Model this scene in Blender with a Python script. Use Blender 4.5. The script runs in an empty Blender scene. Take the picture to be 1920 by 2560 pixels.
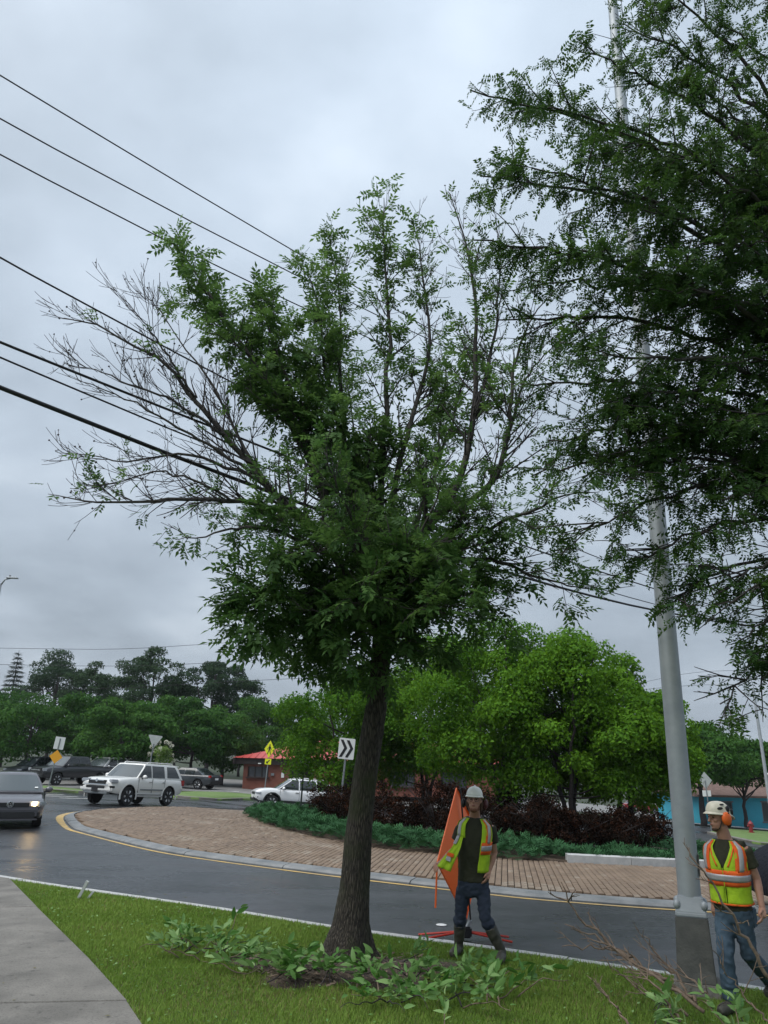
import bpy, bmesh, math, random
import numpy as np
from mathutils import Vector, Matrix
from mathutils.geometry import delaunay_2d_cdt

random.seed(7); rng = np.random.default_rng(7)
scene = bpy.context.scene
COL = scene.collection
rad = math.radians

# ------------------------------------------------------------------ camera
TH, ROLL, CAMH = rad(17.6), 0.026, 2.08
fw = Vector((0, math.cos(TH), math.sin(TH))); u0 = Vector((0, -math.sin(TH), math.cos(TH))); r0 = Vector((1, 0, 0))
Rv = r0*math.cos(ROLL) + u0*math.sin(ROLL); Uv = u0*math.cos(ROLL) - r0*math.sin(ROLL)
cam = bpy.data.cameras.new('camera'); cam_o = bpy.data.objects.new('camera', cam); COL.objects.link(cam_o)
cam.sensor_fit = 'VERTICAL'; cam.sensor_height = 24.0; cam.lens = 24.0*1924/2560
cam.clip_start = 0.05; cam.clip_end = 6000
cam_o.matrix_world = Matrix(((Rv.x, Uv.x, -fw.x, 0), (Rv.y, Uv.y, -fw.y, 0), (Rv.z, Uv.z, -fw.z, CAMH), (0, 0, 0, 1)))
scene.camera = cam_o

# ------------------------------------------------------------------ overcast sky, soft sun, exposure
SUN_EL, SUN_AZ = rad(58), rad(-60)
W = bpy.data.worlds.new('World'); scene.world = W; W.use_nodes = True
nt = W.node_tree; N = nt.nodes; L = nt.links; N.clear()
def wn(t, **k):
    n = N.new(t)
    for a, b in k.items(): setattr(n, a, b)
    return n
out = wn('ShaderNodeOutputWorld'); bgc = wn('ShaderNodeBackground')
sky = wn('ShaderNodeTexSky', sky_type='NISHITA', sun_disc=False); sky.sun_elevation = SUN_EL; sky.sun_rotation = SUN_AZ; sky.dust_density = 4
skb = wn('ShaderNodeBackground'); skb.inputs['Strength'].default_value = 0.05; L.new(sky.outputs['Color'], skb.inputs['Color'])
tc = wn('ShaderNodeTexCoord'); sp = wn('ShaderNodeSeparateXYZ'); L.new(tc.outputs['Generated'], sp.inputs[0])
za = wn('ShaderNodeMath', operation='MAXIMUM'); L.new(sp.outputs['Z'], za.inputs[0]); za.inputs[1].default_value = 0.0
zb = wn('ShaderNodeMath', operation='ADD'); L.new(za.outputs[0], zb.inputs[0]); zb.inputs[1].default_value = 0.22
def dv(a):
    n = wn('ShaderNodeMath', operation='DIVIDE'); L.new(sp.outputs[a], n.inputs[0]); L.new(zb.outputs[0], n.inputs[1]); return n
cx, cy = dv('X'), dv('Y'); cmb = wn('ShaderNodeCombineXYZ'); L.new(cx.outputs[0], cmb.inputs[0]); L.new(cy.outputs[0], cmb.inputs[1])
n1 = wn('ShaderNodeTexNoise'); n1.inputs['Scale'].default_value = 0.75; n1.inputs['Detail'].default_value = 5; n1.inputs['Roughness'].default_value = 0.5; n1.inputs['Distortion'].default_value = 0.6
L.new(cmb.outputs[0], n1.inputs['Vector'])
n2 = wn('ShaderNodeTexNoise'); n2.inputs['Scale'].default_value = 2.2; n2.inputs['Detail'].default_value = 6; n2.inputs['Roughness'].default_value = 0.55
L.new(cmb.outputs[0], n2.inputs['Vector'])
mx = wn('ShaderNodeMix', data_type='FLOAT'); mx.inputs[0].default_value = 0.3; L.new(n1.outputs[0], mx.inputs[2]); L.new(n2.outputs[0], mx.inputs[3])
rp = wn('ShaderNodeValToRGB'); L.new(mx.outputs[0], rp.inputs[0])
e = rp.color_ramp.elements; e[0].position = 0.40; e[0].color = (0.385, 0.46, 0.545, 1); e[1].position = 0.61; e[1].color = (0.69, 0.785, 0.89, 1)
m = rp.color_ramp.elements.new(0.5); m.color = (0.515, 0.605, 0.71, 1)
# the cloud deck is thinner overhead than towards the horizon
er = wn('ShaderNodeMapRange'); L.new(sp.outputs['Z'], er.inputs[0]); er.inputs[1].default_value = 0.0; er.inputs[2].default_value = 0.75; er.inputs[3].default_value = 0.62; er.inputs[4].default_value = 1.12
ml = wn('ShaderNodeMix', data_type='RGBA', blend_type='MULTIPLY'); ml.inputs[0].default_value = 1; L.new(rp.outputs[0], ml.inputs[6]); L.new(er.outputs[0], ml.inputs[7])
L.new(ml.outputs[2], bgc.inputs['Color']); bgc.inputs['Strength'].default_value = 0.60
ad = wn('ShaderNodeMixShader'); ad.inputs[0].default_value = 0.93; L.new(skb.outputs[0], ad.inputs[1]); L.new(bgc.outputs[0], ad.inputs[2]); L.new(ad.outputs[0], out.inputs[0])

sun = bpy.data.lights.new('sun', 'SUN'); sun.energy = 1.5; sun.angle = rad(50); sun.color = (1.0, 0.97, 0.93)
sun_o = bpy.data.objects.new('sun', sun); COL.objects.link(sun_o)
sd = Vector((math.sin(SUN_AZ)*math.cos(SUN_EL), math.cos(SUN_AZ)*math.cos(SUN_EL)*-1, math.sin(SUN_EL)))
sun_o.rotation_euler = sd.to_track_quat('Z', 'Y').to_euler(); sun_o.location = (0, 0, 60)
vs = scene.view_settings; vs.view_transform = 'Standard'; vs.look = 'None'; vs.exposure = 1.05; vs.gamma = 1; vs.use_curve_mapping = False

# ------------------------------------------------------------------ helpers
def tag(o, label=None, cat=None, group=None, kind=None):
    if label: o['label'] = label
    if cat: o['category'] = cat
    if group: o['group'] = group
    if kind: o['kind'] = kind
    return o
def link(o, parent=None):
    COL.objects.link(o)
    if parent is not None: o.parent = parent
    return o
def empty(name, loc=(0, 0, 0), rz=0.0):
    o = bpy.data.objects.new(name, None); o.empty_display_size = 0.2; o.location = loc; o.rotation_euler = (0, 0, rz); COL.objects.link(o); return o
def mesh_np(name, V, F, mat=None, smooth=False, rnd=None):
    V = np.asarray(V, np.float32); F = np.asarray(F, np.int32); k = F.shape[1]
    me = bpy.data.meshes.new(name); me.vertices.add(len(V)); me.vertices.foreach_set('co', V.ravel())
    me.loops.add(F.size); me.loops.foreach_set('vertex_index', F.ravel())
    me.polygons.add(len(F)); me.polygons.foreach_set('loop_start', np.arange(0, F.size, k, dtype=np.int32))
    if rnd is not None:
        a = me.attributes.new('rnd', 'FLOAT', 'POINT'); a.data.foreach_set('value', np.asarray(rnd, np.float32))
    me.update(); me.validate()
    if smooth: me.polygons.foreach_set('use_smooth', np.ones(len(F), bool))
    if mat: me.materials.append(mat)
    return me
def obj_np(name, V, F, mat=None, parent=None, smooth=False, rnd=None):
    return link(bpy.data.objects.new(name, mesh_np(name, V, F, mat, smooth, rnd)), parent)

class MB:
    def __init__(s): s.v = []; s.f = []
    def add(s, V, F):
        b = len(s.v); s.v += [tuple(p) for p in V]; s.f += [tuple(i+b for i in f) for f in F]; return s
    def box(s, c, d, rot=None, taper=1.0):
        x, y, z = d[0]/2, d[1]/2, d[2]/2; P = []
        for sz in (-1, 1):
            t = taper if sz > 0 else 1.0
            for sx, sy in ((-1, -1), (1, -1), (1, 1), (-1, 1)):
                p = Vector((sx*x*t, sy*y*t, sz*z))
                if rot is not None: p = rot @ p
                P.append(p + Vector(c))
        return s.add(P, [(3, 2, 1, 0), (4, 5, 6, 7), (0, 1, 5, 4), (1, 2, 6, 5), (2, 3, 7, 6), (3, 0, 4, 7)])
    def loft(s, rings, cap=True, closed=True):
        n = len(rings[0]); V = [p for r in rings for p in r]; F = []
        for i in range(len(rings)-1):
            for j in range(n if closed else n-1):
                a, b = i*n+j, i*n+(j+1) % n; F.append((a, b, b+n, a+n))
        if cap: F.append(tuple(reversed(range(n)))); F.append(tuple(range((len(rings)-1)*n, len(rings)*n)))
        return s.add(V, F)
    def tube(s, pts, r, n=8, cap=True, sq=1.0):
        pts = [Vector(p) for p in pts]; rr = r if hasattr(r, '__len__') else [r]*len(pts); rings = []; u = None
        for i, p in enumerate(pts):
            d = (pts[min(i+1, len(pts)-1)] - pts[max(i-1, 0)]).normalized()
            if u is None:
                a = Vector((0, 0, 1)) if abs(d.z) < 0.9 else Vector((1, 0, 0)); u = d.cross(a).normalized()
            u = (u - d*u.dot(d)).normalized(); w = d.cross(u)
            rings.append([p + (u*math.cos(t) + w*math.sin(t)*sq)*rr[i] for t in [2*math.pi*k/n for k in range(n)]])
        return s.loft(rings, cap)
    def lathe(s, prof, n=24, axis='Z', c=(0, 0, 0)):
        rings = []
        for r, h in prof:
            ring = []
            for k in range(n):
                t = 2*math.pi*k/n; a, b = r*math.cos(t), r*math.sin(t)
                p = (a, b, h) if axis == 'Z' else ((a, h, -b) if axis == 'Y' else (h, a, b))
                ring.append((p[0]+c[0], p[1]+c[1], p[2]+c[2]))
            rings.append(ring)
        return s.loft(rings, True)
    def ell(s, c, r, nu=14, nv=9, rot=None):
        rings = []; c = Vector(c)
        for i in range(nv):
            ph = -math.pi/2 + math.pi*(i+0.5)/nv if 0 < i < nv-1 else (-1 if i == 0 else 1)*math.pi/2*0.96
            ring = []
            for k in range(nu):
                t = 2*math.pi*k/nu; p = Vector((math.cos(ph)*math.cos(t)*r[0], math.cos(ph)*math.sin(t)*r[1], math.sin(ph)*r[2]))
                if rot is not None: p = rot @ p
                ring.append(p + c)
            rings.append(ring)
        return s.loft(rings, True)
    def prism(s, poly, t, M=None):
        """poly in XZ plane, thickness t along Y (from 0 to -t), matrix M"""
        n = len(poly); V = [Vector((a, 0, b)) for a, b in poly] + [Vector((a, -t, b)) for a, b in poly]
        if M is not None: V = [M @ p for p in V]
        return s.add(V, [tuple(range(n)), tuple(reversed(range(n, 2*n)))] + [(j, i, i+n, j+n) for i, j in [(i, (i+1) % n) for i in range(n)]])
    def grid(s, P):
        h, w = len(P), len(P[0]); V = [p for r in P for p in r]
        return s.add(V, [(i*w+j, i*w+j+1, (i+1)*w+j+1, (i+1)*w+j) for i in range(h-1) for j in range(w-1)])
    def build(s, name, mat, parent=None, smooth=False, fix=True, bevel=0):
        me = bpy.data.meshes.new(name); me.from_pydata([tuple(p) for p in s.v], [], s.f)
        if fix or bevel:
            bm = bmesh.new(); bm.from_mesh(me); bmesh.ops.recalc_face_normals(bm, faces=bm.faces)
            if bevel: bmesh.ops.bevel(bm, geom=list(bm.edges), offset=bevel, segments=2, affect='EDGES', clamp_overlap=True)
            bm.to_mesh(me); bm.free()
        if mat: me.materials.append(mat)
        if smooth:
            me.polygons.foreach_set('use_smooth', np.ones(len(me.polygons), bool))
            if smooth != 'all':
                try: me.set_sharp_from_angle(angle=rad(smooth if smooth is not True else 40))
                except Exception: pass
        me.update()
        return link(bpy.data.objects.new(name, me), parent)

def copy_tree(o, parent=None):
    c = o.copy(); COL.objects.link(c); c.parent = parent
    for ch in list(o.children): copy_tree(ch, c)
    return c

# ------------------------------------------------------------------ materials
def pm(name, c1, c2=None, rough=0.6, scale=8.0, bump=0.0, bscale=40.0, metal=0.0, spec=0.5, coat=0.0, emit=None, estr=0, detail=4, rough2=None, contrast=(0.35, 0.65), stretch=None, alpha=None, trans=0, speck=None):
    m = bpy.data.materials.new(name); m.use_nodes = True; t = m.node_tree; b = t.nodes['Principled BSDF']
    b.inputs['Roughness'].default_value = rough; b.inputs['Metallic'].default_value = metal; b.inputs['Specular IOR Level'].default_value = spec
    b.inputs['Coat Weight'].default_value = coat; b.inputs['Base Color'].default_value = (*c1, 1); b.inputs['Transmission Weight'].default_value = trans
    co = t.nodes.new('ShaderNodeTexCoord'); mp = t.nodes.new('ShaderNodeMapping'); t.links.new(co.outputs['Object'], mp.inputs[0])
    if stretch: mp.inputs['Scale'].default_value = stretch
    if c2 is not None or rough2 is not None:
        n = t.nodes.new('ShaderNodeTexNoise'); n.inputs['Scale'].default_value = scale; n.inputs['Detail'].default_value = detail; n.inputs['Roughness'].default_value = 0.6
        t.links.new(mp.outputs[0], n.inputs['Vector'])
        r = t.nodes.new('ShaderNodeMapRange'); t.links.new(n.outputs[0], r.inputs[0]); r.inputs[1].default_value, r.inputs[2].default_value = contrast
        if c2 is not None:
            x = t.nodes.new('ShaderNodeMix'); x.data_type = 'RGBA'; x.inputs[6].default_value = (*c1, 1); x.inputs[7].default_value = (*c2, 1)
            t.links.new(r.outputs[0], x.inputs[0]); t.links.new(x.outputs[2], b.inputs['Base Color'])
        if rough2 is not None:
            y = t.nodes.new('ShaderNodeMapRange'); t.links.new(n.outputs[0], y.inputs[0]); y.inputs[1].default_value, y.inputs[2].default_value = contrast
            y.inputs[3].default_value = rough; y.inputs[4].default_value = rough2; t.links.new(y.outputs[0], b.inputs['Roughness'])
    if speck:
        src = b.inputs['Base Color'].links[0].from_socket if b.inputs['Base Color'].is_linked else None
        for sc_, lo_, hi_, amt in speck:
            n = t.nodes.new('ShaderNodeTexNoise'); n.inputs['Scale'].default_value = sc_; n.inputs['Detail'].default_value = 5; t.links.new(co.outputs['Object'], n.inputs['Vector'])
            r = t.nodes.new('ShaderNodeMapRange'); t.links.new(n.outputs[0], r.inputs[0]); r.inputs[1].default_value = lo_; r.inputs[2].default_value = hi_; r.inputs[3].default_value = amt; r.inputs[4].default_value = 1.0
            x = t.nodes.new('ShaderNodeMix'); x.data_type = 'RGBA'; x.blend_type = 'MULTIPLY'; x.inputs[0].default_value = 1; t.links.new(src, x.inputs[6]); t.links.new(r.outputs[0], x.inputs[7]); src = x.outputs[2]
        t.links.new(src, b.inputs['Base Color'])
    if bump:
        n = t.nodes.new('ShaderNodeTexNoise'); n.inputs['Scale'].default_value = bscale; n.inputs['Detail'].default_value = 3; t.links.new(mp.outputs[0], n.inputs['Vector'])
        p = t.nodes.new('ShaderNodeBump'); p.inputs['Strength'].default_value = bump; p.inputs['Distance'].default_value = 0.02
        t.links.new(n.outputs[0], p.inputs['Height']); t.links.new(p.outputs[0], b.inputs['Normal'])
    if emit: b.inputs['Emission Color'].default_value = (*emit, 1); b.inputs['Emission Strength'].default_value = estr
    return m
def leafmat(name, c1, c2, rough=0.5, tr=0.3, spec=0.4):
    """c1..c2 picked per leaf by the 'rnd' attribute; thin leaves let some light through"""
    m = bpy.data.materials.new(name); m.use_nodes = True; t = m.node_tree; b = t.nodes['Principled BSDF']; o = t.nodes['Material Output']
    b.inputs['Roughness'].default_value = rough; b.inputs['Specular IOR Level'].default_value = spec
    a = t.nodes.new('ShaderNodeAttribute'); a.attribute_name = 'rnd'
    x = t.nodes.new('ShaderNodeMix'); x.data_type = 'RGBA'; x.inputs[6].default_value = (*c1, 1); x.inputs[7].default_value = (*c2, 1)
    t.links.new(a.outputs['Fac'], x.inputs[0]); t.links.new(x.outputs[2], b.inputs['Base Color'])
    if tr > 0:
        d = t.nodes.new('ShaderNodeBsdfTranslucent'); h = t.nodes.new('ShaderNodeHueSaturation'); h.inputs['Value'].default_value = 1.25; h.inputs['Hue'].default_value = 0.485
        t.links.new(x.outputs[2], h.inputs['Color']); t.links.new(h.outputs[0], d.inputs['Color'])
        s = t.nodes.new('ShaderNodeMixShader'); s.inputs[0].default_value = tr; t.links.new(b.outputs[0], s.inputs[1]); t.links.new(d.outputs[0], s.inputs[2]); t.links.new(s.outputs[0], o.inputs[0])
    return m
M = {}
M['asphalt'] = pm('wet_asphalt', (0.026, 0.029, 0.034), (0.055, 0.058, 0.063), rough=0.13, rough2=0.5, scale=0.42, bump=0.3, bscale=120, detail=8, stretch=(0.45, 1.3, 1), contrast=(.36, .66), speck=[(70, .35, .6, .55), (5, .42, .5, .8), (.9, .3, .42, .6)])
M['asphalt2'] = pm('pale_asphalt', (0.15, 0.15, 0.145), (0.21, 0.205, 0.195), rough=0.7, scale=0.6, bump=0.2, bscale=60, detail=6)
M['paint_yellow'] = pm('worn_yellow_paint', (0.55, 0.36, 0.10), (0.36, 0.26, 0.12), rough=0.6, scale=3)
M['paint_white'] = pm('worn_white_paint', (0.6, 0.6, 0.57), (0.3, 0.3, 0.29), rough=0.6, scale=3)
M['lawn'] = pm('lawn_soil', (0.055, 0.095, 0.018), (0.085, 0.12, 0.03), rough=0.95, scale=1.3, bump=0.6, bscale=50, detail=8)
M['farlawn'] = pm('far_lawn', (0.09, 0.16, 0.035), (0.13, 0.19, 0.06), rough=0.95, scale=0.8, bump=0.5, bscale=20, detail=8)
M['soil'] = pm('bare_soil', (0.045, 0.032, 0.022), (0.09, 0.065, 0.045), rough=0.95, scale=14, bump=1.0, bscale=40)
M['concrete'] = pm('pavement_concrete', (0.145, 0.137, 0.122), (0.20, 0.188, 0.168), rough=0.8, scale=2.2, bump=0.25, bscale=90, detail=9, speck=[(55, .33, .5, .7), (1.3, .36, .5, .78), (9, .3, .36, .6)])
M['kerb'] = pm('kerb_granite', (0.36, 0.37, 0.37), (0.48, 0.48, 0.47), rough=0.75, scale=6, bump=0.3, bscale=60, detail=8)
M['kerbwet'] = pm('wet_kerb_concrete', (0.12, 0.13, 0.135), (0.21, 0.215, 0.215), rough=0.5, scale=2.5, bump=0.25, bscale=60, detail=8)
M['mortar'] = pm('paver_sand', (0.10, 0.085, 0.07), (0.15, 0.12, 0.10), rough=0.9, scale=3)
M['woodfloor'] = pm('wood_floor', (0.02, 0.03, 0.014), (0.035, 0.05, 0.02), rough=1, scale=0.5, detail=6)
M['hill'] = pm('far_forest', (0.03, 0.05, 0.045), (0.05, 0.075, 0.065), rough=1, scale=0.02, detail=8)
M['bark'] = pm('ash_bark', (0.030, 0.027, 0.024), (0.075, 0.068, 0.060), rough=0.95, scale=22, bump=1.0, bscale=30, stretch=(1, 1, 0.16), detail=6)
M['moss'] = M['bark']
M['twig'] = pm('twig_bark', (0.030, 0.025, 0.026), (0.06, 0.05, 0.05), rough=0.9, scale=20)
M['twig2'] = pm('dead_twig_bark', (0.12, 0.085, 0.06), (0.2, 0.15, 0.11), rough=0.9, scale=20)
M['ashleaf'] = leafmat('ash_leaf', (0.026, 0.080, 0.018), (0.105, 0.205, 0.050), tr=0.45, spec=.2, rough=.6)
M['locust'] = leafmat('locust_leaf', (0.022, 0.066, 0.016), (0.066, 0.135, 0.024), tr=0.4, spec=.2, rough=.6)
M['birch'] = leafmat('island_tree_leaf', (0.042, 0.128, 0.010), (0.125, 0.275, 0.018), tr=0.4, spec=.15, rough=.7)
M['maple'] = leafmat('maple_leaf', (0.022, 0.078, 0.016), (0.066, 0.165, 0.028), tr=0.35, spec=.15, rough=.7)
M['poplar'] = leafmat('poplar_leaf', (0.028, 0.058, 0.032), (0.05, 0.095, 0.040), tr=0.3, spec=.15, rough=.7)
M['spruce'] = leafmat('spruce_needle', (0.012, 0.026, 0.018), (0.024, 0.042, 0.026), tr=0.0)
M['juniper'] = leafmat('juniper_needle', (0.018, 0.065, 0.026), (0.048, 0.135, 0.052), tr=0.15, spec=.15, rough=.8)
M['barberry'] = leafmat('barberry_leaf', (0.007, 0.0055, 0.004), (0.046, 0.017, 0.008), tr=0.15, spec=.08, rough=.9)
M['hydr'] = leafmat('hydrangea_leaf', (0.10, 0.19, 0.03), (0.16, 0.26, 0.05), tr=0.3)
M['petal'] = leafmat('hydrangea_petal', (0.55, 0.55, 0.42), (0.7, 0.7, 0.6), tr=0.2)
M['cutleaf'] = leafmat('cut_leaf', (0.055, 0.165, 0.022), (0.24, 0.38, 0.14), tr=0.3, spec=.25)
M['grass'] = leafmat('grass_blade', (0.085, 0.185, 0.020), (0.22, 0.32, 0.062), tr=0.3, rough=0.7, spec=0.2)
M['drygrass'] = leafmat('dry_blade', (0.10, 0.10, 0.035), (0.26, 0.22, 0.10), tr=0.2, rough=.8, spec=.1)
M['galv'] = pm('galvanised_steel', (0.33, 0.36, 0.385), (0.40, 0.43, 0.45), rough=0.55, metal=0.35, scale=5, bump=0.05, bscale=30)
M['galvdark'] = pm('weathered_pole_cover', (0.07, 0.072, 0.068), (0.115, 0.115, 0.105), rough=0.7, scale=6, bump=0.2, bscale=50)
M['steelpost'] = pm('sign_post_steel', (0.16, 0.18, 0.19), (0.23, 0.25, 0.26), rough=0.6, metal=0.3, scale=10)
M['greenpost'] = pm('green_post', (0.02, 0.035, 0.03), rough=0.6)
M['white'] = pm('white_sign', (0.70, 0.71, 0.70), rough=0.45)
M['signback'] = pm('sign_back_aluminium', (0.42, 0.44, 0.43), (0.5, 0.52, 0.5), rough=0.5, metal=0.2, scale=6)
M['black'] = pm('black_print', (0.012, 0.012, 0.014), rough=0.5)
M['flyellow'] = pm('fluorescent_yellow', (0.78, 0.80, 0.02), rough=0.5)
M['amber'] = pm('amber_sign', (0.80, 0.36, 0.02), rough=0.5)
M['orange'] = pm('fluorescent_orange_vinyl', (1.0, 0.17, 0.02), (0.98, 0.145, 0.015), rough=0.45, scale=3, bump=0.15, bscale=6)
M['orangeplastic'] = pm('orange_plastic', (0.75, 0.13, 0.015), rough=0.5, bump=0.05)
M['redplastic'] = pm('red_leg_paint', (0.5, 0.03, 0.015), rough=0.45)
M['wire'] = pm('wire_sheath', (0.012, 0.013, 0.016), rough=0.7)
M['rubber'] = pm('tyre_rubber', (0.012, 0.012, 0.013), rough=0.85, bump=0.2)
M['alloy'] = pm('alloy_rim', (0.55, 0.56, 0.58), rough=0.3, metal=0.8)
M['blackplastic'] = pm('black_trim', (0.013, 0.014, 0.015), rough=0.5)
M['chrome'] = pm('chrome', (0.7, 0.71, 0.72), rough=0.12, metal=1.0)
M['glass'] = pm('car_glass', (0.015, 0.02, 0.022), rough=0.06, spec=0.6, coat=0.3)
M['screen'] = pm('wind_screen', (0.06, 0.075, 0.08), rough=0.06, spec=0.8, coat=0.5)
M['lamp'] = pm('lamp_lens', (0.35, 0.37, 0.4), rough=0.12, spec=0.7, coat=0.5)
M['lamplit'] = pm('lit_head_lamp', (0.9, 0.8, 0.6), rough=0.2, emit=(1.0, 0.66, 0.28), estr=30)
M['taillamp'] = pm('tail_lamp', (0.35, 0.02, 0.015), rough=0.2, coat=0.5)
for n, c in (('white', (0.68, 0.68, 0.655)), ('white2', (0.76, 0.77, 0.78)), ('grey', (0.085, 0.083, 0.095)), ('black', (0.012, 0.013, 0.018)), ('silver', (0.4, 0.41, 0.42)), ('red', (0.22, 0.012, 0.014)), ('dark', (0.03, 0.035, 0.042))):
    M['car_'+n] = pm('car_paint_'+n, c, rough=0.28, coat=0.7, spec=0.5)
M['brickwall'] = pm('brick_wall', (0.13, 0.042, 0.028), (0.19, 0.066, 0.044), rough=0.85, scale=1.2, bump=0.3, bscale=14)
M['redroof'] = pm('red_metal_roof', (0.50, 0.075, 0.06), (0.42, 0.06, 0.05), rough=0.4, scale=0.6)
M['fascia'] = pm('dark_fascia', (0.022, 0.015, 0.013), rough=0.7)
M['bluewall'] = pm('turquoise_siding', (0.035, 0.30, 0.42), (0.04, 0.35, 0.47), rough=0.7, scale=0.7)
M['brownroof'] = pm('brown_shingle', (0.12, 0.075, 0.06), (0.17, 0.11, 0.09), rough=0.9, scale=4, bump=0.4, bscale=10)
M['window'] = pm('window_glass', (0.06, 0.065, 0.075), rough=0.12, spec=0.7)
M['frame'] = pm('window_frame', (0.16, 0.13, 0.13), rough=0.6)
M['hydrant'] = pm('hydrant_red', (0.22, 0.02, 0.025), rough=0.45)
M['skin'] = pm('skin', (0.36, 0.18, 0.125), (0.42, 0.22, 0.15), rough=0.55, scale=20, bump=0.05)
M['lips'] = pm('lips', (0.25, 0.085, 0.07), rough=0.5)
M['hair'] = pm('brown_hair', (0.045, 0.022, 0.013), (0.09, 0.045, 0.025), rough=0.7, scale=30, bump=0.8, bscale=60, stretch=(1, 1, 0.25))
M['beard'] = pm('red_beard', (0.14, 0.055, 0.03), (0.2, 0.08, 0.045), rough=0.8, scale=60, bump=0.6, bscale=120)
M['shirt'] = pm('olive_tshirt', (0.020, 0.021, 0.010), (0.032, 0.033, 0.016), rough=0.9, scale=6, bump=0.9, bscale=9)
M['jeans'] = pm('navy_jeans', (0.012, 0.020, 0.038), (0.026, 0.038, 0.062), rough=0.9, scale=5, bump=0.9, bscale=9)
M['jeans2'] = pm('faded_jeans', (0.022, 0.042, 0.064), (0.060, 0.10, 0.14), rough=0.9, scale=5, bump=0.9, bscale=8, stretch=(1, 1, 0.5))
M['boots'] = pm('olive_rubber_boots', (0.030, 0.030, 0.022), (0.055, 0.052, 0.040), rough=0.6, scale=8, bump=0.4, bscale=20)
M['lime'] = pm('lime_vest', (0.40, 0.60, 0.015), (0.32, 0.50, 0.015), rough=0.8, scale=9, bump=0.5, bscale=16)
M['vorange'] = pm('orange_vest_trim', (0.85, 0.13, 0.012), (0.72, 0.10, 0.012), rough=0.8, scale=9, bump=0.3, bscale=16)
M['reflect'] = pm('reflective_tape', (0.34, 0.33, 0.35), (0.42, 0.41, 0.42), rough=0.4, scale=9, metal=0.2)
M['helmet'] = pm('white_helmet', (0.74, 0.74, 0.68), rough=0.35, coat=0.2)
M['helmet2'] = pm('cream_helmet', (0.62, 0.58, 0.46), (0.68, 0.64, 0.52), rough=0.4, scale=6)
M['eye'] = pm('eye', (0.02, 0.015, 0.012), rough=0.2)

# ------------------------------------------------------------------ terrain: level verge and road, falling away beyond the island
FX = [-60, -25, -10, -5, 5, 14, 25, 45, 90]; FZ = [-.3, -.3, -.6, -1.05, -1.3, -1.6, -2.2, -3.2, -4.0]
def G(x, y):
    x = np.asarray(x, float); y = np.asarray(y, float)
    f = -.13; p = -.2 - .048*(x+11) - .046*(y-36); k = .3
    h = np.clip(.5 + .5*(p-f)/k, 0, 1); a = p*(1-h) + f*h - k*h*(1-h)
    b = np.interp(x, FX, FZ) - .03*np.clip(y-60, 0, 70)*np.clip((x-2)/15, 0, 1)
    h = np.clip(.5 + .5*(a-b)/k, 0, 1); return b*(1-h) + a*h + k*h*(1-h)
def gz(x, y): return float(G(x, y))
def inside(P, poly):
    x, y = P[:, 0], P[:, 1]; r = np.zeros(len(P), bool); n = len(poly)
    for i in range(n):
        x1, y1 = poly[i]; x2, y2 = poly[(i+1) % n]
        c = ((y1 > y) != (y2 > y)); d = (x2-x1)*(y-y1)/((y2-y1) if y2 != y1 else 1e-9) + x1
        r ^= c & (x < d)
    return r
def resample(pts, step, closed=False):
    P = np.asarray(pts, float)
    if closed: P = np.vstack([P, P[:1]])
    d = np.r_[0, np.cumsum(np.hypot(*np.diff(P, axis=0).T))]; n = max(2, int(d[-1]/step)+1)
    t = np.linspace(0, d[-1], n, endpoint=not closed)
    return np.c_[np.interp(t, d, P[:, 0]), np.interp(t, d, P[:, 1])]
def spline(pts, closed=False, sub=8):
    P = np.asarray(pts, float); n = len(P); o = []
    for i in range(n if closed else n-1):
        ix = [(i+k-1) % n if closed else min(max(i+k-1, 0), n-1) for k in range(4)]; a, b, c, d = P[ix]
        for t in np.linspace(0, 1, sub, endpoint=False):
            o.append(.5*(2*b + (c-a)*t + (2*a-5*b+4*c-d)*t*t + (3*b-a-3*c+d)*t**3))
    if not closed: o.append(P[-1])
    return np.array(o)
def offset(P, d, closed=False):
    d = np.asarray(d)
    """shift a polyline to its left by d"""
    if closed: T = np.roll(P, -1, 0) - np.roll(P, 1, 0)
    else: T = np.gradient(P, axis=0)
    T = T/np.linalg.norm(T, axis=1)[:, None]; return P + np.c_[-T[:, 1], T[:, 0]]*d
def sheet(name, poly, dz, step, mat, flat=None, rim=None):
    B = resample(poly, step, True); lo, hi = B.min(0), B.max(0)
    X, Y = np.meshgrid(np.arange(lo[0]+step*.5, hi[0], step), np.arange(lo[1]+step*.5, hi[1], step)); Q = np.c_[X.ravel(), Y.ravel()]
    Q = Q[inside(Q, B)]
    if len(Q): Q = Q[np.min(np.hypot(Q[:, None, 0]-B[None, :, 0], Q[:, None, 1]-B[None, :, 1]), axis=1) > step*.3]
    A = [Vector(p) for p in np.vstack([B, Q])]; n = len(B)
    v, e, f, *_ = delaunay_2d_cdt(A, [(i, (i+1) % n) for i in range(n)], [], 1, 1e-5)
    VV = np.array([(p.x, p.y) for p in v]); Z = (G(VV[:, 0], VV[:, 1]) + dz) if flat is None else np.full(len(VV), flat)
    me = bpy.data.meshes.new(name); me.from_pydata(np.c_[VV, Z].tolist(), [], [tuple(q) for q in f])
    bm = bmesh.new(); bm.from_mesh(me)
    for fc in bm.faces:
        if fc.normal.z < 0: fc.normal_flip()
    if rim:
        bnd = [e_ for e_ in bm.edges if len(e_.link_faces) == 1]; r = bmesh.ops.extrude_edge_only(bm, edges=bnd)
        for q in r['geom']:
            if isinstance(q, bmesh.types.BMVert): q.co.z -= rim
    bm.to_mesh(me); bm.free(); me.materials.append(mat)
    me.polygons.foreach_set('use_smooth', np.ones(len(me.polygons), bool)); me.update()
    return tag(link(bpy.data.objects.new(name, me)), kind='structure')
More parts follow.
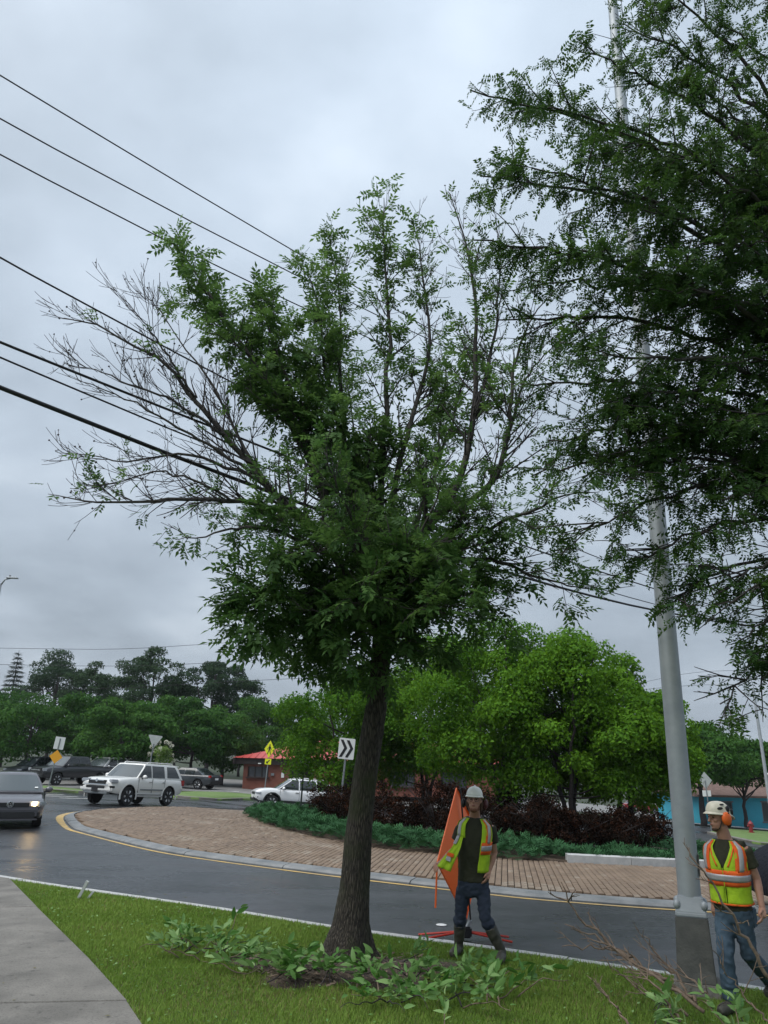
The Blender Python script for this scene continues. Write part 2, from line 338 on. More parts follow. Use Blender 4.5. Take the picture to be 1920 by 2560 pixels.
def strip_segments(name, inner, outer, zb, zt, seg, gap, mat, parent, rise=0.0):
    """separate stones along two matching polylines; zb / zt are offsets above the ground (or flat heights)"""
    d = np.r_[0, np.cumsum(np.hypot(*np.diff(outer, axis=0).T))]; n = max(1, int(round(d[-1]/seg)))
    for k in range(n):
        a, b = d[-1]*k/n + gap/2, d[-1]*(k+1)/n - gap/2; ts = np.linspace(a, b, 5); R = []
        j = random.uniform(-.004, .004)
        for t in ts:
            o = [np.interp(t, d, outer[:, i]) for i in (0, 1)]; q = [np.interp(t, d, inner[:, i]) for i in (0, 1)]
            z0, z1 = zb(*o), zt(*o) + j; c = .18
            oc = [o[i]+(q[i]-o[i])*c for i in (0, 1)]
            R.append([(o[0], o[1], z0), (o[0], o[1], z1-.02-rise), (oc[0], oc[1], z1-rise*.6), (q[0], q[1], z1), (q[0], q[1], z0)])
        MB().loft(R).build(name, mat, parent, smooth=30)

g1 = np.r_[-2600, -1200, -500, -220, -120, np.arange(-80, 100, 2.5), 120, 200, 500, 1200, 2600]
g2 = np.r_[-600, -200, -60, -20, np.arange(-10, 150, 2.5), 180, 260, 500, 1200, 2600, 3200]
X, Y = np.meshgrid(g1, g2); nx = len(g1)
Z = G(X, np.minimum(Y, 140)) - .05
ii = np.arange(len(g2)-1)[:, None]*nx + np.arange(nx-1)[None, :]; ii = ii.ravel()
tag(obj_np('ground', np.c_[X.ravel(), Y.ravel(), Z.ravel()], np.c_[ii, ii+1, ii+nx+1, ii+nx], M['woodfloor'], smooth=True), kind='structure')

# verge kerb line (road side), seen from left to right
KERB = spline([(-30, 31), (-22, 25.2), (-14, 19.6), (-9.3, 16.3), (-6.36, 14.37), (-4.12, 13.09), (-2.32, 12.14), (-.5, 11.03), (.83, 10.37), (1.55, 10.0), (2.68, 9.4), (3.6, 8.85), (5.2, 7.6), (7.6, 5.2), (10.5, 1.0), (12.5, -4)])
KIN = offset(KERB, -.15)
# asphalt of the roundabout and its arms
RD = list(map(tuple, offset(KERB, -.06))) + [(30, -4), (42, 8), (44, 40), (40, 56), (22, 58.5), (8, 53.5), (-8, 55.6), (-15, 50.5), (-18.5, 45.5), (-22, 47.5), (-32, 49), (-46, 49), (-46, 36)]
sheet('road', RD, .0, 1.6, M['asphalt'])
sheet('lawn', list(map(tuple, KIN)) + [(12, -9), (-32, -9), (-40, 24)], 0, 2.5, M['lawn'], flat=-.012)
kb = sheet('kerb_bed', list(map(tuple, KERB)) + list(map(tuple, KIN[::-1])), 0, 1.2, M['mortar'], flat=-.11)
sel = (KERB[:, 0] > -16) & (KERB[:, 0] < 7)
strip_segments('kerb_stone', KIN[sel], KERB[sel], lambda x, y: -.2, lambda x, y: .004, 1.5, .014, M['kerb'], kb)

# concrete pavement, slab by slab
pv = sheet('pavement', [(-5.98, 13.82), (-4.59, 11.67), (-2.94, 9.04), (-2.11, 7.65), (-1.30, 6.1), (-.5, 4.6), (.2, 3.1), (-1.9, 2.6), (-3.2, 5.8), (-4.9, 8.7), (-6.6, 11.3), (-7.9, 13.6), (-7.6, 14.75)], 0, 1.0, M['mortar'], flat=-.006)
RE = [(-6.02, 13.98), (-4.59, 11.67), (-2.94, 9.04), (-2.11, 7.65), (-1.30, 6.1), (-.5, 4.6), (.2, 3.1)]
LE = [(-7.62, 14.9), (-6.5, 11.15), (-4.9, 8.78), (-4.0, 7.35), (-3.2, 5.8), (-2.4, 4.3), (-1.8, 2.8)]
for k in range(6):
    a, b, c, d = [np.array(p) for p in (RE[k], RE[k+1], LE[k+1], LE[k])]; m_ = (a+b+c+d)/4; g_ = .008
    q = [p + (m_-p)/np.linalg.norm(m_-p)*g_ for p in (a, b, c, d)]; zt = .012 + random.uniform(-.003, .003)
    s_ = MB().loft([[(p[0], p[1], -.05) for p in q], [(p[0], p[1], zt-.008) for p in q], [(p[0]+(m_[0]-p[0])*.006, p[1]+(m_[1]-p[1])*.006, zt) for p in q]])
    s_.build('slab', M['concrete'], pv)

# central island: kerb ring, brick apron, planted bed
AP = spline([(-10.71, 28.97), (-10.19, 27.14), (-8.81, 24.16), (-7.96, 22.92), (-5.16, 19.56), (-3.3, 17.99), (-.64, 16.21), (2.06, 14.63), (3.08, 14.17), (4.93, 13.69), (7.2, 13.6), (11, 15.2), (15.5, 20.5), (18, 28), (17.5, 36), (14, 42), (7.5, 45.5), (.5, 45), (-5.2, 41.5), (-8.5, 37), (-10.0, 33.4), (-10.65, 30.8)], True)
AP = resample(AP, .4, True)
BED = spline([(-4.75, 31.6), (-3.85, 28.45), (-2.98, 25.8), (-1.52, 22.9), (-.38, 21.1), (.6, 20.3), (1.53, 19.85), (3.33, 19.4), (5.12, 19.4), (7.12, 19.9), (9.5, 21.3), (11.8, 24), (13, 28), (12.5, 34), (10, 38.5), (5, 41), (0, 40.3), (-3, 37.3), (-4.7, 34.2)], True)
BED = resample(BED, .4, True)
apron = sheet('brick_apron', list(map(tuple, offset(AP, .2, True))), .035, 1.2, M['mortar'], rim=.1)
ring_i = offset(AP, .27, True); ycl = np.r_[np.arange(len(AP)), 0]
i0 = int(np.argmin(np.hypot(AP[:, 0]+8.5, AP[:, 1]-37)));
AR = np.roll(AP, -i0, 0); RR = np.roll(ring_i, -i0, 0); e1 = int(np.argmin(np.hypot(AR[:, 0]-15.5, AR[:, 1]-20.5)))
strip_segments('kerb_stone', RR[:e1], AR[:e1], lambda x, y: gz(x, y)-.03, lambda x, y: gz(x, y)+.085, 2.9, .02, M['kerbwet'], apron, rise=.045)
strip_segments('kerb_stone', RR[e1-1:], AR[e1-1:], lambda x, y: gz(x, y)-.03, lambda x, y: gz(x, y)+.085, 6, .02, M['kerbwet'], apron, rise=.045)
def ribbon(name, P, w, dz, mat, closed=False):
    a = offset(P, w/2, closed); b = offset(P, -w/2, closed); n = len(P)
    V = np.vstack([np.c_[a, G(a[:, 0], a[:, 1])+dz], np.c_[b, G(b[:, 0], b[:, 1])+dz]])
    i = np.arange(n if closed else n-1); j = (i+1) % n
    return tag(obj_np(name, V, np.c_[i+n, j+n, j, i], mat, smooth=True), kind='structure')
ribbon('yellow_edge_line', offset(AP, -.16, True), .10 + .13*np.exp(-((AP[:, 0]+10.3)/1.6)**2)[:, None]*(AP[:, 1] < 33)[:, None], .005, M['paint_yellow'], True)

# bricks: running bond laid square, every one a block of its own
def brick_mesh(mat):
    b = MB(); l, w, h, c = .121, .050, .05, .005
    b.loft([[(-l, -w, -h), (l, -w, -h), (l, w, -h), (-l, w, -h)], [(-l, -w, -c), (l, -w, -c), (l, w, -c), (-l, w, -c)], [(-l+c, -w+c, 0), (l-c, -w+c, 0), (l-c, w-c, 0), (-l+c, w-c, 0)]])
    return b
br_mats = [pm('paver_brick', (0.16, 0.112, 0.074), (0.215, 0.155, 0.108), rough=0.7, scale=1.6, detail=6, bump=0.2, bscale=60), pm('paver_brick_dark', (0.14, 0.097, 0.065), (0.19, 0.135, 0.095), rough=0.65, scale=1.6, detail=6), pm('paver_brick_pale', (0.18, 0.135, 0.095), (0.27, 0.22, 0.17), rough=0.75, scale=1.6, detail=6)]
bt = brick_mesh(None); BV = np.array(bt.v); BF = bt.f[:-2] + [bt.f[-1]]
ANG = rad(81); ca, sa = math.cos(ANG), math.sin(ANG)
u, v = np.meshgrid(np.arange(8, 40, .262), np.arange(-12, 16, .116)); u = u + (np.round(v/.116) % 2)*.131
BX, BY = (u*ca - v*sa).ravel(), (u*sa + v*ca).ravel(); Q = np.c_[BX, BY]
ok = inside(Q, offset(AP, .40, True)) & ~inside(Q, offset(BED, -.05, True)) & (BY < 36.5) & (BX < 9.5)
Q = Q[ok]; bz = G(Q[:, 0], Q[:, 1]) + .088 + rng.normal(0, .0025, len(Q)) ; od = np.argsort(np.hypot(Q[:, 0], Q[:, 1]))
inview = np.abs(Q[:, 0]/Q[:, 1]) < .43; od = np.r_[od[inview[od]], od[~inview[od]]]
mes = []
for k in range(3):
    me = bpy.data.meshes.new('brick'); me.from_pydata(BV.tolist(), [], BF); me.materials.append(br_mats[k]); me.update(); mes.append(me)
pick = rng.choice(3, len(Q), p=[.80, .15, .05])
stain = np.sin(Q[:, 0]*1.1 + 2*np.sin(Q[:, 1]*.9))*np.sin(Q[:, 1]*1.7 - Q[:, 0]*.6) + .35*np.sin(Q[:, 0]*4.3 + Q[:, 1]*3.1); pick = np.where((stain > .62) & (rng.random(len(Q)) < .75), 2, np.where((stain < -.55) & (rng.random(len(Q)) < .6), 1, pick))
for i in od[:300]:
    o = bpy.data.objects.new('brick', mes[pick[i]]); o.location = (Q[i, 0], Q[i, 1], bz[i]); o.rotation_euler = (rng.normal(0, .012), rng.normal(0, .012), ANG + rng.normal(0, .012)); link(o, apron)
rest = od[300:]
for k in range(3):
    r = rest[pick[rest] == k]; A = BV @ np.array([[ca, sa, 0], [-sa, ca, 0], [0, 0, 1]])
    V = (A[None] + np.c_[Q[r], bz[r]][:, None]).reshape(-1, 3); F4 = np.array([f for f in BF if len(f) == 4]); F = (F4[None] + (np.arange(len(r))*len(BV))[:, None, None]).reshape(-1, 4)
    tag(obj_np('brick_field', V, F, br_mats[k], apron), kind='stuff')
bed = sheet('planting_bed', list(map(tuple, BED)), .12, 1.2, M['soil'], rim=.12)
bi = offset(BED, .16, True); bo = offset(BED, -.04, True); s0 = [i for i in range(len(BED)) if 4.3 < BED[i, 0] < 12.9 and BED[i, 1] < 29]
strip_segments('kerb_stone', bi[s0], bo[s0], lambda x, y: gz(x, y)+.02, lambda x, y: gz(x, y)+.26, 1.6, .016, M['kerb'], bed)

# far side: parking area, grass strips, splitter islands, painted bars
def raised(name, pts, h, mat):
    return sheet(name, pts, h, 1.6, mat, rim=h+.02)
sheet('parking_area', [(-60, 52), (-20, 53.2), (-14, 56), (-8, 58), (9, 55.6), (14, 62), (12, 80), (-60, 84)], .012, 2.5, M['asphalt2'])
ks = raised('grass_island', [(-40, 50.2), (-24, 49.2), (-18.6, 46.6), (-16.6, 46.3), (-15.6, 47.4), (-17.5, 49.5), (-21, 51.8), (-26, 53.2), (-40, 53.8)], .13, M['farlawn'])
P_ = resample([(-40, 50.2), (-24, 49.2), (-18.6, 46.6), (-16.6, 46.3), (-15.6, 47.4), (-17.5, 49.5), (-21, 51.8)], .5)
strip_segments('kerb_stone', offset(P_, .2), P_, lambda x, y: gz(x, y)-.03, lambda x, y: gz(x, y)+.145, 3, .02, M['concrete'], ks)
ks = raised('splitter_island', [(-14.2, 50.2), (-11.8, 48.0), (-10.4, 47.4), (-9.3, 48.0), (-8.0, 52.2), (-2, 56.0), (-8, 56.4), (-12, 54.4)], .12, M['farlawn'])
P_ = resample([(-14.2, 50.2), (-11.8, 48.0), (-10.4, 47.4), (-9.3, 48.0), (-8.0, 52.2), (-2, 56.0)], .5)
strip_segments('kerb_stone', offset(P_, .25), P_, lambda x, y: gz(x, y)-.03, lambda x, y: gz(x, y)+.14, 3, .02, M['concrete'], ks)
rs = raised('far_verge', [(20.5, 44.5), (30, 46), (60, 50), (60, 61), (42, 60), (31, 58.5), (24, 56.5), (20.2, 50.5)], .1, M['farlawn'])
P_ = resample([(20.2, 50.5), (20.5, 44.5), (30, 46), (60, 50)], .5)
strip_segments('kerb_stone', offset(P_, .25), P_, lambda x, y: gz(x, y)-.03, lambda x, y: gz(x, y)+.13, 3, .02, M['concrete'], rs)
sheet('far_pavement', [(20, 61), (30, 60.2), (60, 62), (60, 66.4), (30, 64.8), (20, 66)], .03, 2.5, M['kerb'])
sheet('far_car_park', [(14, 80), (24, 68), (90, 72), (110, 140), (20, 140)], .02, 5, M['asphalt2'])
for k, (x, y, l, a) in enumerate([(-14.6, 40.2, 1.9, .9), (-15.9, 41.4, 1.9, .9), (-17.0, 42.6, 1.8, .9), (-11.0, 58.2, 2.4, .2), (-13.6, 60.2, 2.4, .2), (-16.4, 58.0, 2.4, .2)]):
    d_ = np.array((math.cos(a), math.sin(a)))*l/2; ribbon('painted_bar', resample([np.array((x, y))-d_, np.array((x, y))+d_], .5), .35, .02 if y > 50 else .005, M['paint_white'])

# far wooded hills
V = []; hn = 160
for i in range(hn):
    t = -1.35 + 2.7*i/(hn-1); Rr = 1500
    h = 42 + 26*math.sin(t*3.1+1.0) + 12*math.sin(t*7.7) + 5*math.sin(t*19+2) + random.uniform(-1.5, 1.5)
    h *= .75
    for k, (rr, hh) in enumerate(((Rr, -30), (Rr+60, h*.45), (Rr+160, h*.8), (Rr+330, h), (Rr+700, h*.7))): V.append((math.sin(t)*rr, math.cos(t)*rr, hh + (random.uniform(-2, 2) if k else 0)))
F = [(i*5+k, (i+1)*5+k, (i+1)*5+k+1, i*5+k+1) for i in range(hn-1) for k in range(4)]
tag(obj_np('hills', V, F, M['hill'], smooth=True), kind='structure')

# ------------------------------------------------------------------ foliage tools
def unit(a): return a/np.maximum(np.linalg.norm(a, axis=-1, keepdims=True), 1e-9)
def frames(D, up):
    """rotation matrices (N,3,3), columns: along D, side, normal nearest to up"""
    X = unit(D); Yv = unit(np.cross(up, X)); Zv = np.cross(X, Yv); return np.stack([X, Yv, Zv], axis=2)
def place(T, TF, pos, R, S, rnd):
    """T (k,3) template, TF faces; returns V, F, rnd"""
    V = np.einsum('nij,kj->nki', R, T)*S[:, None, None] + pos[:, None]; n, k = len(pos), len(T)
    F = (np.asarray(TF)[None] + (np.arange(n)*k)[:, None, None]).reshape(-1, len(TF[0]))
    return V.reshape(-1, 3), F, np.repeat(rnd, k)
def kite(base, d, nrm, l, w, sag=.12):
    """a single leaflet as a folded kite of four corners"""
    d = np.array(d)/np.linalg.norm(d); nrm = np.array(nrm); s = np.cross(nrm, d); b = np.array(base)
    return [b, b + d*l*.45 + s*w/2 + nrm*w*.12, b + d*l - nrm*l*sag, b + d*l*.45 - s*w/2 + nrm*w*.12]
def ash_leaf(l=.17, ll=.085, lw=.036, pairs=3):
    V = []; F = []
    for k in range(pairs):
        x = l*(.35 + .65*k/pairs)
        for s in (-1, 1): V += kite((x, 0, 0), (.45, s*.9, 0), (0, 0, 1), ll*(.8+.1*k), lw)
    V += kite((l, 0, -.005), (1, 0, -.1), (0, 0, 1), ll*1.05, lw*1.05)
    F = [(4*i, 4*i+1, 4*i+2, 4*i+3) for i in range(len(V)//4)]
    n = len(V); V += [(0, -.0018, 0), (0, .0018, 0), (l, .0012, 0), (l, -.0012, 0)]; F.append((n, n+1, n+2, n+3))
    return np.array(V), F
def locust_leaf(l=.19, pairs=8, bend=.25):
    V = []
    for k in range(pairs):
        x = l*(.15 + .85*k/pairs); z = -bend*x*x/l
        for s in (-1, 1): V += kite((x, 0, z), (.35+rng.normal(0, .18), s*.94, -.2+rng.normal(0, .28)), unit(np.array((rng.normal(0, .25), rng.normal(0, .25), 1))), .038*rng.uniform(.75, 1.15), .018)
    F = [(4*i, 4*i+1, 4*i+2, 4*i+3) for i in range(len(V)//4)]
    n = len(V); V += [(0, -.0015, 0), (0, .0015, 0), (l, .001, -bend*l), (l, -.001, -bend*l)]; F.append((n, n+1, n+2, n+3))
    return np.array(V), F
class Twigs:
    """collects many thin tapered tubes and makes one mesh of them"""
    def __init__(s, n=4): s.V = []; s.F = []; s.c = 0; s.n = n
    def add(s, P, R):
        P = np.asarray(P, float); m = len(P); T = unit(np.gradient(P, axis=0)); a = np.array([0, 0, 1.]) if abs(T[0, 2]) < .9 else np.array([1., 0, 0])
        u = unit(np.cross(T, a)); w = np.cross(T, u); t = np.arange(s.n)*2*math.pi/s.n
        V = P[:, None] + np.asarray(R, float)[:, None, None]*(u[:, None]*np.cos(t)[None, :, None] + w[:, None]*np.sin(t)[None, :, None])
        i = np.arange(m-1)[:, None]*s.n; j = np.arange(s.n)[None]; k = (j+1) % s.n
        s.V.append(V.reshape(-1, 3)); s.F.append(np.stack([i+j, i+k, i+k+s.n, i+j+s.n], -1).reshape(-1, 4) + s.c); s.c += m*s.n
    def build(s, name, mat, parent): return obj_np(name, np.vstack(s.V), np.vstack(s.F), mat, parent, smooth=True)
def curve(P, n):
    P = np.asarray(P, float); d = np.r_[0, np.cumsum(np.linalg.norm(np.diff(P, axis=0), axis=1))]
    S = []
    for i in range(len(P)-1):
        a, b, c, e = P[max(i-1, 0)], P[i], P[i+1], P[min(i+2, len(P)-1)]
        for t in np.linspace(0, 1, 6, endpoint=False): S.append(.5*(2*b + (c-a)*t + (2*a-5*b+4*c-e)*t*t + (3*b-a-3*c+e)*t**3))
    S = np.array(S + [P[-1]]); d = np.r_[0, np.cumsum(np.linalg.norm(np.diff(S, axis=0), axis=1))]; t = np.linspace(0, d[-1], n)
    return np.c_[[np.interp(t, d, S[:, k]) for k in range(3)]].T
def wander(p, d, l, n, trop, wob):
    d = d/np.linalg.norm(d); P = [p]; h = l/n
    for _ in range(n):
        d = d + rng.normal(0, wob, 3) + np.array([0, 0, trop]); d /= np.linalg.norm(d); P.append(P[-1] + d*h)
    return np.array(P)
def side_dir(t, ang):
    a = rng.normal(0, 1, 3); a -= t*(a@t); a /= np.linalg.norm(a); return t*math.cos(ang) + a*math.sin(ang)

# ------------------------------------------------------------------ the ash tree on the verge
D0 = 9.27
ash = tag(empty('ash_tree', (-.27, 9.27, 0)), 'half-bare ash tree with dark rough trunk in a ring of cut branches', 'tree')
AO = np.array((-.27, 9.27, 0))
def loc(P): return np.asarray(P, float) - AO
TR = [(-0.268, 9.270, -0.000), (-0.258, 9.270, 0.186), (-0.220, 9.270, 0.678), (-0.181, 9.250, 1.327), (-0.135, 9.220, 1.861), (-0.061, 9.200, 2.418), (-0.019, 9.200, 2.747), (0.006, 9.200, 3.210), (0.025, 9.200, 3.590)]
tp = curve(loc(TR), 220); tp[0, 2] = -.05
hh = tp[:, 2]; rr_ = np.interp(hh, [-.05, .12, .35, .7, 1.5, 2.4, 3.2, 3.9], [.335, .255, .195, .160, .138, .126, .108, .112])
ns = 110; V = []
for i, p in enumerate(tp):
    for k in range(ns):
        a = 2*math.pi*k/ns; fl = max(0, 1-hh[i]/.5)
        r = rr_[i]*(1 + .20*fl*math.sin(a*4+1.3)*fl + .042*abs(math.sin(a*13 + 1.1*math.sin(hh[i]*6.5) + .8*math.sin(hh[i]*17+a*3)))*(.6+.4*math.sin(hh[i]*9+a*5)) + .02*math.sin(a*5 + hh[i]*3) + .03*math.exp(-((hh[i]-1.95)/.06)**2)*math.sin(a*2) + random.uniform(-.012, .012))
        V.append((p[0]+r*math.cos(a), p[1]+r*math.sin(a), p[2]))
F = [(i*ns+k, i*ns+(k+1) % ns, (i+1)*ns+(k+1) % ns, (i+1)*ns+k) for i in range(len(tp)-1) for k in range(ns)]
# ridged bark: voronoi furrows stretched up the stem, moss in large soft patches
mb = bpy.data.materials.new('furrowed_ash_bark'); mb.use_nodes = True; t = mb.node_tree; b = t.nodes['Principled BSDF']; b.inputs['Roughness'].default_value = .95
co = t.nodes.new('ShaderNodeTexCoord'); mp = t.nodes.new('ShaderNodeMapping'); mp.inputs['Scale'].default_value = (1, 1, .13); t.links.new(co.outputs['Object'], mp.inputs[0])
vo = t.nodes.new('ShaderNodeTexVoronoi'); vo.feature = 'DISTANCE_TO_EDGE'; vo.inputs['Scale'].default_value = 52; t.links.new(mp.outputs[0], vo.inputs['Vector'])
nz = t.nodes.new('ShaderNodeTexNoise'); nz.inputs['Scale'].default_value = 3.2; nz.inputs['Detail'].default_value = 6; t.links.new(co.outputs['Object'], nz.inputs['Vector'])
r1 = t.nodes.new('ShaderNodeValToRGB'); t.links.new(vo.outputs[0], r1.inputs[0]); q = r1.color_ramp.elements; q[0].color = (.010, .008, .006, 1); q[1].color = (.078, .066, .050, 1); q[1].position = .28
r2 = t.nodes.new('ShaderNodeMapRange'); t.links.new(nz.outputs[0], r2.inputs[0]); r2.inputs[1].default_value = .47; r2.inputs[2].default_value = .68; r2.inputs[4].default_value = .75
x = t.nodes.new('ShaderNodeMix'); x.data_type = 'RGBA'; x.inputs[7].default_value = (.030, .038, .012, 1); t.links.new(r2.outputs[0], x.inputs[0]); t.links.new(r1.outputs[0], x.inputs[6]); t.links.new(x.outputs[2], b.inputs['Base Color'])
bp = t.nodes.new('ShaderNodeBump'); bp.inputs['Strength'].default_value = 1; bp.inputs['Distance'].default_value = .03; t.links.new(vo.outputs[0], bp.inputs['Height']); t.links.new(bp.outputs[0], b.inputs['Normal'])
obj_np('trunk', V, F, mb, ash, smooth=True)

# main limbs: points, start radius, leafiness 0..1 along the limb (start, end)
FK = (0.017, 9.200, 3.542)
LIMBS = [
 ([FK, (-0.365, 9.100, 4.096), (-0.820, 9.000, 4.657), (-1.155, 8.950, 4.959), (-1.662, 8.850, 5.472), (-2.118, 8.800, 5.940), (-2.391, 8.750, 6.257), (-2.746, 8.700, 6.654), (-3.175, 8.600, 6.907), (-3.704, 8.600, 7.177), (-4.125, 8.600, 7.280)], .075, .35, .0),
 ([(-1.276, 8.930, 5.058), (-1.782, 9.000, 5.731), (-2.316, 9.200, 6.710), (-2.837, 9.300, 7.410), (-3.254, 9.400, 7.960), (-3.568, 9.400, 8.241)], .03, .0, .0),
 ([(-1.536, 8.900, 5.326), (-2.266, 8.700, 5.700), (-2.929, 8.500, 6.014), (-3.557, 8.400, 6.266), (-4.014, 8.400, 6.414)], .028, .0, .0),
 ([(-2.391, 8.750, 6.257), (-2.868, 8.600, 6.945), (-3.244, 8.500, 7.388), (-3.534, 8.500, 7.671)], .022, .0, .0),
 ([(-2.003, 8.800, 5.814), (-2.634, 8.600, 6.177), (-3.266, 8.500, 6.380), (-3.837, 8.500, 6.609), (-4.054, 8.500, 6.741)], .026, .0, .0),
 ([(-0.820, 9.000, 4.657), (-1.174, 8.800, 4.845), (-1.715, 8.700, 4.918), (-2.125, 8.600, 4.903), (-2.499, 8.500, 4.859), (-2.856, 8.400, 4.797), (-3.350, 8.400, 4.783), (-3.866, 8.400, 4.856)], .05, .3, .12),
 ([(-1.175, 8.950, 4.979), (-1.610, 9.000, 5.324), (-2.523, 9.100, 5.659), (-3.249, 9.100, 5.546), (-3.764, 9.100, 5.608), (-4.175, 9.100, 5.651)], .034, .1, .02),
 ([(-1.715, 8.700, 4.918), (-2.259, 8.500, 5.108), (-2.705, 8.400, 5.158), (-3.199, 8.300, 4.937), (-3.581, 8.300, 5.048)], .022, .25, .1),
 ([(-0.612, 9.000, 4.362), (-1.201, 8.600, 4.532), (-1.630, 8.400, 4.509), (-2.025, 8.200, 4.348), (-2.331, 8.200, 4.316)], .04, .9, .35),
 ([FK, (-0.334, 9.300, 4.446), (-0.659, 9.300, 5.012), (-1.009, 9.200, 5.741), (-1.616, 9.100, 6.726), (-1.854, 9.000, 7.092), (-2.348, 8.900, 7.785), (-2.761, 8.900, 8.444), (-2.942, 8.900, 8.875)], .075, .75, 1.0),
 ([(-1.009, 9.200, 5.741), (-1.442, 9.400, 6.718), (-2.298, 9.500, 7.668), (-2.845, 9.500, 8.101), (-3.127, 9.500, 8.092)], .035, .6, .6),
 ([(-0.659, 9.300, 5.012), (-1.040, 9.000, 5.971), (-1.395, 8.900, 6.927), (-1.618, 8.900, 7.510), (-1.792, 8.900, 8.085)], .05, .8, 1.0),
 ([FK, (-0.191, 9.300, 4.657), (-0.489, 9.400, 5.763), (-0.810, 9.500, 6.907), (-0.969, 9.500, 7.899), (-1.157, 9.600, 8.614), (-1.437, 9.600, 8.944)], .065, .75, .75),
 ([(-0.489, 9.400, 5.763), (-0.663, 9.700, 7.075), (-0.729, 9.900, 8.421), (-0.917, 9.900, 9.317), (-0.985, 9.900, 9.458)], .04, .55, .55),
 ([FK, (-0.032, 9.500, 4.717), (-0.045, 9.500, 5.433), (-0.004, 9.600, 7.061), (-0.004, 9.600, 8.060), (-0.097, 9.600, 9.053), (-0.118, 9.600, 9.427), (-0.123, 9.600, 10.075)], .07, .55, .5),
 ([FK, (0.060, 9.400, 4.691), (0.165, 9.500, 5.690), (0.453, 9.600, 6.842), (0.591, 9.700, 7.698), (0.498, 9.700, 8.597), (0.426, 9.800, 9.278), (0.309, 9.800, 9.889)], .062, .55, .3),
 ([FK, (0.260, 9.100, 4.261), (0.590, 9.000, 4.848), (0.935, 9.000, 5.352), (1.114, 9.000, 6.265), (1.167, 9.100, 7.231), (1.151, 9.100, 8.214), (1.031, 9.200, 9.129), (0.816, 9.200, 9.876)], .07, .5, .12),
 ([(1.114, 9.000, 6.265), (1.395, 9.200, 7.294), (1.543, 9.300, 8.490), (1.521, 9.400, 9.504)], .034, .25, .1),
 ([(0.687, 9.000, 4.954), (1.169, 8.900, 5.166), (1.468, 8.800, 5.687), (1.641, 8.800, 6.961), (1.922, 8.800, 7.673), (2.253, 8.800, 8.046)], .05, .4, .05),
 ([(1.468, 8.800, 5.687), (1.792, 9.100, 6.778), (2.262, 9.200, 7.440), (2.600, 9.200, 7.696)], .03, .15, .05),
 ([FK, (0.446, 8.900, 4.073), (0.983, 8.600, 4.494), (1.576, 8.500, 4.771), (2.120, 8.400, 4.996), (2.493, 8.400, 5.056)], .055, .85, .5),
 ([(0.674, 8.800, 4.297), (1.257, 8.600, 4.263), (1.737, 8.500, 4.064), (2.183, 8.500, 3.938), (2.541, 8.500, 3.902)], .035, .55, .25),
 ([(0.213, 9.100, 4.161), (0.522, 9.600, 5.305), (0.873, 10.000, 6.460), (1.127, 10.200, 7.385), (1.448, 10.300, 8.324)], .045, .5, .35),
 # limbs towards and away from the viewer, and the low skirt of the crown
 ([FK, (-0.067, 8.600, 3.853), (-0.251, 8.000, 4.294), (-0.465, 7.600, 4.697), (-0.636, 7.400, 5.061)], .05, .9, .5),
 ([FK, (0.158, 8.500, 3.839), (0.354, 8.000, 4.177), (0.504, 7.700, 4.536), (0.613, 7.500, 4.913)], .05, .9, .45),
 ([FK, (-0.028, 9.900, 4.229), (-0.161, 10.600, 5.018), (-0.381, 11.100, 6.106), (-0.555, 11.400, 7.240), (-0.734, 11.500, 8.375)], .055, .6, .5),
 ([FK, (0.285, 9.900, 4.345), (0.574, 10.500, 5.307), (0.769, 10.900, 6.388), (0.906, 11.100, 7.492), (0.970, 11.100, 8.496)], .05, .55, .3),
 ([(-0.025, 9.200, 3.162), (-0.337, 8.900, 3.531), (-0.745, 8.600, 3.790), (-1.131, 8.400, 3.829), (-1.464, 8.300, 3.755), (-1.653, 8.300, 3.661)], .035, 1.0, 1.0),
 ([(-0.005, 9.200, 3.303), (-0.248, 8.700, 3.776), (-0.518, 8.300, 4.140), (-0.846, 8.000, 4.145), (-1.165, 7.900, 3.980)], .035, 1.0, 1.0),
 ([(0.005, 9.200, 3.256), (-0.102, 8.600, 3.488), (-0.230, 8.100, 3.616), (-0.387, 7.800, 3.597), (-0.538, 7.700, 3.451)], .03, 1.0, 1.0),
 ([(0.018, 9.200, 3.304), (0.212, 8.600, 3.496), (0.409, 8.100, 3.590), (0.558, 7.800, 3.538), (0.672, 7.700, 3.361)], .03, 1.0, 1.0),
 ([(0.019, 9.200, 3.257), (0.358, 8.900, 3.596), (0.667, 8.700, 3.800), (1.011, 8.500, 3.816), (1.277, 8.500, 3.687)], .03, 1.0, .8),
 ([(-0.001, 9.200, 3.116), (-0.248, 9.400, 3.324), (-0.609, 9.600, 3.539), (-1.079, 9.800, 3.558), (-1.370, 9.800, 3.348)], .028, 1.0, 1.0),
 ([(0.009, 9.200, 3.116), (0.281, 9.200, 3.217), (0.558, 9.100, 3.305), (0.831, 9.000, 3.206)], .022, 1.0, .8),
]
AL = dict(p=[], d=[], u=[]); tw = Twigs(4); buds = []
def ash_leaves(P, dens, tips=True):
    """opposite compound leaves along a twig"""
    L_ = np.linalg.norm(P[-1]-P[0]); n = rng.poisson(dens*L_/.056)
    for _ in range(n):
        s = rng.uniform(.15, 1)*(len(P)-1); i = min(int(s), len(P)-2); p = P[i] + (P[i+1]-P[i])*(s-i); t = unit(P[i+1]-P[i])
        d = side_dir(t, rng.uniform(.6, 1.2)); d[2] -= rng.uniform(-.1, .45); AL['p'].append(p); AL['d'].append(unit(d)); AL['u'].append((rng.normal(0, .35), rng.normal(0, .35), 1))
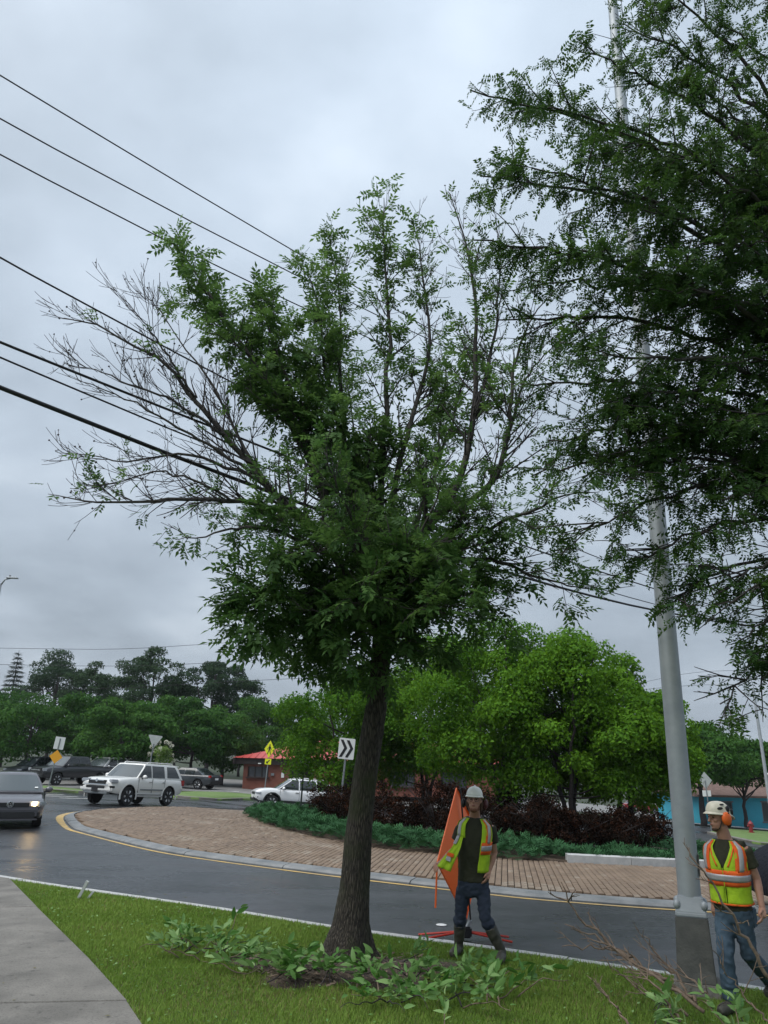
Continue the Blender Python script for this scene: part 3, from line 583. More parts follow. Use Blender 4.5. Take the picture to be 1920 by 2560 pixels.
def ash_branch(p, d, l, r, lv, leaf):
    n = max(4, int(l/.09)); bare = leaf < .22; P = wander(p, d, l, n, (.06 if bare else .035) + (.025 if lv > 1 else 0), .05 if bare else .07); tw.add(P, np.linspace(r, max(r*.35, .0028), n+1))
    if lv < 3:
        k = int(l*({1: 5.2, 2: 5.5} if bare else {1: 6.8, 2: 8.5})[lv]) 
        for s in np.sort(rng.uniform(.12, .97, k)):
            i = min(int(s*n), n-1); t = unit(P[i+1]-P[i]); ll = l*(1-s*.6)*rng.uniform(.3, .55)*(1.3 if bare else 1) if lv == 1 else rng.uniform(.12, .3)
            ash_branch(P[i], side_dir(t, rng.uniform(.35, .7) if bare else rng.uniform(.5, .95)), max(ll, .12), max(r*.5*(1-s*.4), .0032), lv+1, leaf)
    if lv >= 2 and rng.random() < leaf*1.15: ash_leaves(P, .95*min(1, leaf+.25))
    elif lv >= 2 and leaf < .5 and rng.random() < .3:
        q = P[-1] if rng.random() < .5 else P[len(P)//2]; buds.append(q)
for pts, r, la, lb in LIMBS:
    P = curve(loc(pts), 40); ln = np.sum(np.linalg.norm(np.diff(P, axis=0), axis=1)); P[1:-1] += rng.normal(0, .012, (38, 3)); t = np.linspace(0, 1, 40)
    m_ = MB(); m_.tube([Vector(q) for q in P[::2]] + [Vector(P[-1])], list((r*.86*(1-t*.9))[::2]) + [r*.07], n=8); m_.build('limb', M['bark'], ash, smooth='all')
    for s in np.sort(rng.uniform(.16, .985, int(ln*(6.6 if la+lb > .5 else 8.5)))):
        i = min(int(s*39), 38); tt = unit(P[i+1]-P[i]); lf = la + (lb-la)*s
        d = side_dir(tt, rng.uniform(.45, .85) if lf < .22 else rng.uniform(.45, .95)); d[2] += .18
        ash_branch(P[i], d, rng.uniform(.35, 1.0)*(1.0 if lf < .22 else 1)*(1.15-s*.55)*min(1, ln/2.2+.3), max(r*(1-s*.86)*.34, .0045), 1 if rng.random() < .8 else 2, lf)
    ash_leaves(P[-12:], 2.0*lb)
tw.build('twigs', M['twig'], ash)['kind'] = 'stuff'
# dense low skirt of epicormic leaves round the fork
for c_, r_, n in (((-0.746, 8.900, 4.284), (.62, .7, .5), 330), ((-0.115, 8.800, 3.893), (.7, .8, .45), 640), ((0.493, 8.900, 4.122), (.6, .8, .45), 430), ((-0.298, 9.100, 4.959), (.8, .9, .6), 260), ((0.497, 9.100, 4.876), (.75, .9, .55), 260), ((-1.142, 8.500, 3.804), (.45, .4, .4), 240), ((0.909, 8.800, 4.207), (.5, .6, .35), 220), ((-0.874, 9.300, 3.390), (.45, .5, .35), 200), ((-0.046, 8.900, 3.081), (.3, .4, .3), 100), ((1.453, 8.600, 4.749), (.5, .5, .35), 140), ((-1.364, 8.400, 3.379), (.35, .4, .3), 150), ((-0.569, 9.200, 3.148), (.5, .5, .25), 130), ((-1.595, 8.300, 3.751), (.2, .25, .2), 60), ((-1.336, 9.100, 7.277), (.45, .6, .4), 130), ((-0.543, 9.200, 6.016), (.6, .7, .6), 220)):
    d = rng.normal(0, 1, (n, 3)); d = unit(d); q = loc(c_) + d*np.array(r_)*(rng.random((n, 1))**.45); AL['p'] += list(q); dd = d + rng.normal(0, .5, (n, 3)); dd[:, 2] -= .35; AL['d'] += list(unit(dd)); AL['u'] += list(np.c_[rng.normal(0, .4, (n, 2)), np.ones(n)])
lp, ld, lu = (np.array(AL[k]) for k in 'pdu'); lS = rng.uniform(.55, 1.1, len(lp))
lS *= np.where(lp[:, 2] < 4.2, 1.2, np.where(lp[:, 2] > 5.8, 1.12, .95))
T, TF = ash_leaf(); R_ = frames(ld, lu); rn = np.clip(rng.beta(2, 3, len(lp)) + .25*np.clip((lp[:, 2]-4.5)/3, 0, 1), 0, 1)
cd = np.linalg.norm(lp + AO - np.array((0, 0, CAMH)), axis=1)/lS; order = np.argsort(cd)
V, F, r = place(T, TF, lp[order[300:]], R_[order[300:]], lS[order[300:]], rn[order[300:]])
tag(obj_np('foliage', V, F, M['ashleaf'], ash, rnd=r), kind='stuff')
lms = [mesh_np('leaf', T, TF, M['ashleaf'], rnd=np.full(len(T), v_)) for v_ in (.15, .4, .6)]
for i in order[:300]:
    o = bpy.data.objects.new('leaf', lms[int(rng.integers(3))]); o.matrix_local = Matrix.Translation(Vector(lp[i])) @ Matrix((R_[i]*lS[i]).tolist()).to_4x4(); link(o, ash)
# small dark seed clusters left on the bare twigs
bq = np.array(buds); T8 = np.array([(1, 0, 0), (-1, 0, 0), (0, 1, 0), (0, -1, 0), (0, 0, 1), (0, 0, -1)])*1.0; TF8 = [(0, 2, 4), (2, 1, 4), (1, 3, 4), (3, 0, 4), (2, 0, 5), (1, 2, 5), (3, 1, 5), (0, 3, 5)]
V, F, r = place(T8, TF8, bq, np.repeat(np.eye(3)[None], len(bq), 0), rng.uniform(.009, .018, len(bq)), np.zeros(len(bq)))
tag(obj_np('seed_clusters', V, F, M['twig'], ash), kind='stuff')
print('ash leaves', len(lp), 'buds', len(bq))

# ------------------------------------------------------------------ honey locust reaching in from the right
LT = np.array((5.3, 6.6, 0.0)); loc_t = tag(empty('honey_locust_tree', tuple(LT)), 'large honey locust with fine feathery leaves hanging in front of the light pole', 'tree')
def ll_(P): return np.asarray(P, float) - LT
tr = curve([(0, 0, -.05), (.05, 0, 1.5), (-.05, .1, 3.2), (.0, 0, 5.5), (.1, .1, 8.0), (.05, 0, 10.5)], 30)
MB().tube([Vector(p) for p in tr], list(np.interp(tr[:, 2], [0, .4, 3, 7, 10.5], [.24, .17, .14, .09, .03])), n=16).build('trunk', M['bark'], loc_t, smooth='all')
LL = dict(p=[], d=[], u=[]); tw = Twigs(4)
def loc_leaves(P, dens):
    L_ = np.sum(np.linalg.norm(np.diff(P, axis=0), axis=1)); n = rng.poisson(dens*L_/.023)
    for _ in range(n):
        s = rng.uniform(.05, 1)*(len(P)-1); i = min(int(s), len(P)-2); p = P[i] + (P[i+1]-P[i])*(s-i); t = unit(P[i+1]-P[i])
        d = side_dir(t, rng.uniform(.5, 1.3)); d[2] -= rng.uniform(.1, .7); LL['p'].append(p); LL['d'].append(unit(d)); LL['u'].append((rng.normal(0, .4), rng.normal(0, .4), 1))
def loc_branch(p, d, l, r, lv, leaf):
    n = max(4, int(l/.1)); P = wander(p, d, l, n, -.03 if lv > 1 else -.012, .06); tw.add(P, np.linspace(r, max(r*.3, .0025), n+1))
    if lv < 3:
        for s in np.sort(rng.uniform(.1, .97, int(l*(5.5 if lv == 1 else 7)))):
            i = min(int(s*n), n-1); t = unit(P[i+1]-P[i]); d2 = side_dir(t, rng.uniform(.5, 1.0)); d2[2] *= .45
            loc_branch(P[i], d2, max(.15, l*rng.uniform(.25, .5)), max(r*.5, .0032), lv+1, leaf)
    if lv >= 2: loc_leaves(P, leaf)
LOC = [  # trunk height, tip, leafiness
 (6.2, (0.743, 6.000, 8.393), .8), (6.6, (1.152, 5.600, 7.824), .8), (5.8, (0.829, 6.000, 7.358), .75), (5.2, (0.734, 5.900, 6.560), .8), (5.6, (1.172, 5.300, 6.838), .85),
 (6.8, (1.768, 5.700, 8.577), .75), (7.2, (2.412, 6.200, 9.548), .7), (5.0, (1.243, 5.800, 6.086), .8), (4.8, (1.412, 5.200, 5.977), .9), (4.4, (1.128, 5.900, 5.125), .75), (4.2, (1.323, 5.800, 4.573), .8),
 (4.6, (1.483, 5.300, 5.034), .7), (3.9, (1.732, 5.800, 4.305), .7), (6.0, (1.905, 5.200, 7.143), .95), (5.4, (2.094, 5.400, 6.543), .95), (5.0, (2.125, 5.300, 5.696), .85), (6.4, (2.749, 5.800, 8.373), .95),
 (7.4, (3.253, 6.000, 9.447), .95), (5.8, (2.930, 5.600, 7.249), 1.0), (5.2, (2.837, 5.400, 6.247), 1.0), (4.6, (2.582, 5.600, 5.231), .8), (4.3, (2.623, 5.400, 4.606), .8), (4.0, (2.337, 5.700, 4.285), .65),
 (3.9, (2.538, 5.500, 3.989), .6), (3.7, (2.197, 5.900, 3.293), .5), (3.6, (2.477, 5.600, 3.301), .55), (3.5, (2.614, 5.600, 2.950), .5), (3.4, (2.506, 5.800, 2.507), .4), (3.6, (2.598, 5.300, 3.243), .6),
 (7.8, (4.013, 6.400, 10.795), .9), (4.3, (1.223, 6.000, 4.331), .7), (4.1, (1.570, 5.900, 3.827), .6), (3.9, (1.937, 6.000, 3.598), .55), (4.5, (1.675, 5.600, 4.810), .7), (4.2, (1.906, 5.700, 4.478), .65), (5.0, (0.967, 6.100, 5.863), .4), (6.5, (2.722, 6.200, 10.245), .7), (4.9, (3.193, 5.900, 5.886), .9), (3.8, (3.087, 5.900, 4.451), .7), (6.1, (3.765, 6.400, 8.725), .9), (3.5, (2.788, 5.700, 2.678), .5)]
for zs, tip, lf in LOC:
    a = tr[np.argmin(np.abs(tr[:, 2]-zs*.92))]; b = ll_(tip); L_ = np.linalg.norm(b-a); up = np.array((0, 0, .32 + .05*L_))
    P = curve([a, a*.7+b*.3 + up*.8, a*.35+b*.65 + up, b], 30); P[1:-1] += rng.normal(0, .015, (28, 3)); t = np.linspace(0, 1, 30); r = .014 + .0065*L_
    MB().tube([Vector(q) for q in P], list(r*(1-t*.85)), n=7).build('limb', M['bark'], loc_t, smooth='all')
    for s in np.sort(rng.uniform(.18, .99, int(L_*6.5))):
        i = min(int(s*29), 28); tt = unit(P[i+1]-P[i]); d = side_dir(tt, rng.uniform(.5, 1.1)); d[2] *= .4
        loc_branch(P[i], d, rng.uniform(.35, .85)*(1.1-s*.4), .008, 1 if rng.random() < .65 else 2, lf*.52)
    loc_leaves(P[-9:], lf*.8)
tw.build('twigs', M['twig'], loc_t)['kind'] = 'stuff'
lp, ld, lu = (np.array(LL[k]) for k in 'pdu'); lS = rng.uniform(.75, 1.25, len(lp)); R_ = frames(ld, lu); rn = rng.beta(2, 2.5, len(lp))
wp = lp + LT; okv = (wp[:, 0]/wp[:, 1] < .74); lp, R_, lS, rn, wp = lp[okv], R_[okv], lS[okv], rn[okv], wp[okv]
cd = np.linalg.norm(wp - np.array((0, 0, CAMH)), axis=1)/lS + 50*(wp[:, 0]/wp[:, 1] > .46); order = np.argsort(cd)
LFV = [locust_leaf(l_, p_, b_) for l_, p_, b_ in ((.19, 8, .25), (.15, 7, .1), (.21, 10, .5), (.17, 8, -.1), (.13, 6, .35))]; Vs, Fs, rs2, c_ = [], [], [], 0
for k in range(5):
    ix = order[300:][k::5]; V, F, r = place(LFV[k][0], LFV[k][1], lp[ix], R_[ix], lS[ix], rn[ix]); Vs.append(V); Fs.append(F + c_); rs2.append(r); c_ += len(V)
tag(obj_np('foliage', np.vstack(Vs), np.vstack(Fs), M['locust'], loc_t, rnd=np.concatenate(rs2)), kind='stuff')
lms = [mesh_np('leaf', LFV[k][0], LFV[k][1], M['locust'], rnd=np.full(len(LFV[k][0]), v_)) for k, v_ in enumerate((.2, .5, .8, .35, .6))]
for i in order[:300]:
    o = bpy.data.objects.new('leaf', lms[int(rng.integers(5))]); o.matrix_local = Matrix.Translation(Vector(lp[i])) @ Matrix((R_[i]*lS[i]).tolist()).to_4x4(); link(o, loc_t)
print('locust leaves', len(lp))

# ------------------------------------------------------------------ broad-leaved crowns made of leaf clumps
def clump_lobes(c, R, k, lob=(.26, .42), shell=(.45, .88), flat=.8):
    d = unit(rng.normal(0, 1, (k, 3))); d[:, 2] = np.where(d[:, 2] < -.93, -d[:, 2], d[:, 2])
    q = np.array(c) + d*np.array(R)*rng.uniform(*shell, (k, 1)); r = np.mean(R[:2])*rng.uniform(*lob, k)
    return np.c_[q, r, r, r*flat]
def leaf_cloud(lobes, n, size, asp=.55, jit=.7, inner=.5, droop=0.0, minz=None):
    w = lobes[:, 3]**2; i = rng.choice(len(lobes), n, p=w/w.sum()); d = unit(rng.normal(0, 1, (n, 3))); d[:, 2] = np.where((d[:, 2] < -.35) & (rng.random(n) < .6), -d[:, 2], d[:, 2])
    p = lobes[i, :3] + d*lobes[i, 3:6]*(inner + (1-inner)*rng.random((n, 1))**.5)*(1 + .14*np.sin(d[:, :1]*9 + i[:, None]) )
    nr = unit(d + rng.normal(0, jit, (n, 3)) + np.array((0, 0, .35))); t = unit(np.cross(nr, rng.normal(0, 1, (n, 3)))); t[:, 2] -= droop; t = unit(t)
    R_ = frames(t, nr); S = size*rng.uniform(.65, 1.35, n)
    T = np.array([(0, 0, 0), (.45, asp/2, .06), (1, 0, -.1), (.45, -asp/2, .06)])
    if minz is not None: k_ = p[:, 2] > minz; p, R_, S = p[k_], R_[k_], S[k_]
    lobe_tone = rng.normal(0, .13, len(lobes))[i]; lobe_tone = lobe_tone[k_] if minz is not None else lobe_tone
    return place(T, [(0, 1, 2, 3)], p, R_, S, np.clip(rng.beta(2, 2, len(p)) + lobe_tone, 0, 1))
def tree(name, label, base, H, R, mat, nleaf, size, low=.22, lobes=70, group=None, seed=0, stems=1, trunk_r=.16, lob=(.15, .29), barkm='twig', shell=(.45, .88), asp=.55, flat=.58, cat='tree', widen=1.0, inner=.5):
    global rng
    rng = np.random.default_rng(seed+101)
    o = tag(empty(name, base), label, cat, group); zc = H*(1+low)/2; Rz = H*(1-low)/2
    lb = clump_lobes((0, 0, zc), (R*.86, R*.86*widen, Rz*.86), lobes, lob, shell, flat)
    V, F, r = leaf_cloud(lb, nleaf, size, asp, minz=max(H*low*.55, .35), inner=inner); r = np.clip(r + rng.uniform(-.18, .2), 0, 1); obj_np('crown', V, F, M[mat], o, rnd=r)
    for s in range(stems):
        a = 2*math.pi*s/stems + .5; b0 = np.array((math.cos(a), math.sin(a), 0))*(.22 if stems > 1 else 0); top = np.array((math.cos(a)*R*.35*(stems > 1), math.sin(a)*R*.35*(stems > 1), H*.82))
        P = curve([b0 + (0, 0, -.15), b0*1.2 + (0, 0, H*.25), b0*.4 + top*.6, top], 14); P[1:-1] += rng.normal(0, .05, (12, 3))
        MB().tube([Vector(q) for q in P], list(np.linspace(trunk_r, trunk_r*.15, 14)), n=9).build('trunk', M[barkm], o, smooth='all')
    tw = Twigs(5)
    for q in lb[rng.permutation(len(lb))[:min(18, len(lb))]]:
        z0 = rng.uniform(.28, .6)*H; a = np.array((0, 0, min(z0, q[2]*.8))); c_ = q[:3]
        tw.add(curve([a, a*.5 + c_*.5 + (0, 0, -.1*R*.3), c_], 8), np.linspace(trunk_r*.4, .012, 8))
    tw.build('boughs', M[barkm], o)
    return o

# the clump of bright trees on the island
isl = [((-1.064, 33.500, 2.056), 6.4, 3.3, 'left end of the island clump, branches low over the white crossover'), ((2.120, 34.000, 2.135), 8.4, 3.4, 'behind the ash trunk in the island clump'),
       ((4.239, 27.500, 2.187), 7.9, 3.4, 'tallest rounded crown of the island clump'), ((6.139, 26.000, 2.234), 7.0, 3.1, 'behind the orange warning sign side of the clump'), ((8.255, 27.000, 2.286), 6.6, 2.5, 'right end of the clump')]
isl_lab = ['low-branched bright green tree at the chevron end of the island clump', 'bright green multi-stem island tree directly behind the ash trunk', 'tallest bright green tree of the island clump, above the white-helmeted worker', 'round bright green island tree over the dark red shrubs', 'bright green island tree next to the tall grey light pole']
for k, (p, H_, R_0, _) in enumerate(isl):
    tree('island_tree', isl_lab[k], (p[0], p[1], gz(p[0], p[1])+.1), H_*1.03, R_0*1.24, 'birch', 42000, .12, low=.0, lobes=95, group='bright green trees on the roundabout island', seed=11+k, stems=3, trunk_r=.09, lob=(.15, .27), asp=.6, flat=.7)

# the wood behind the car park, every tree at its own distance and height
def bg(px_x, depth, H_, R_0, mat, label, seed, n=7000, size=.24, **k):
    return tree(k.pop('name', 'maple_tree'), label, (px_x, depth, gz(px_x, depth)), H_, R_0*1.28, mat, int(n*1.9), size, group=k.pop('group', 'trees behind the car park'), seed=seed, **k)
bg(-27.73, 64.00, 7.2, 3.9, 'maple', 'dense dark green maple standing behind the grey hatchback', 1, low=.08)
bg(-24.67, 66.00, 7.4, 3.6, 'maple', 'dense green maple leaning over the black pickup', 2, low=.06)
bg(-19.79, 62.00, 6.9, 3.7, 'maple', 'spreading green maple whose branches hang over the white pickup', 3, low=.06, n=9000)
bg(-18.88, 70.00, 7.6, 3.6, 'maple', 'green maple behind the plain back of the triangular sign', 4, low=.1)
bg(-15.18, 66.00, 7.4, 3.5, 'maple', 'low-skirted green maple left of the red-roofed building', 5, low=.06, n=9000)
bg(-12.95, 68.00, 7.0, 3.2, 'maple', 'green maple touching the left gable of the red-roofed building', 6, low=.06, n=8000)
bg(-12.36, 82.00, 9.0, 4.0, 'maple', 'dark maple rising behind the red roof', 7, low=.1)
bg(-7.85, 86.00, 9.5, 4.2, 'maple', 'dark maple behind the middle of the red roof', 8, low=.1)
bg(-36.32, 76.00, 8.8, 4.4, 'maple', 'dark maple at the outer end of the wood beside the street lamp', 9, low=.05)
bg(-38.80, 95.00, 14.6, 4.6, 'poplar', 'tall hazy poplar with a broad triple top', 21, low=.2, n=8000, name='poplar_tree', lobes=44, lob=(.2, .32), trunk_r=.25)
bg(-33.70, 92.00, 13.2, 3.2, 'poplar', 'tall hazy poplar, lower neighbour of the triple-topped one', 22, low=.2, n=6000, name='poplar_tree', lobes=36, lob=(.2, .32), trunk_r=.22)
bg(-33.23, 98.00, 10.8, 3.4, 'poplar', 'small hazy poplar in the dip between the two tall groups', 23, low=.1, n=6000, name='poplar_tree')
bg(-25.26, 88.00, 14.6, 4.3, 'poplar', 'tallest dark tree with a wide domed top above the wood', 24, low=.34, n=9000, name='oak_tree', lobes=48, lob=(.17, .27), trunk_r=.26)
bg(-18.92, 90.00, 13.6, 4.2, 'poplar', 'tall open tree with bare forked limbs showing under its crown', 25, low=.45, n=6500, name='oak_tree', lobes=38, lob=(.15, .24), trunk_r=.26)
bg(-15.69, 92.00, 11.5, 3.4, 'poplar', 'mid-height dark tree beside the open forked one', 26, low=.2, n=6000, name='oak_tree')
bg(-24.99, 100.00, 9.5, 3.8, 'poplar', 'bushy tree filling the gap below the domed one', 27, low=.1, n=6000, name='oak_tree')
bg(23.82, 60.00, 7.4, 4.3, 'maple', 'broad dark tree over the turquoise house beyond the light pole', 31, low=.3, n=11000, group='trees around the turquoise house', size=.26, trunk_r=.25)
bg(27.84, 62.00, 6.6, 3.4, 'maple', 'dark tree over the brown roof of the turquoise house', 32, low=.36, n=9000, group='trees around the turquoise house', size=.26)
bg(44.87, 90.00, 7.6, 4.2, 'maple', 'dark tree at the far gable of the turquoise house behind the lamp post', 33, low=.2, n=8000, group='trees around the turquoise house', size=.26)
bg(41.39, 120.00, 8.5, 5.0, 'maple', 'dark tree behind the parked cars by the turquoise house', 34, low=.2, n=8000, group='trees around the turquoise house', size=.3)
# spruce at the far left
sx, sy = -46.40, 100.00
rng = np.random.default_rng(55); sp_ = tag(empty('spruce_tree', (sx, sy, gz(sx, sy))), 'dark spire of a spruce standing above the maples', 'tree')
MB().tube([(0, 0, -.1), (0, 0, 7), (0, 0, 14.2)], [.22, .13, .02], n=8).build('trunk', M['twig'], sp_)
P = []; D = []
for _ in range(9000):
    h = 14.0*(1-rng.random()**.6*.9); a = rng.random()*6.283; a = round(a/(6.283/9))*(6.283/9) + rng.normal(0, .16) + h*1.7; rr = (14.4-h)*.235*rng.random()**.5; lay = round(h/.55)*.55
    P.append((math.cos(a)*rr, math.sin(a)*rr, lay + rng.normal(0, .07) - rr*.12)); D.append((math.cos(a), math.sin(a), -.25 + rng.normal(0, .3)))
R_ = frames(np.array(D), np.c_[rng.normal(0, .4, (9000, 2)), np.ones(9000)]); T = np.array([(0, -.05, 0), (.6, -.02, 0), (.6, .02, 0), (0, .05, 0)])
V, F, r = place(T, [(0, 1, 2, 3)], np.array(P), R_, rng.uniform(.5, 1.0, 9000), rng.random(9000)); obj_np('crown', V, F, M['spruce'], sp_, rnd=r)
# flowering hydrangea by the triangular sign
hx, hy = -15.23, 57.00; rng = np.random.default_rng(56)
hb = tag(empty('hydrangea_shrub', (hx, hy, gz(hx, hy))), 'pale green hydrangea with cream flower heads behind the white off-roader', 'shrub')
lb = clump_lobes((0, 0, 1.7), (.85, .85, 1.4), 16, (.3, .45)); V, F, r = leaf_cloud(lb, 1400, .16); obj_np('crown', V, F, M['hydr'], hb, rnd=r)
d = unit(rng.normal(0, 1, (14, 3))); d[:, 2] = np.abs(d[:, 2]); fl = np.c_[d*np.array((1.0, 1.0, 1.5)) + (0, 0, 1.75), np.full((14, 3), .16)]; V, F, r = leaf_cloud(fl, 1400, .06); obj_np('flower_heads', V, F, M['petal'], hb, rnd=r)
MB().tube([(0, 0, -.05), (0, 0, 1.8)], [.06, .03], n=6).build('stem', M['twig'], hb)

# barberry shrubs in the bed
BB = [(-1.35, 27.50, 1.25, 1.35), (-0.37, 25.50, 1.25, 1.5), (0.80, 24.50, 1.15, 1.45), (1.79, 24.00, 1.15, 1.6), (2.74, 23.40, 1.15, 1.45), (3.66, 23.00, 1.1, 1.35), (4.59, 22.80, 1.15, 1.3), (5.44, 22.60, 1.1, 1.25), (6.34, 22.60, 1.15, 1.25), (7.31, 23.00, 1.15, 1.25), (-0.66, 30.00, 1.3, 1.35), (2.67, 27.50, 1.3, 1.6), (4.67, 26.50, 1.3, 1.5), (6.65, 26.00, 1.2, 1.4)]
bbl = ['rounded blackish shrub beside the chevron sign', 'dark shrub seen left of the ash trunk', 'dark shrub just right of the ash trunk', 'dark red shrub behind the orange warning sign', 'dark red shrub behind the white-helmeted worker'] + ['first dark red barberry past the white-helmeted worker towards the light pole', 'second dark red barberry past the white-helmeted worker towards the light pole', 'third dark red barberry past the white-helmeted worker towards the light pole', 'fourth dark red barberry past the white-helmeted worker towards the light pole', 'last dark red barberry of the row, next to the light pole'] + ['blackish shrub of the second row behind the chevron sign'] + ['dark barberry shrub of the second row under the island trees']*3
for k, (x, y, r0_, h_) in enumerate([(b[0][0], b[0][1], b[1], b[2]) if isinstance(b[0], tuple) else (b[0], b[1], b[2], b[3]) for b in BB]):
    rng = np.random.default_rng(70+k); o = tag(empty('barberry_shrub', (x, y, gz(x, y)+.12)), bbl[k], 'shrub', 'dark barberry shrubs in the island bed')
    h_ = h_*(.86 + .16*math.sin(k*2.3)); lb = clump_lobes((0, 0, h_*.5), (r0_, r0_*.9, h_*.55), 44, (.14, .27), (.4, .98)); V, F, r = leaf_cloud(lb, 5600, .075, .5, minz=.02, inner=.3); r = r**2.2
    obj_np('crown', V, F, M['barberry'], o, rnd=r); tw = Twigs(4)
    for _ in range(14):
        a = rng.random()*6.283; tw.add(curve([(0, 0, -.05), (math.cos(a)*r0_*.3, math.sin(a)*r0_*.3, h_*.5), (math.cos(a)*r0_*.85, math.sin(a)*r0_*.8, h_*rng.uniform(.7, 1.0))], 7), np.linspace(.018, .004, 7))
    tw.build('stems', M['twig'], o)

# juniper ground cover along the bed edge
rng = np.random.default_rng(90); n = 26000
ed = BED; ti = rng.uniform(0, len(ed), n); i0_ = ti.astype(int) % len(ed); i1_ = (i0_+1) % len(ed); base_ = ed[i0_] + (ed[i1_]-ed[i0_])*(ti % 1)[:, None]
inn = offset(BED, 1.0, True); nv = inn[i0_]-ed[i0_]; wd = np.where(base_[:, 0] > 3.8, rng.uniform(.12, 2.6, n), rng.uniform(-.22, 2.2, n)); q = base_ + nv*wd[:, None]
front = ((base_[:, 1] < 30) & (base_[:, 0] < 10)) | (base_[:, 0] < -1.5) | ((base_[:, 0] > 8) & (base_[:, 1] < 37)); q, wd = q[front], wd[front]; n = len(q)
hgt = (.12 + .26*np.sin(np.clip((wd+.25)/2.3, 0, 1)*math.pi)**.6)*(.72 + .28*np.sin(q[:, 0]*2.3)*np.sin(q[:, 1]*1.9) ) + .07*np.sin(q[:, 0]*7+q[:, 1]*5); hgt = np.where(q[:, 0] > 4.6, hgt*.62, hgt); z = G(q[:, 0], q[:, 1]) + .1 + hgt*rng.random(n)**.35*1.15
a = rng.random(n)*6.283; d = np.c_[np.cos(a), np.sin(a), rng.uniform(-.15, .75, n)]; R_ = frames(d, np.c_[rng.normal(0, .5, (n, 2)), np.ones(n)])
T = []
for s_ in (-.55, -.2, .2, .55): T += [(0, 0, 0), (.14*math.cos(s_), .14*math.sin(s_)+.012, .012), (.17*math.cos(s_), .17*math.sin(s_), .02), (.14*math.cos(s_), .14*math.sin(s_)-.012, .012)]
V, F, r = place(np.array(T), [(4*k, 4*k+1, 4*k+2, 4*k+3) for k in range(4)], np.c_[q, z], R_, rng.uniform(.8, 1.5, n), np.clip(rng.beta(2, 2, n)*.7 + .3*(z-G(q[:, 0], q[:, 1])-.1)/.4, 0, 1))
tag(obj_np('juniper_ground_cover', V, F, M['juniper'], rnd=r), 'low bluish green juniper edging the island bed', 'ground cover', kind='stuff')

# ------------------------------------------------------------------ grass of the verge
rng = np.random.default_rng(91); VP = list(map(tuple, offset(KERB, -.17)[(KERB[:, 0] > -9) & (KERB[:, 0] < 7)])) + [(5.5, 4.5), (-1.2, 4.5)]
PAV = np.array(RE[::-1] + LE); n = 900000; th = rng.uniform(-.56, .56, n); dd = np.sqrt(rng.uniform(5.2**2, 16.5**2, n))*rng.uniform(.72, 1, n)
q = np.c_[np.sin(th)*dd, np.cos(th)*dd]; ok = inside(q, VP) & ~inside(q, [tuple(p) for p in PAV]); q = q[ok]
# bare soil around the ash
rs_ = np.hypot((q[:, 0]+.25)/1.15, (q[:, 1]-8.95)/.72); q = q[(rs_ > 1 + .22*np.sin(np.arctan2(q[:, 1]-8.95, q[:, 0]+.25)*5)) | (rng.random(len(q)) < .05)]; n = len(q); q = q + rng.normal(0, .016, q.shape)
pt = .5 + .5*np.sin(q[:, 0]*1.9 + 1.3*np.sin(q[:, 1]*1.4))*np.sin(q[:, 1]*2.3 + q[:, 0]); fine = rng.random(n)
edge = np.zeros(n); h = (.015 + .016*rng.random(n))*(.75 + .5*pt)*rng.choice([1, 1, 1, 1, 1.9], n)
a = rng.random(n)*6.283; le = rng.uniform(.2, .9, n)*h; w = rng.uniform(.003, .0052, n)*np.clip(np.hypot(q[:, 0], q[:, 1])/8, .8, 1.5)
b0 = np.c_[q, np.full(n, -.012)]; sd_ = np.c_[-np.sin(a), np.cos(a), np.zeros(n)]*w[:, None]; tip = b0 + np.c_[np.cos(a)*le, np.sin(a)*le, h]
V = np.stack([b0-sd_, b0+sd_, tip], 1).reshape(-1, 3); F = np.arange(3*n).reshape(-1, 3)
rn_ = np.clip(.15 + .45*fine + .35*pt + rng.normal(0, .08, n), 0, 1); dp = np.exp(-((q[:, 0]+1.0)/.9)**2-((q[:, 1]-8.0)/.7)**2) + .7*np.exp(-((q[:, 0]-2.2)/.6)**2-((q[:, 1]-8.1)/.5)**2) + .35*(np.sin(q[:, 0]*2.7+q[:, 1])*np.sin(q[:, 1]*3.3-q[:, 0]*1.3) > .55); dry = rng.random(n) < .035 + .22*dp
for msk, mt, nm_, lb_ in ((~dry, 'grass', 'grass', 'short green verge grass between the kerb and the pavement'), (dry, 'drygrass', 'dry_grass', 'dry straw-coloured blades scattered through the verge grass')):
    VV_ = V.reshape(-1, 3, 3)[msk].reshape(-1, 3); tag(obj_np(nm_, VV_, np.arange(len(VV_)).reshape(-1, 3), M[mt], rnd=np.repeat(rn_[msk], 3)), lb_, 'grass', kind='stuff')
print('grass', n)
# clover and plantain flecks low in the grass
n = 2600; q = np.c_[rng.uniform(-5, 4.5, n), rng.uniform(5.6, 13.4, n)]; q = q[inside(q, VP) & ~inside(q, [tuple(p) for p in PAV]) & (rng.random(n) < .4 + .6*(np.sin(q[:, 0]*3.1)*np.sin(q[:, 1]*2.7) > .1))]; n = len(q)
a = rng.random(n)*6.283; R_ = frames(np.c_[np.cos(a), np.sin(a), rng.uniform(-.1, .5, n)], np.c_[rng.normal(0, .3, (n, 2)), np.ones(n)]); T = np.array([(0, 0, 0), (.45, .3, .04), (1, 0, 0), (.45, -.3, .04)])
V, F, r = place(T, [(0, 1, 2, 3)], np.c_[q, rng.uniform(.012, .05, n)], R_, rng.uniform(.025, .05, n), rng.random(n)); tag(obj_np('broad_leaf_weeds', V, F, M['cutleaf'], rnd=r), 'small broad weeds scattered low in the verge grass', 'weeds', kind='stuff')

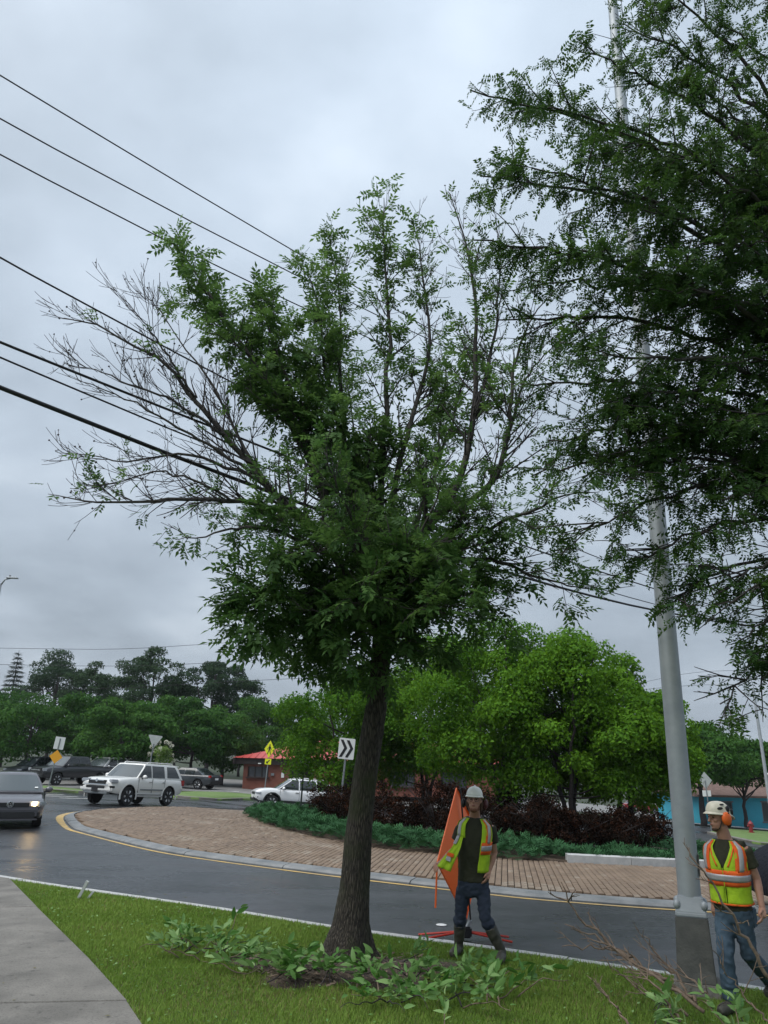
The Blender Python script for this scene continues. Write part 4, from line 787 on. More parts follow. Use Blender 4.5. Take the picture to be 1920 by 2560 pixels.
# torn leaves blown onto the pavement and the gutter
n = 90; q = np.vstack([np.c_[rng.uniform(-4.6, -1.6, 40), rng.uniform(6.9, 12, 40)], np.c_[rng.uniform(-4, 3.2, 50), rng.uniform(9.6, 14, 50)]]); onp = inside(q, [tuple(p) for p in PAV]); onr = ~inside(q, [tuple(p) for p in offset(KERB, .05)] + [(12, -9), (-32, -9), (-40, 24)]); zz = np.where(onp, .02, -.122); k_ = onp | onr; q, zz = q[k_], zz[k_]; n = len(q)
a = rng.random(n)*6.283; R_ = frames(np.c_[np.cos(a), np.sin(a), np.zeros(n)], np.c_[rng.normal(0, .15, (n, 2)), np.ones(n)]); V, F, r = place(np.array([(0, 0, 0), (.45, .25, .04), (1, 0, 0), (.45, -.25, .04)]), [(0, 1, 2, 3)], np.c_[q, zz], R_, rng.uniform(.02, .06, n), rng.random(n)); tag(obj_np('leaf_litter', V, F, M['drygrass'], rnd=r), 'small torn leaves scattered on the pavement and asphalt', 'litter', kind='stuff')
# soil ring
n = 40; ring = [(-.25 + 1.2*math.cos(t)*(1+.2*math.sin(5*t)), 8.95 + .78*math.sin(t)*(1+.2*math.sin(5*t))) for t in [2*math.pi*k/n for k in range(n)]]
MB().add([(-.25, 9.1, .05)] + [(-.25+(x+.25)*.5, 8.95+(y-8.95)*.5, .035+random.uniform(-.012, .012)) for x, y in ring] + [(x, y, -.02) for x, y in ring], [(0, 1+k, 1+(k+1) % n) for k in range(n)] + [(1+k, 1+n+k, 1+n+(k+1) % n, 1+(k+1) % n) for k in range(n)]).build('soil_ring', M['soil'], smooth='all')
tag(bpy.data.objects['soil_ring'], kind='structure')
# wood chips on the soil
T = np.array([(-1, -.3, 0), (1, -.25, 0), (.9, .3, .1), (-.9, .25, .15)]); n = 700; a = rng.random(n)*6.283; rr = rng.random(n)**.5; R_ = frames(np.c_[np.cos(a), np.sin(a), rng.normal(0, .3, n)], np.c_[rng.normal(0, .5, (n, 2)), np.ones(n)]); b = rng.random(n)*6.283
V, F, r = place(T, [(0, 1, 2, 3)], np.c_[-.25+1.1*rr*np.cos(b), 8.95+.72*rr*np.sin(b), .05*(1-rr)+.012+rng.random(n)*.02], R_, rng.uniform(.012, .035, n), rng.random(n)); tag(obj_np('bark_litter', V, F, M['twig2'], rnd=r), 'brown bark litter on the soil round the ash trunk', 'litter', kind='stuff')

# ------------------------------------------------------------------ cut leafy branches lying round the trunk
def big_leaf(l, w, bend):
    n = 4; V = []; 
    for k in range(n+1):
        t = k/n; ww = w*math.sin(math.pi*min(1, t*.93+.05))**.8*(1-.35*t); z = -bend*t*t*l
        V += [(l*t, -ww/2, z+ww*.13), (l*t, 0, z), (l*t, ww/2, z+ww*.13)]
    return np.array(V), [(3*k+a, 3*k+3+a, 3*k+4+a, 3*k+1+a) for k in range(n) for a in (0, 1)]
T, TF = big_leaf(.116, .05, .25); cl = [mesh_np('leaf', T, TF, M['cutleaf'], smooth=True, rnd=np.full(len(T), v_)) for v_ in (.05, .25, .45, .7, .95)]
def cutting(x, y, ang, length, label, nl, lift=.07, group='leafy cuttings round the ash trunk', lsize=1.0, tone=None):
    o = tag(empty('leafy_branch', (x, y, 0)), label, 'branch', group); d = np.array((math.cos(ang), math.sin(ang), 0)); P = [np.array((0, 0, .025))]
    for k in range(6):
        d = unit(d + rng.normal(0, .13, 3)*np.array((1, 1, .3)) + np.array((0, 0, .05 if k < 4 else -.02))); P.append(P[-1] + d*length/6)
    P = np.array(P); P[:, 2] = np.clip(.02 + lift*np.sin(np.linspace(0, 1, 7)*2.2) + rng.normal(0, .012, 7), .012, .3); P = curve(P, 12)
    MB().tube([Vector(p) for p in P], list(np.linspace(.007, .002, 12)), n=6).build('stem', M['twig2'] if rng.random() < .4 else M['twig'], o, smooth='all')
    base_t = rng.random() if tone is None else tone
    for k in range(nl):
        s = rng.uniform(.12, 1)*11; i = min(int(s), 10); p = P[i] + (P[i+1]-P[i])*(s-i); t = unit(P[i+1]-P[i]); dd = side_dir(t, rng.uniform(.4, 1.25)); dd[2] = abs(dd[2])*.75 + .05; dd = unit(dd)
        up = unit(np.array((rng.normal(0, .7), rng.normal(0, .7), .6))); R1 = frames(dd[None], up[None])[0]*rng.uniform(.42, 1.35)*lsize
        lo_ = bpy.data.objects.new('leaf', cl[int(np.clip(rng.normal(base_t*2.9+.7, .9), 0, 4.4))]); lo_.matrix_local = Matrix.Translation(Vector(p + np.array((0, 0, rng.uniform(.015, .11))))) @ Matrix(R1.tolist()).to_4x4(); link(lo_, o)
rng = np.random.default_rng(120)
# left trail, mass in front of the trunk, right mass
cuts = []
for k in range(10): cuts.append((rng.uniform(-2.3, -1.5), rng.uniform(9.0, 9.55), rng.uniform(0, 6.28), .45, 'small leafy cutting in the trail of branches farthest from the soil ring', 11))
for k in range(4): cuts.append((rng.uniform(-1.75, -1.3), rng.uniform(8.9, 9.4), rng.uniform(-.6, .4), .6, 'pale leafy branch bridging the side trail and the soil ring', 12))
for k in range(14): cuts.append((rng.uniform(-1.35, -.55), rng.uniform(8.25, 8.95), rng.uniform(0, 6.28), .5, 'leafy cutting heaped on the soil at the pavement side of the trunk', 13))
for k in range(4): cuts.append((rng.uniform(-.5, .1), rng.uniform(8.1, 8.6), rng.uniform(0, 6.28), .42, 'leafy cutting lying on the bare soil below the trunk', 10))
for k in range(22): cuts.append((rng.uniform(-.05, 1.2), rng.uniform(7.65, 8.45), rng.uniform(0, 6.28), .55, 'leafy cutting in the big green heap between the trunk and the booted worker', 13))
for k in range(3): cuts.append((rng.uniform(.1, .5), rng.uniform(8.6, 9.1), rng.uniform(0, 6.28), .5, 'leafy cutting at the kerb side of the green heap', 12))
for k in range(3): cuts.append((rng.uniform(1.0, 1.35), rng.uniform(7.9, 8.4), rng.uniform(-.5, .5), .5, 'thin sparse cutting trailing out of the green heap over the grass', 8))
for x, y, a, l, lab, nl in cuts: cutting(x, y, a, l, lab, nl+5, lift=rng.uniform(.05, .16))
cutting(.58, 6.98, 1.45, .3, 'single pale leafy sprig lying apart on the lawn', 12, lift=.12, group=None, tone=.9, lsize=.8)
cutting(-1.62, 9.55, 1.2, .5, 'dark upright sprig sticking out of the side trail of cuttings', 6, lift=.32, group=None, tone=0.0)
# leafy end of the brush pile in the corner
for k in range(7): cutting(rng.uniform(2.05, 2.95), rng.uniform(6.55, 6.95), rng.uniform(.8, 2.6), .42, 'pale leafy shoot in front of the brush pile by the light pole foot', 12, lift=rng.uniform(.12, .3), group='leafy shoots by the brush pile', tone=rng.uniform(.55, .95), lsize=.95)

# ------------------------------------------------------------------ bare brush pile by the pole
def brush(pts, r, label, nsub, seed):
    global rng; r = r*1.25
    rng = np.random.default_rng(seed); P = np.array(pts); o = tag(empty('bare_branch', tuple(P[0])), label, 'branch', 'cut bare branches by the light pole'); C_ = curve(P - P[0], 18); C_[1:-1] += rng.normal(0, .012, (16, 3))
    MB().tube([Vector(p) for p in C_], list(np.linspace(r, r*.25, 18)), n=7).build('stem', M['twig2'], o, smooth='all'); tw = Twigs(5)
    for s in rng.uniform(.25, .97, nsub):
        i = min(int(s*17), 16); t = unit(C_[i+1]-C_[i]); d = side_dir(t, rng.uniform(.4, .9)); d[2] = abs(d[2])*.6; l = rng.uniform(.12, .42)*(1.1-s*.5); Q = wander(C_[i], d, l, 6, .02, .1); tw.add(Q, np.linspace(r*.45, .0025, 7))
        for j in range(2):
            k_ = rng.integers(2, 6); Q2 = wander(Q[k_], side_dir(unit(Q[k_]-Q[k_-1]), .7), l*.35, 4, .02, .12); tw.add(Q2, np.linspace(r*.22, .002, 5))
    if nsub: tw.build('side_twigs', M['twig2'], o)['kind'] = 'stuff'
bl = 'bare cut branch in the brush pile, twigs pointing at the road'
brush([(2.771, 7.500, 0.163), (2.508, 7.700, 0.290), (2.225, 7.900, 0.461), (2.005, 8.000, 0.634), (1.827, 8.000, 0.833), (1.770, 8.000, 0.986)], .017, 'longest bare branch of the brush pile, rising highest over the kerb', 9, 201)
brush([(2.755, 7.300, 0.129), (2.507, 7.500, 0.277), (2.236, 7.700, 0.440), (1.986, 7.800, 0.573), (1.743, 7.800, 0.665)], .013, bl, 8, 202)
brush([(2.674, 7.600, 0.195), (2.374, 7.700, 0.380), (2.124, 7.800, 0.463), (1.709, 7.800, 0.483)], .012, bl, 7, 203)
brush([(2.731, 7.400, 0.159), (2.651, 7.600, 0.317), (2.524, 7.700, 0.478), (2.427, 7.700, 0.603)], .012, bl, 7, 204)
brush([(2.547, 7.100, 0.151), (2.331, 7.200, 0.232), (2.141, 7.300, 0.348), (2.015, 7.300, 0.463)], .010, bl, 6, 205)
brush([(2.444, 7.000, 0.136), (2.338, 7.200, 0.319), (2.215, 7.300, 0.438), (2.153, 7.400, 0.565)], .010, bl, 6, 206)
brush([(2.785, 7.200, 0.186), (2.739, 7.300, 0.303), (2.666, 7.400, 0.365), (2.586, 7.400, 0.423)], .009, bl, 5, 207)
brush([(1.973, 6.750, 0.170), (1.916, 6.850, 0.234), (1.872, 6.950, 0.316), (1.814, 7.000, 0.343)], .009, 'short pale twig lying on the grass apart from the brush pile', 3, 208)
brush([(3.150, 6.900, 0.468), (3.034, 6.900, 0.691), (2.899, 6.900, 0.918), (2.762, 6.900, 1.150), (2.705, 6.900, 1.239), (2.598, 6.900, 1.424)], .013, 'thin bare branch reaching up in front of the worker with the orange ear cup', 6, 209)
brush([(3.045, 6.700, 0.170), (2.971, 6.800, 0.298), (2.848, 6.900, 0.461), (2.766, 6.900, 0.586)], .008, 'slender twig crossing low in front of the striding worker', 4, 210)

# ------------------------------------------------------------------ light pole
px_, py_ = 3.14, 8.43
lp_o = tag(empty('light_pole', (px_, py_, 0), -.36), 'tall tapered grey light pole on a dark boxed base at the kerb', 'light pole')
MB().lathe([(.11, .78), (.108, 1.0), (.098, 4), (.083, 8), (.062, 14.2)], 28).build('shaft', M['galv'], lp_o, smooth=60)
MB().box((0, 0, .02), (.42, .42, .16)).build('footing', M['concrete'], lp_o, bevel=.012)
MB().loft([[(-s*w, -w, z), (s*w, -w, z), (s*w, w, z), (-s*w, w, z)] for s, w, z in ((1, .18, .1), (1, .178, .15), (1, .172, .2), (1, .15, .66))]).build('base_cover', M['galvdark'], lp_o, bevel=.008)
b = MB().loft([[(-w, -w, z), (w, -w, z), (w, w, z), (-w, w, z)] for w, z in ((.148, .66), (.145, .70), (.125, .78), (.112, .84))])
b.build('base_collar', M['galv'], lp_o, bevel=.01)
for sx in (-1, 1):
    for sy in (-1, 1): MB().ell((sx*.125, sy*.125, .765), (.035, .032, .045), 12, 8).build('bolt_cover', M['galv'], lp_o, smooth='all')
MB().box((.112, -.02, 1.12), (.012, .05, .2)).build('hand_hole_cover', M['galvdark'], lp_o)
MB().tube([(0, 0, 14.05), (.5, .2, 14.35), (1.6, .6, 14.55), (2.2, .8, 14.55)], [.045, .04, .035, .03], 10).build('arm', M['galv'], lp_o, smooth='all')
MB().ell((2.5, .9, 14.53), (.36, .17, .08), 16, 9).build('luminaire', M['galv'], lp_o, smooth='all')

# ------------------------------------------------------------------ signs
def post_sign(name, label, x, y, tilt=0.0, yaw=0.0, cat='sign', dz=.1, group=None):
    o = tag(empty(name, (x, y, gz(x, y)+dz)), label, cat, group); o.rotation_euler = (0, tilt, yaw); return o
def plate(o, nm, pts, z, mat, back=None, yoff=-.03, th=.006, r=0):
    p = MB().prism([(a, b+z) for a, b in pts], th, Matrix.Translation((0, yoff, 0))).build(nm, mat, o, bevel=r); return p
def rectp(w, h): return [(-w/2, -h/2), (w/2, -h/2), (w/2, h/2), (-w/2, h/2)]
def rrect(w, h, r=.04):
    P = []
    for cx_, cy_, a0 in ((w/2-r, -h/2+r, -90), (w/2-r, h/2-r, 0), (-w/2+r, h/2-r, 90), (-w/2+r, -h/2+r, 180)):
        for k in range(5): a = rad(a0 + 90*k/4); P.append((cx_ + r*math.cos(a), cy_ + r*math.sin(a)))
    return P
def upost(o, h, mat, w=.06):
    MB().add([(-w/2, 0, -.3), (-w/2+.012, -.02, -.3), (w/2-.012, -.02, -.3), (w/2, 0, -.3), (-w/2, 0, h), (-w/2+.012, -.02, h), (w/2-.012, -.02, h), (w/2, 0, h)], [(0, 1, 5, 4), (1, 2, 6, 5), (2, 3, 7, 6), (3, 0, 4, 7), (0, 3, 2, 1), (4, 5, 6, 7)]).build('post', mat, o)
chev = [(-.2, -.3), (-.08, -.3), (.11, .02), (-.08, .3), (-.2, .3), (-.02, .02)]
def chevron_sign(label, x, y, hc, tilt, yaw, sc=1.0):
    o = post_sign('chevron_sign', label, x, y, tilt, yaw, group='chevron signs on the island'); upost(o, hc+.3*sc, M['steelpost'], .07)
    p = plate(o, 'sign_panel', rrect(.61*sc, .76*sc), hc, M['white'])
    for dx in (-.08, .17): MB().prism([((a+dx)*sc*.92, b*sc*1.05+hc) for a, b in chev], .004, Matrix.Translation((0, -.0385, 0))).build('chevron', M['black'], p)
    for s in (-.22, .22): MB().ell((0, -.04, hc+s*sc), (.012, .006, .012), 8, 5).build('bolt', M['steelpost'], p)
    return o
chevron_sign('white sign with two black chevrons beside the ash trunk', -1.26, 27.60, 2.5, .075, .0, .9)
o = chevron_sign('white chevron sign half hidden behind the tall grey light pole', 14.33, 39.50, 2.75, -.02, -.35)
o = post_sign('sign_post', 'thin dark post rising from the juniper in front of the white crossover', -3.18, 34.50, .03, dz=.1); upost(o, 2.3, M['greenpost'], .07); plate(o, 'sign_panel', rrect(.46, .6), 2.25, M['signback'])
# pedestrian crossing sign
o = post_sign('crossing_sign', 'fluorescent yellow diamond walking-person sign with an arrow plate below', -8.17, 59.50, .06, .0, dz=.02); upost(o, 3.6, M['steelpost'], .08)
D_ = [(0, -.62), (.38, 0), (0, .62), (-.38, 0)]; p = plate(o, 'diamond_panel', D_, 3.12, M['flyellow'])
man = MB(); Mx = Matrix.Translation((0, -.0385, 3.1))
for poly in ([(-.035, .25), (.035, .25), (.05, .3), (.03, .36), (-.03, .36), (-.05, .3)], [(-.06, -.02), (.06, -.02), (.075, .22), (-.065, .22)], [(-.06, -.02), (.0, -.02), (-.05, -.2), (-.11, -.36), (-.16, -.36), (-.1, -.18)], [(.0, -.02), (.06, -.02), (.09, -.18), (.15, -.36), (.09, -.36), (.03, -.18)], [(-.065, .2), (-.03, .2), (-.09, .05), (-.15, -.02), (-.18, .01), (-.12, .07)], [(.04, .2), (.075, .2), (.13, .06), (.17, .0), (.14, -.02), (.09, .04)]): man.prism(poly, .004, Mx)
man.build('walking_figure', M['black'], p)
p = plate(o, 'arrow_plate', rectp(.46, .40), 2.24, M['flyellow'])
MB().prism([(-.13, -.13), (-.13, .03), (-.08, -.02), (.08, .13), (.13, .08), (-.02, -.08), (.03, -.13)], .004, Matrix.Translation((0, -.0385, 2.24))).build('arrow', M['black'], p)
# back of the give-way sign
o = post_sign('yield_sign', 'grey triangular back of a give-way sign above the white off-roader', -15.31, 54.00, .10, .1); upost(o, 2.9, M['steelpost'], .08)
plate(o, 'sign_panel', [(0, -.46), (.47, .36), (.40, .40), (-.40, .40), (-.47, .36)], 3.05, M['signback'], yoff=.03)
# white plate over amber diamond
o = post_sign('sign_post', 'post carrying a blank white plate above an amber diamond', -20.63, 51.50, .10, .25); upost(o, 2.9, M['steelpost'], .08)
plate(o, 'sign_panel', rrect(.6, .76, .03), 2.62, M['white'], yoff=.03); plate(o, 'diamond_panel', [(0, -.42), (.40, 0), (0, .42), (-.40, 0)], 1.78, M['amber'])
# back of the diamond sign at the right
o = post_sign('diamond_sign', 'grey back of a diamond sign with a small plate below', 21.10, 52.00, -.03, -.1); upost(o, 3.0, M['steelpost'], .07)
plate(o, 'diamond_panel', [(0, -.52), (.42, 0), (0, .52), (-.42, 0)], 3.0, M['signback'], yoff=.03); plate(o, 'small_plate', rectp(.52, .36), 2.22, M['white'], yoff=.03)
# fire hydrant
hx, hy = 24.51, 54.00; o = tag(empty('fire_hydrant', (hx, hy, gz(hx, hy)+.08)), 'dark red fire hydrant on the far grass', 'hydrant')
MB().lathe([(.2, 0), (.2, .05), (.13, .06), (.13, .5), (.17, .52), (.17, .57), (.13, .62), (.07, .7), (.04, .72), (.04, .78)], 16).build('barrel', M['hydrant'], o, smooth=40)
for s in (-1, 1): MB().lathe([(.07, .1*s), (.07, .2*s), (.05, .22*s)], 12, 'X', (0, 0, .42)).build('outlet_cap', M['hydrant'], o, smooth=40)
# far lamp post
lx, ly = 24.81, 51.50; o = tag(empty('lamp_post', (lx, ly, gz(lx, ly)+.08)), 'slim pale lamp post on a concrete foot by the turquoise house', 'lamp post'); o.rotation_euler = (0, -.03, 0)
MB().lathe([(.12, .4), (.11, 3), (.08, 9)], 14).build('shaft', M['galv'], o, smooth=50); MB().box((0, 0, .2), (.42, .42, .5)).build('footing', M['concrete'], o, bevel=.03); MB().ell((.2, -.05, 3.7), (.16, .09, .1), 10, 7).build('camera_housing', M['white'], o, smooth='all')
MB().tube([(0, 0, 8.9), (-.8, 0, 9.3), (-1.8, 0, 9.3)], [.05, .04, .035], 8).build('arm', M['galv'], o); MB().ell((-2.1, 0, 9.28), (.4, .14, .08), 12, 7).build('luminaire', M['galv'], o, smooth='all')
# street lamp at the left edge
lx, ly = -22.12, 44.00; o = tag(empty('street_lamp', (lx, ly, gz(lx, ly))), 'street lamp head on a long curved arm against the open sky', 'street lamp'); zt = (-21.539, 44.000, 11.469)[2] - gz(lx, ly)
x1 = (-21.817, 44.000, 11.461)[0] - lx
MB().lathe([(.1, -.1), (.09, 3), (.06, zt-.4)], 12).build('shaft', M['galv'], o, smooth=50); MB().tube([(0, 0, zt-.5), (.2, 0, zt-.15), (.8, 0, zt+.0), (x1, 0, zt)], [.05, .045, .035, .03], 8).build('arm', M['galv'], o, smooth='all')
MB().box((x1+.3, 0, zt-.03), (.72, .28, .1), taper=.8).build('luminaire', M['galv'], o, bevel=.03); MB().lathe([(.045, 0), (.045, .09)], 8, 'Z', (x1+.15, 0, zt+.02)).build('photocell', M['galvdark'], o)

# ------------------------------------------------------------------ overhead wires
def cable(pts, r, label, group='overhead wires over the verge'):
    P = np.array(pts); o = MB().tube([Vector(p) for p in P], r, n=6).build('overhead_wire', M['wire'], smooth='all'); return tag(o, label, 'wire', group)
cable([(-14.62, -3.87, 9.61), (-13.31, -2.43, 9.56), (-12.01, -0.98, 9.53), (-10.70, 0.47, 9.51), (-9.40, 1.91, 9.51), (-8.09, 3.36, 9.53), (-6.79, 4.80, 9.55), (-5.48, 6.25, 9.60), (-4.17, 7.70, 9.66), (-2.87, 9.14, 9.73), (-1.56, 10.59, 9.82), (-0.26, 12.03, 9.93), (1.05, 13.48, 10.05), (2.35, 14.93, 10.19), (3.66, 16.37, 10.34), (4.96, 17.82, 10.50), (6.27, 19.26, 10.69), (7.58, 20.71, 10.88), (8.88, 22.16, 11.09), (10.19, 23.60, 11.32), (11.49, 25.05, 11.56), (12.80, 26.49, 11.82), (14.10, 27.94, 12.09), (15.41, 29.38, 12.38), (16.72, 30.83, 12.68), (18.02, 32.28, 13.00), (19.33, 33.72, 13.34), (20.63, 35.17, 13.68), (21.94, 36.61, 14.02), (23.24, 38.06, 14.37), (24.55, 39.51, 14.71), (25.85, 40.95, 15.05), (27.16, 42.40, 15.40), (28.47, 43.84, 15.74), (29.77, 45.29, 16.08), (31.08, 46.74, 16.43), (32.38, 48.18, 16.77), (33.69, 49.63, 17.11), (34.99, 51.07, 17.46), (36.30, 52.52, 17.80)], .009, 'uppermost thin power wire above the ash tree')
cable([(-14.62, -3.87, 9.34), (-13.31, -2.43, 9.19), (-12.01, -0.98, 9.07), (-10.70, 0.47, 8.98), (-9.40, 1.91, 8.94), (-8.09, 3.36, 8.92), (-6.79, 4.80, 8.95), (-5.48, 6.25, 9.01), (-4.17, 7.70, 9.10), (-2.87, 9.14, 9.23), (-1.56, 10.59, 9.40), (-0.26, 12.03, 9.60), (1.05, 13.48, 9.84), (2.35, 14.93, 10.11), (3.66, 16.37, 10.42), (4.96, 17.82, 10.76), (6.27, 19.26, 11.15), (7.58, 20.71, 11.56), (8.88, 22.16, 12.01), (10.19, 23.60, 12.50), (11.49, 25.05, 13.02), (12.80, 26.49, 13.58), (14.10, 27.94, 14.18), (15.41, 29.38, 14.81), (16.72, 30.83, 15.47), (18.02, 32.28, 16.17), (19.33, 33.72, 16.91), (20.63, 35.17, 17.67), (21.94, 36.61, 18.43), (23.24, 38.06, 19.19), (24.55, 39.51, 19.95), (25.85, 40.95, 20.71), (27.16, 42.40, 21.47), (28.47, 43.84, 22.23), (29.77, 45.29, 22.99), (31.08, 46.74, 23.76), (32.38, 48.18, 24.52), (33.69, 49.63, 25.28), (34.99, 51.07, 26.04), (36.30, 52.52, 26.80)], .009, 'second thin power wire, middle of the upper three')
cable([(-14.62, -3.87, 9.25), (-13.31, -2.43, 9.03), (-12.01, -0.98, 8.85), (-10.70, 0.47, 8.71), (-9.40, 1.91, 8.61), (-8.09, 3.36, 8.56), (-6.79, 4.80, 8.54), (-5.48, 6.25, 8.56), (-4.17, 7.70, 8.63), (-2.87, 9.14, 8.73), (-1.56, 10.59, 8.88), (-0.26, 12.03, 9.07), (1.05, 13.48, 9.30), (2.35, 14.93, 9.57), (3.66, 16.37, 9.88), (4.96, 17.82, 10.23), (6.27, 19.26, 10.62), (7.58, 20.71, 11.06), (8.88, 22.16, 11.53), (10.19, 23.60, 12.05), (11.49, 25.05, 12.60), (12.80, 26.49, 13.20), (14.10, 27.94, 13.84), (15.41, 29.38, 14.52), (16.72, 30.83, 15.24), (18.02, 32.28, 16.00), (19.33, 33.72, 16.80), (20.63, 35.17, 17.63), (21.94, 36.61, 18.46), (23.24, 38.06, 19.29), (24.55, 39.51, 20.12), (25.85, 40.95, 20.95), (27.16, 42.40, 21.78), (28.47, 43.84, 22.61), (29.77, 45.29, 23.44), (31.08, 46.74, 24.27), (32.38, 48.18, 25.10), (33.69, 49.63, 25.93), (34.99, 51.07, 26.76), (36.30, 52.52, 27.59)], .009, 'lowest of the three thin upper power wires')
cable([(-14.62, -3.87, 9.53), (-13.31, -2.43, 9.16), (-12.01, -0.98, 8.81), (-10.70, 0.47, 8.49), (-9.40, 1.91, 8.20), (-8.09, 3.36, 7.93), (-6.79, 4.80, 7.70), (-5.48, 6.25, 7.49), (-4.17, 7.70, 7.30), (-2.87, 9.14, 7.15), (-1.56, 10.59, 7.02), (-0.26, 12.03, 6.92), (1.05, 13.48, 6.85), (2.35, 14.93, 6.81), (3.66, 16.37, 6.79), (4.96, 17.82, 6.80), (6.27, 19.26, 6.84), (7.58, 20.71, 6.90), (8.88, 22.16, 6.99), (10.19, 23.60, 7.11), (11.49, 25.05, 7.26), (12.80, 26.49, 7.44), (14.10, 27.94, 7.64), (15.41, 29.38, 7.87), (16.72, 30.83, 8.13), (18.02, 32.28, 8.41), (19.33, 33.72, 8.73), (20.63, 35.17, 9.06), (21.94, 36.61, 9.39), (23.24, 38.06, 9.72), (24.55, 39.51, 10.05), (25.85, 40.95, 10.38), (27.16, 42.40, 10.71), (28.47, 43.84, 11.04), (29.77, 45.29, 11.37), (31.08, 46.74, 11.70), (32.38, 48.18, 12.03), (33.69, 49.63, 12.37), (34.99, 51.07, 12.70), (36.30, 52.52, 13.03)], .011, 'single dark wire between the upper three and the cables')
cable([(-14.62, -3.87, 7.05), (-13.31, -2.43, 6.91), (-12.01, -0.98, 6.78), (-10.70, 0.47, 6.67), (-9.40, 1.91, 6.58), (-8.09, 3.36, 6.49), (-6.79, 4.80, 6.43), (-5.48, 6.25, 6.37), (-4.17, 7.70, 6.33), (-2.87, 9.14, 6.31), (-1.56, 10.59, 6.30), (-0.26, 12.03, 6.30), (1.05, 13.48, 6.32), (2.35, 14.93, 6.35), (3.66, 16.37, 6.39), (4.96, 17.82, 6.45), (6.27, 19.26, 6.53), (7.58, 20.71, 6.61), (8.88, 22.16, 6.72), (10.19, 23.60, 6.83), (11.49, 25.05, 6.96), (12.80, 26.49, 7.11), (14.10, 27.94, 7.27), (15.41, 29.38, 7.44), (16.72, 30.83, 7.63), (18.02, 32.28, 7.83), (19.33, 33.72, 8.05), (20.63, 35.17, 8.27), (21.94, 36.61, 8.50), (23.24, 38.06, 8.72), (24.55, 39.51, 8.95), (25.85, 40.95, 9.17), (27.16, 42.40, 9.40), (28.47, 43.84, 9.62), (29.77, 45.29, 9.85), (31.08, 46.74, 10.07), (32.38, 48.18, 10.30), (33.69, 49.63, 10.52), (34.99, 51.07, 10.75), (36.30, 52.52, 10.97)], .016, 'dark cable crossing the bare branches of the ash, upper of the lower three')
cable([(-14.62, -3.87, 7.66), (-13.31, -2.43, 7.40), (-12.01, -0.98, 7.15), (-10.70, 0.47, 6.93), (-9.40, 1.91, 6.73), (-8.09, 3.36, 6.55), (-6.79, 4.80, 6.39), (-5.48, 6.25, 6.26), (-4.17, 7.70, 6.15), (-2.87, 9.14, 6.06), (-1.56, 10.59, 6.00), (-0.26, 12.03, 5.96), (1.05, 13.48, 5.94), (2.35, 14.93, 5.94), (3.66, 16.37, 5.97), (4.96, 17.82, 6.02), (6.27, 19.26, 6.09), (7.58, 20.71, 6.18), (8.88, 22.16, 6.30), (10.19, 23.60, 6.43), (11.49, 25.05, 6.59), (12.80, 26.49, 6.78), (14.10, 27.94, 6.98), (15.41, 29.38, 7.21), (16.72, 30.83, 7.46), (18.02, 32.28, 7.74), (19.33, 33.72, 8.04), (20.63, 35.17, 8.35), (21.94, 36.61, 8.66), (23.24, 38.06, 8.97), (24.55, 39.51, 9.28), (25.85, 40.95, 9.59), (27.16, 42.40, 9.90), (28.47, 43.84, 10.22), (29.77, 45.29, 10.53), (31.08, 46.74, 10.84), (32.38, 48.18, 11.15), (33.69, 49.63, 11.46), (34.99, 51.07, 11.77), (36.30, 52.52, 12.09)], .011, 'thin cable just above the thick telephone cable')
cable([(-14.62, -3.87, 7.45), (-13.31, -2.43, 7.15), (-12.01, -0.98, 6.88), (-10.70, 0.47, 6.63), (-9.40, 1.91, 6.41), (-8.09, 3.36, 6.22), (-6.79, 4.80, 6.05), (-5.48, 6.25, 5.92), (-4.17, 7.70, 5.81), (-2.87, 9.14, 5.72), (-1.56, 10.59, 5.66), (-0.26, 12.03, 5.63), (1.05, 13.48, 5.63), (2.35, 14.93, 5.66), (3.66, 16.37, 5.71), (4.96, 17.82, 5.79), (6.27, 19.26, 5.89), (7.58, 20.71, 6.02), (8.88, 22.16, 6.18), (10.19, 23.60, 6.37), (11.49, 25.05, 6.58), (12.80, 26.49, 6.82), (14.10, 27.94, 7.09), (15.41, 29.38, 7.38), (16.72, 30.83, 7.70), (18.02, 32.28, 8.05), (19.33, 33.72, 8.43), (20.63, 35.17, 8.82), (21.94, 36.61, 9.21), (23.24, 38.06, 9.61), (24.55, 39.51, 10.00), (25.85, 40.95, 10.39), (27.16, 42.40, 10.79), (28.47, 43.84, 11.18), (29.77, 45.29, 11.58), (31.08, 46.74, 11.97), (32.38, 48.18, 12.36), (33.69, 49.63, 12.76), (34.99, 51.07, 13.15), (36.30, 52.52, 13.54)], .026, 'thick black telephone cable, lowest over the verge')
for nm_, s_, lab in (('a', -16., 'wooden utility pole behind the pavement carrying the verge wires'), ('b', 60., 'wooden utility pole beyond the roundabout exit carrying the verge wires')):
    q = np.array((-3.9, 8.0)) + np.array((.67, .742))*s_; o = tag(empty('utility_pole', (q[0], q[1], gz(q[0], q[1]) if s_ > 0 else 0)), lab, 'utility pole'); o.rotation_euler = (0, 0, rad(48))
    MB().lathe([(.17, -.2), (.15, 4), (.11, 13.2)], 12).build('shaft', M['twig2'], o, smooth=50); MB().box((0, 0, 12.2), (.1, 2.4, .12)).build('crossarm', M['twig2'], o)
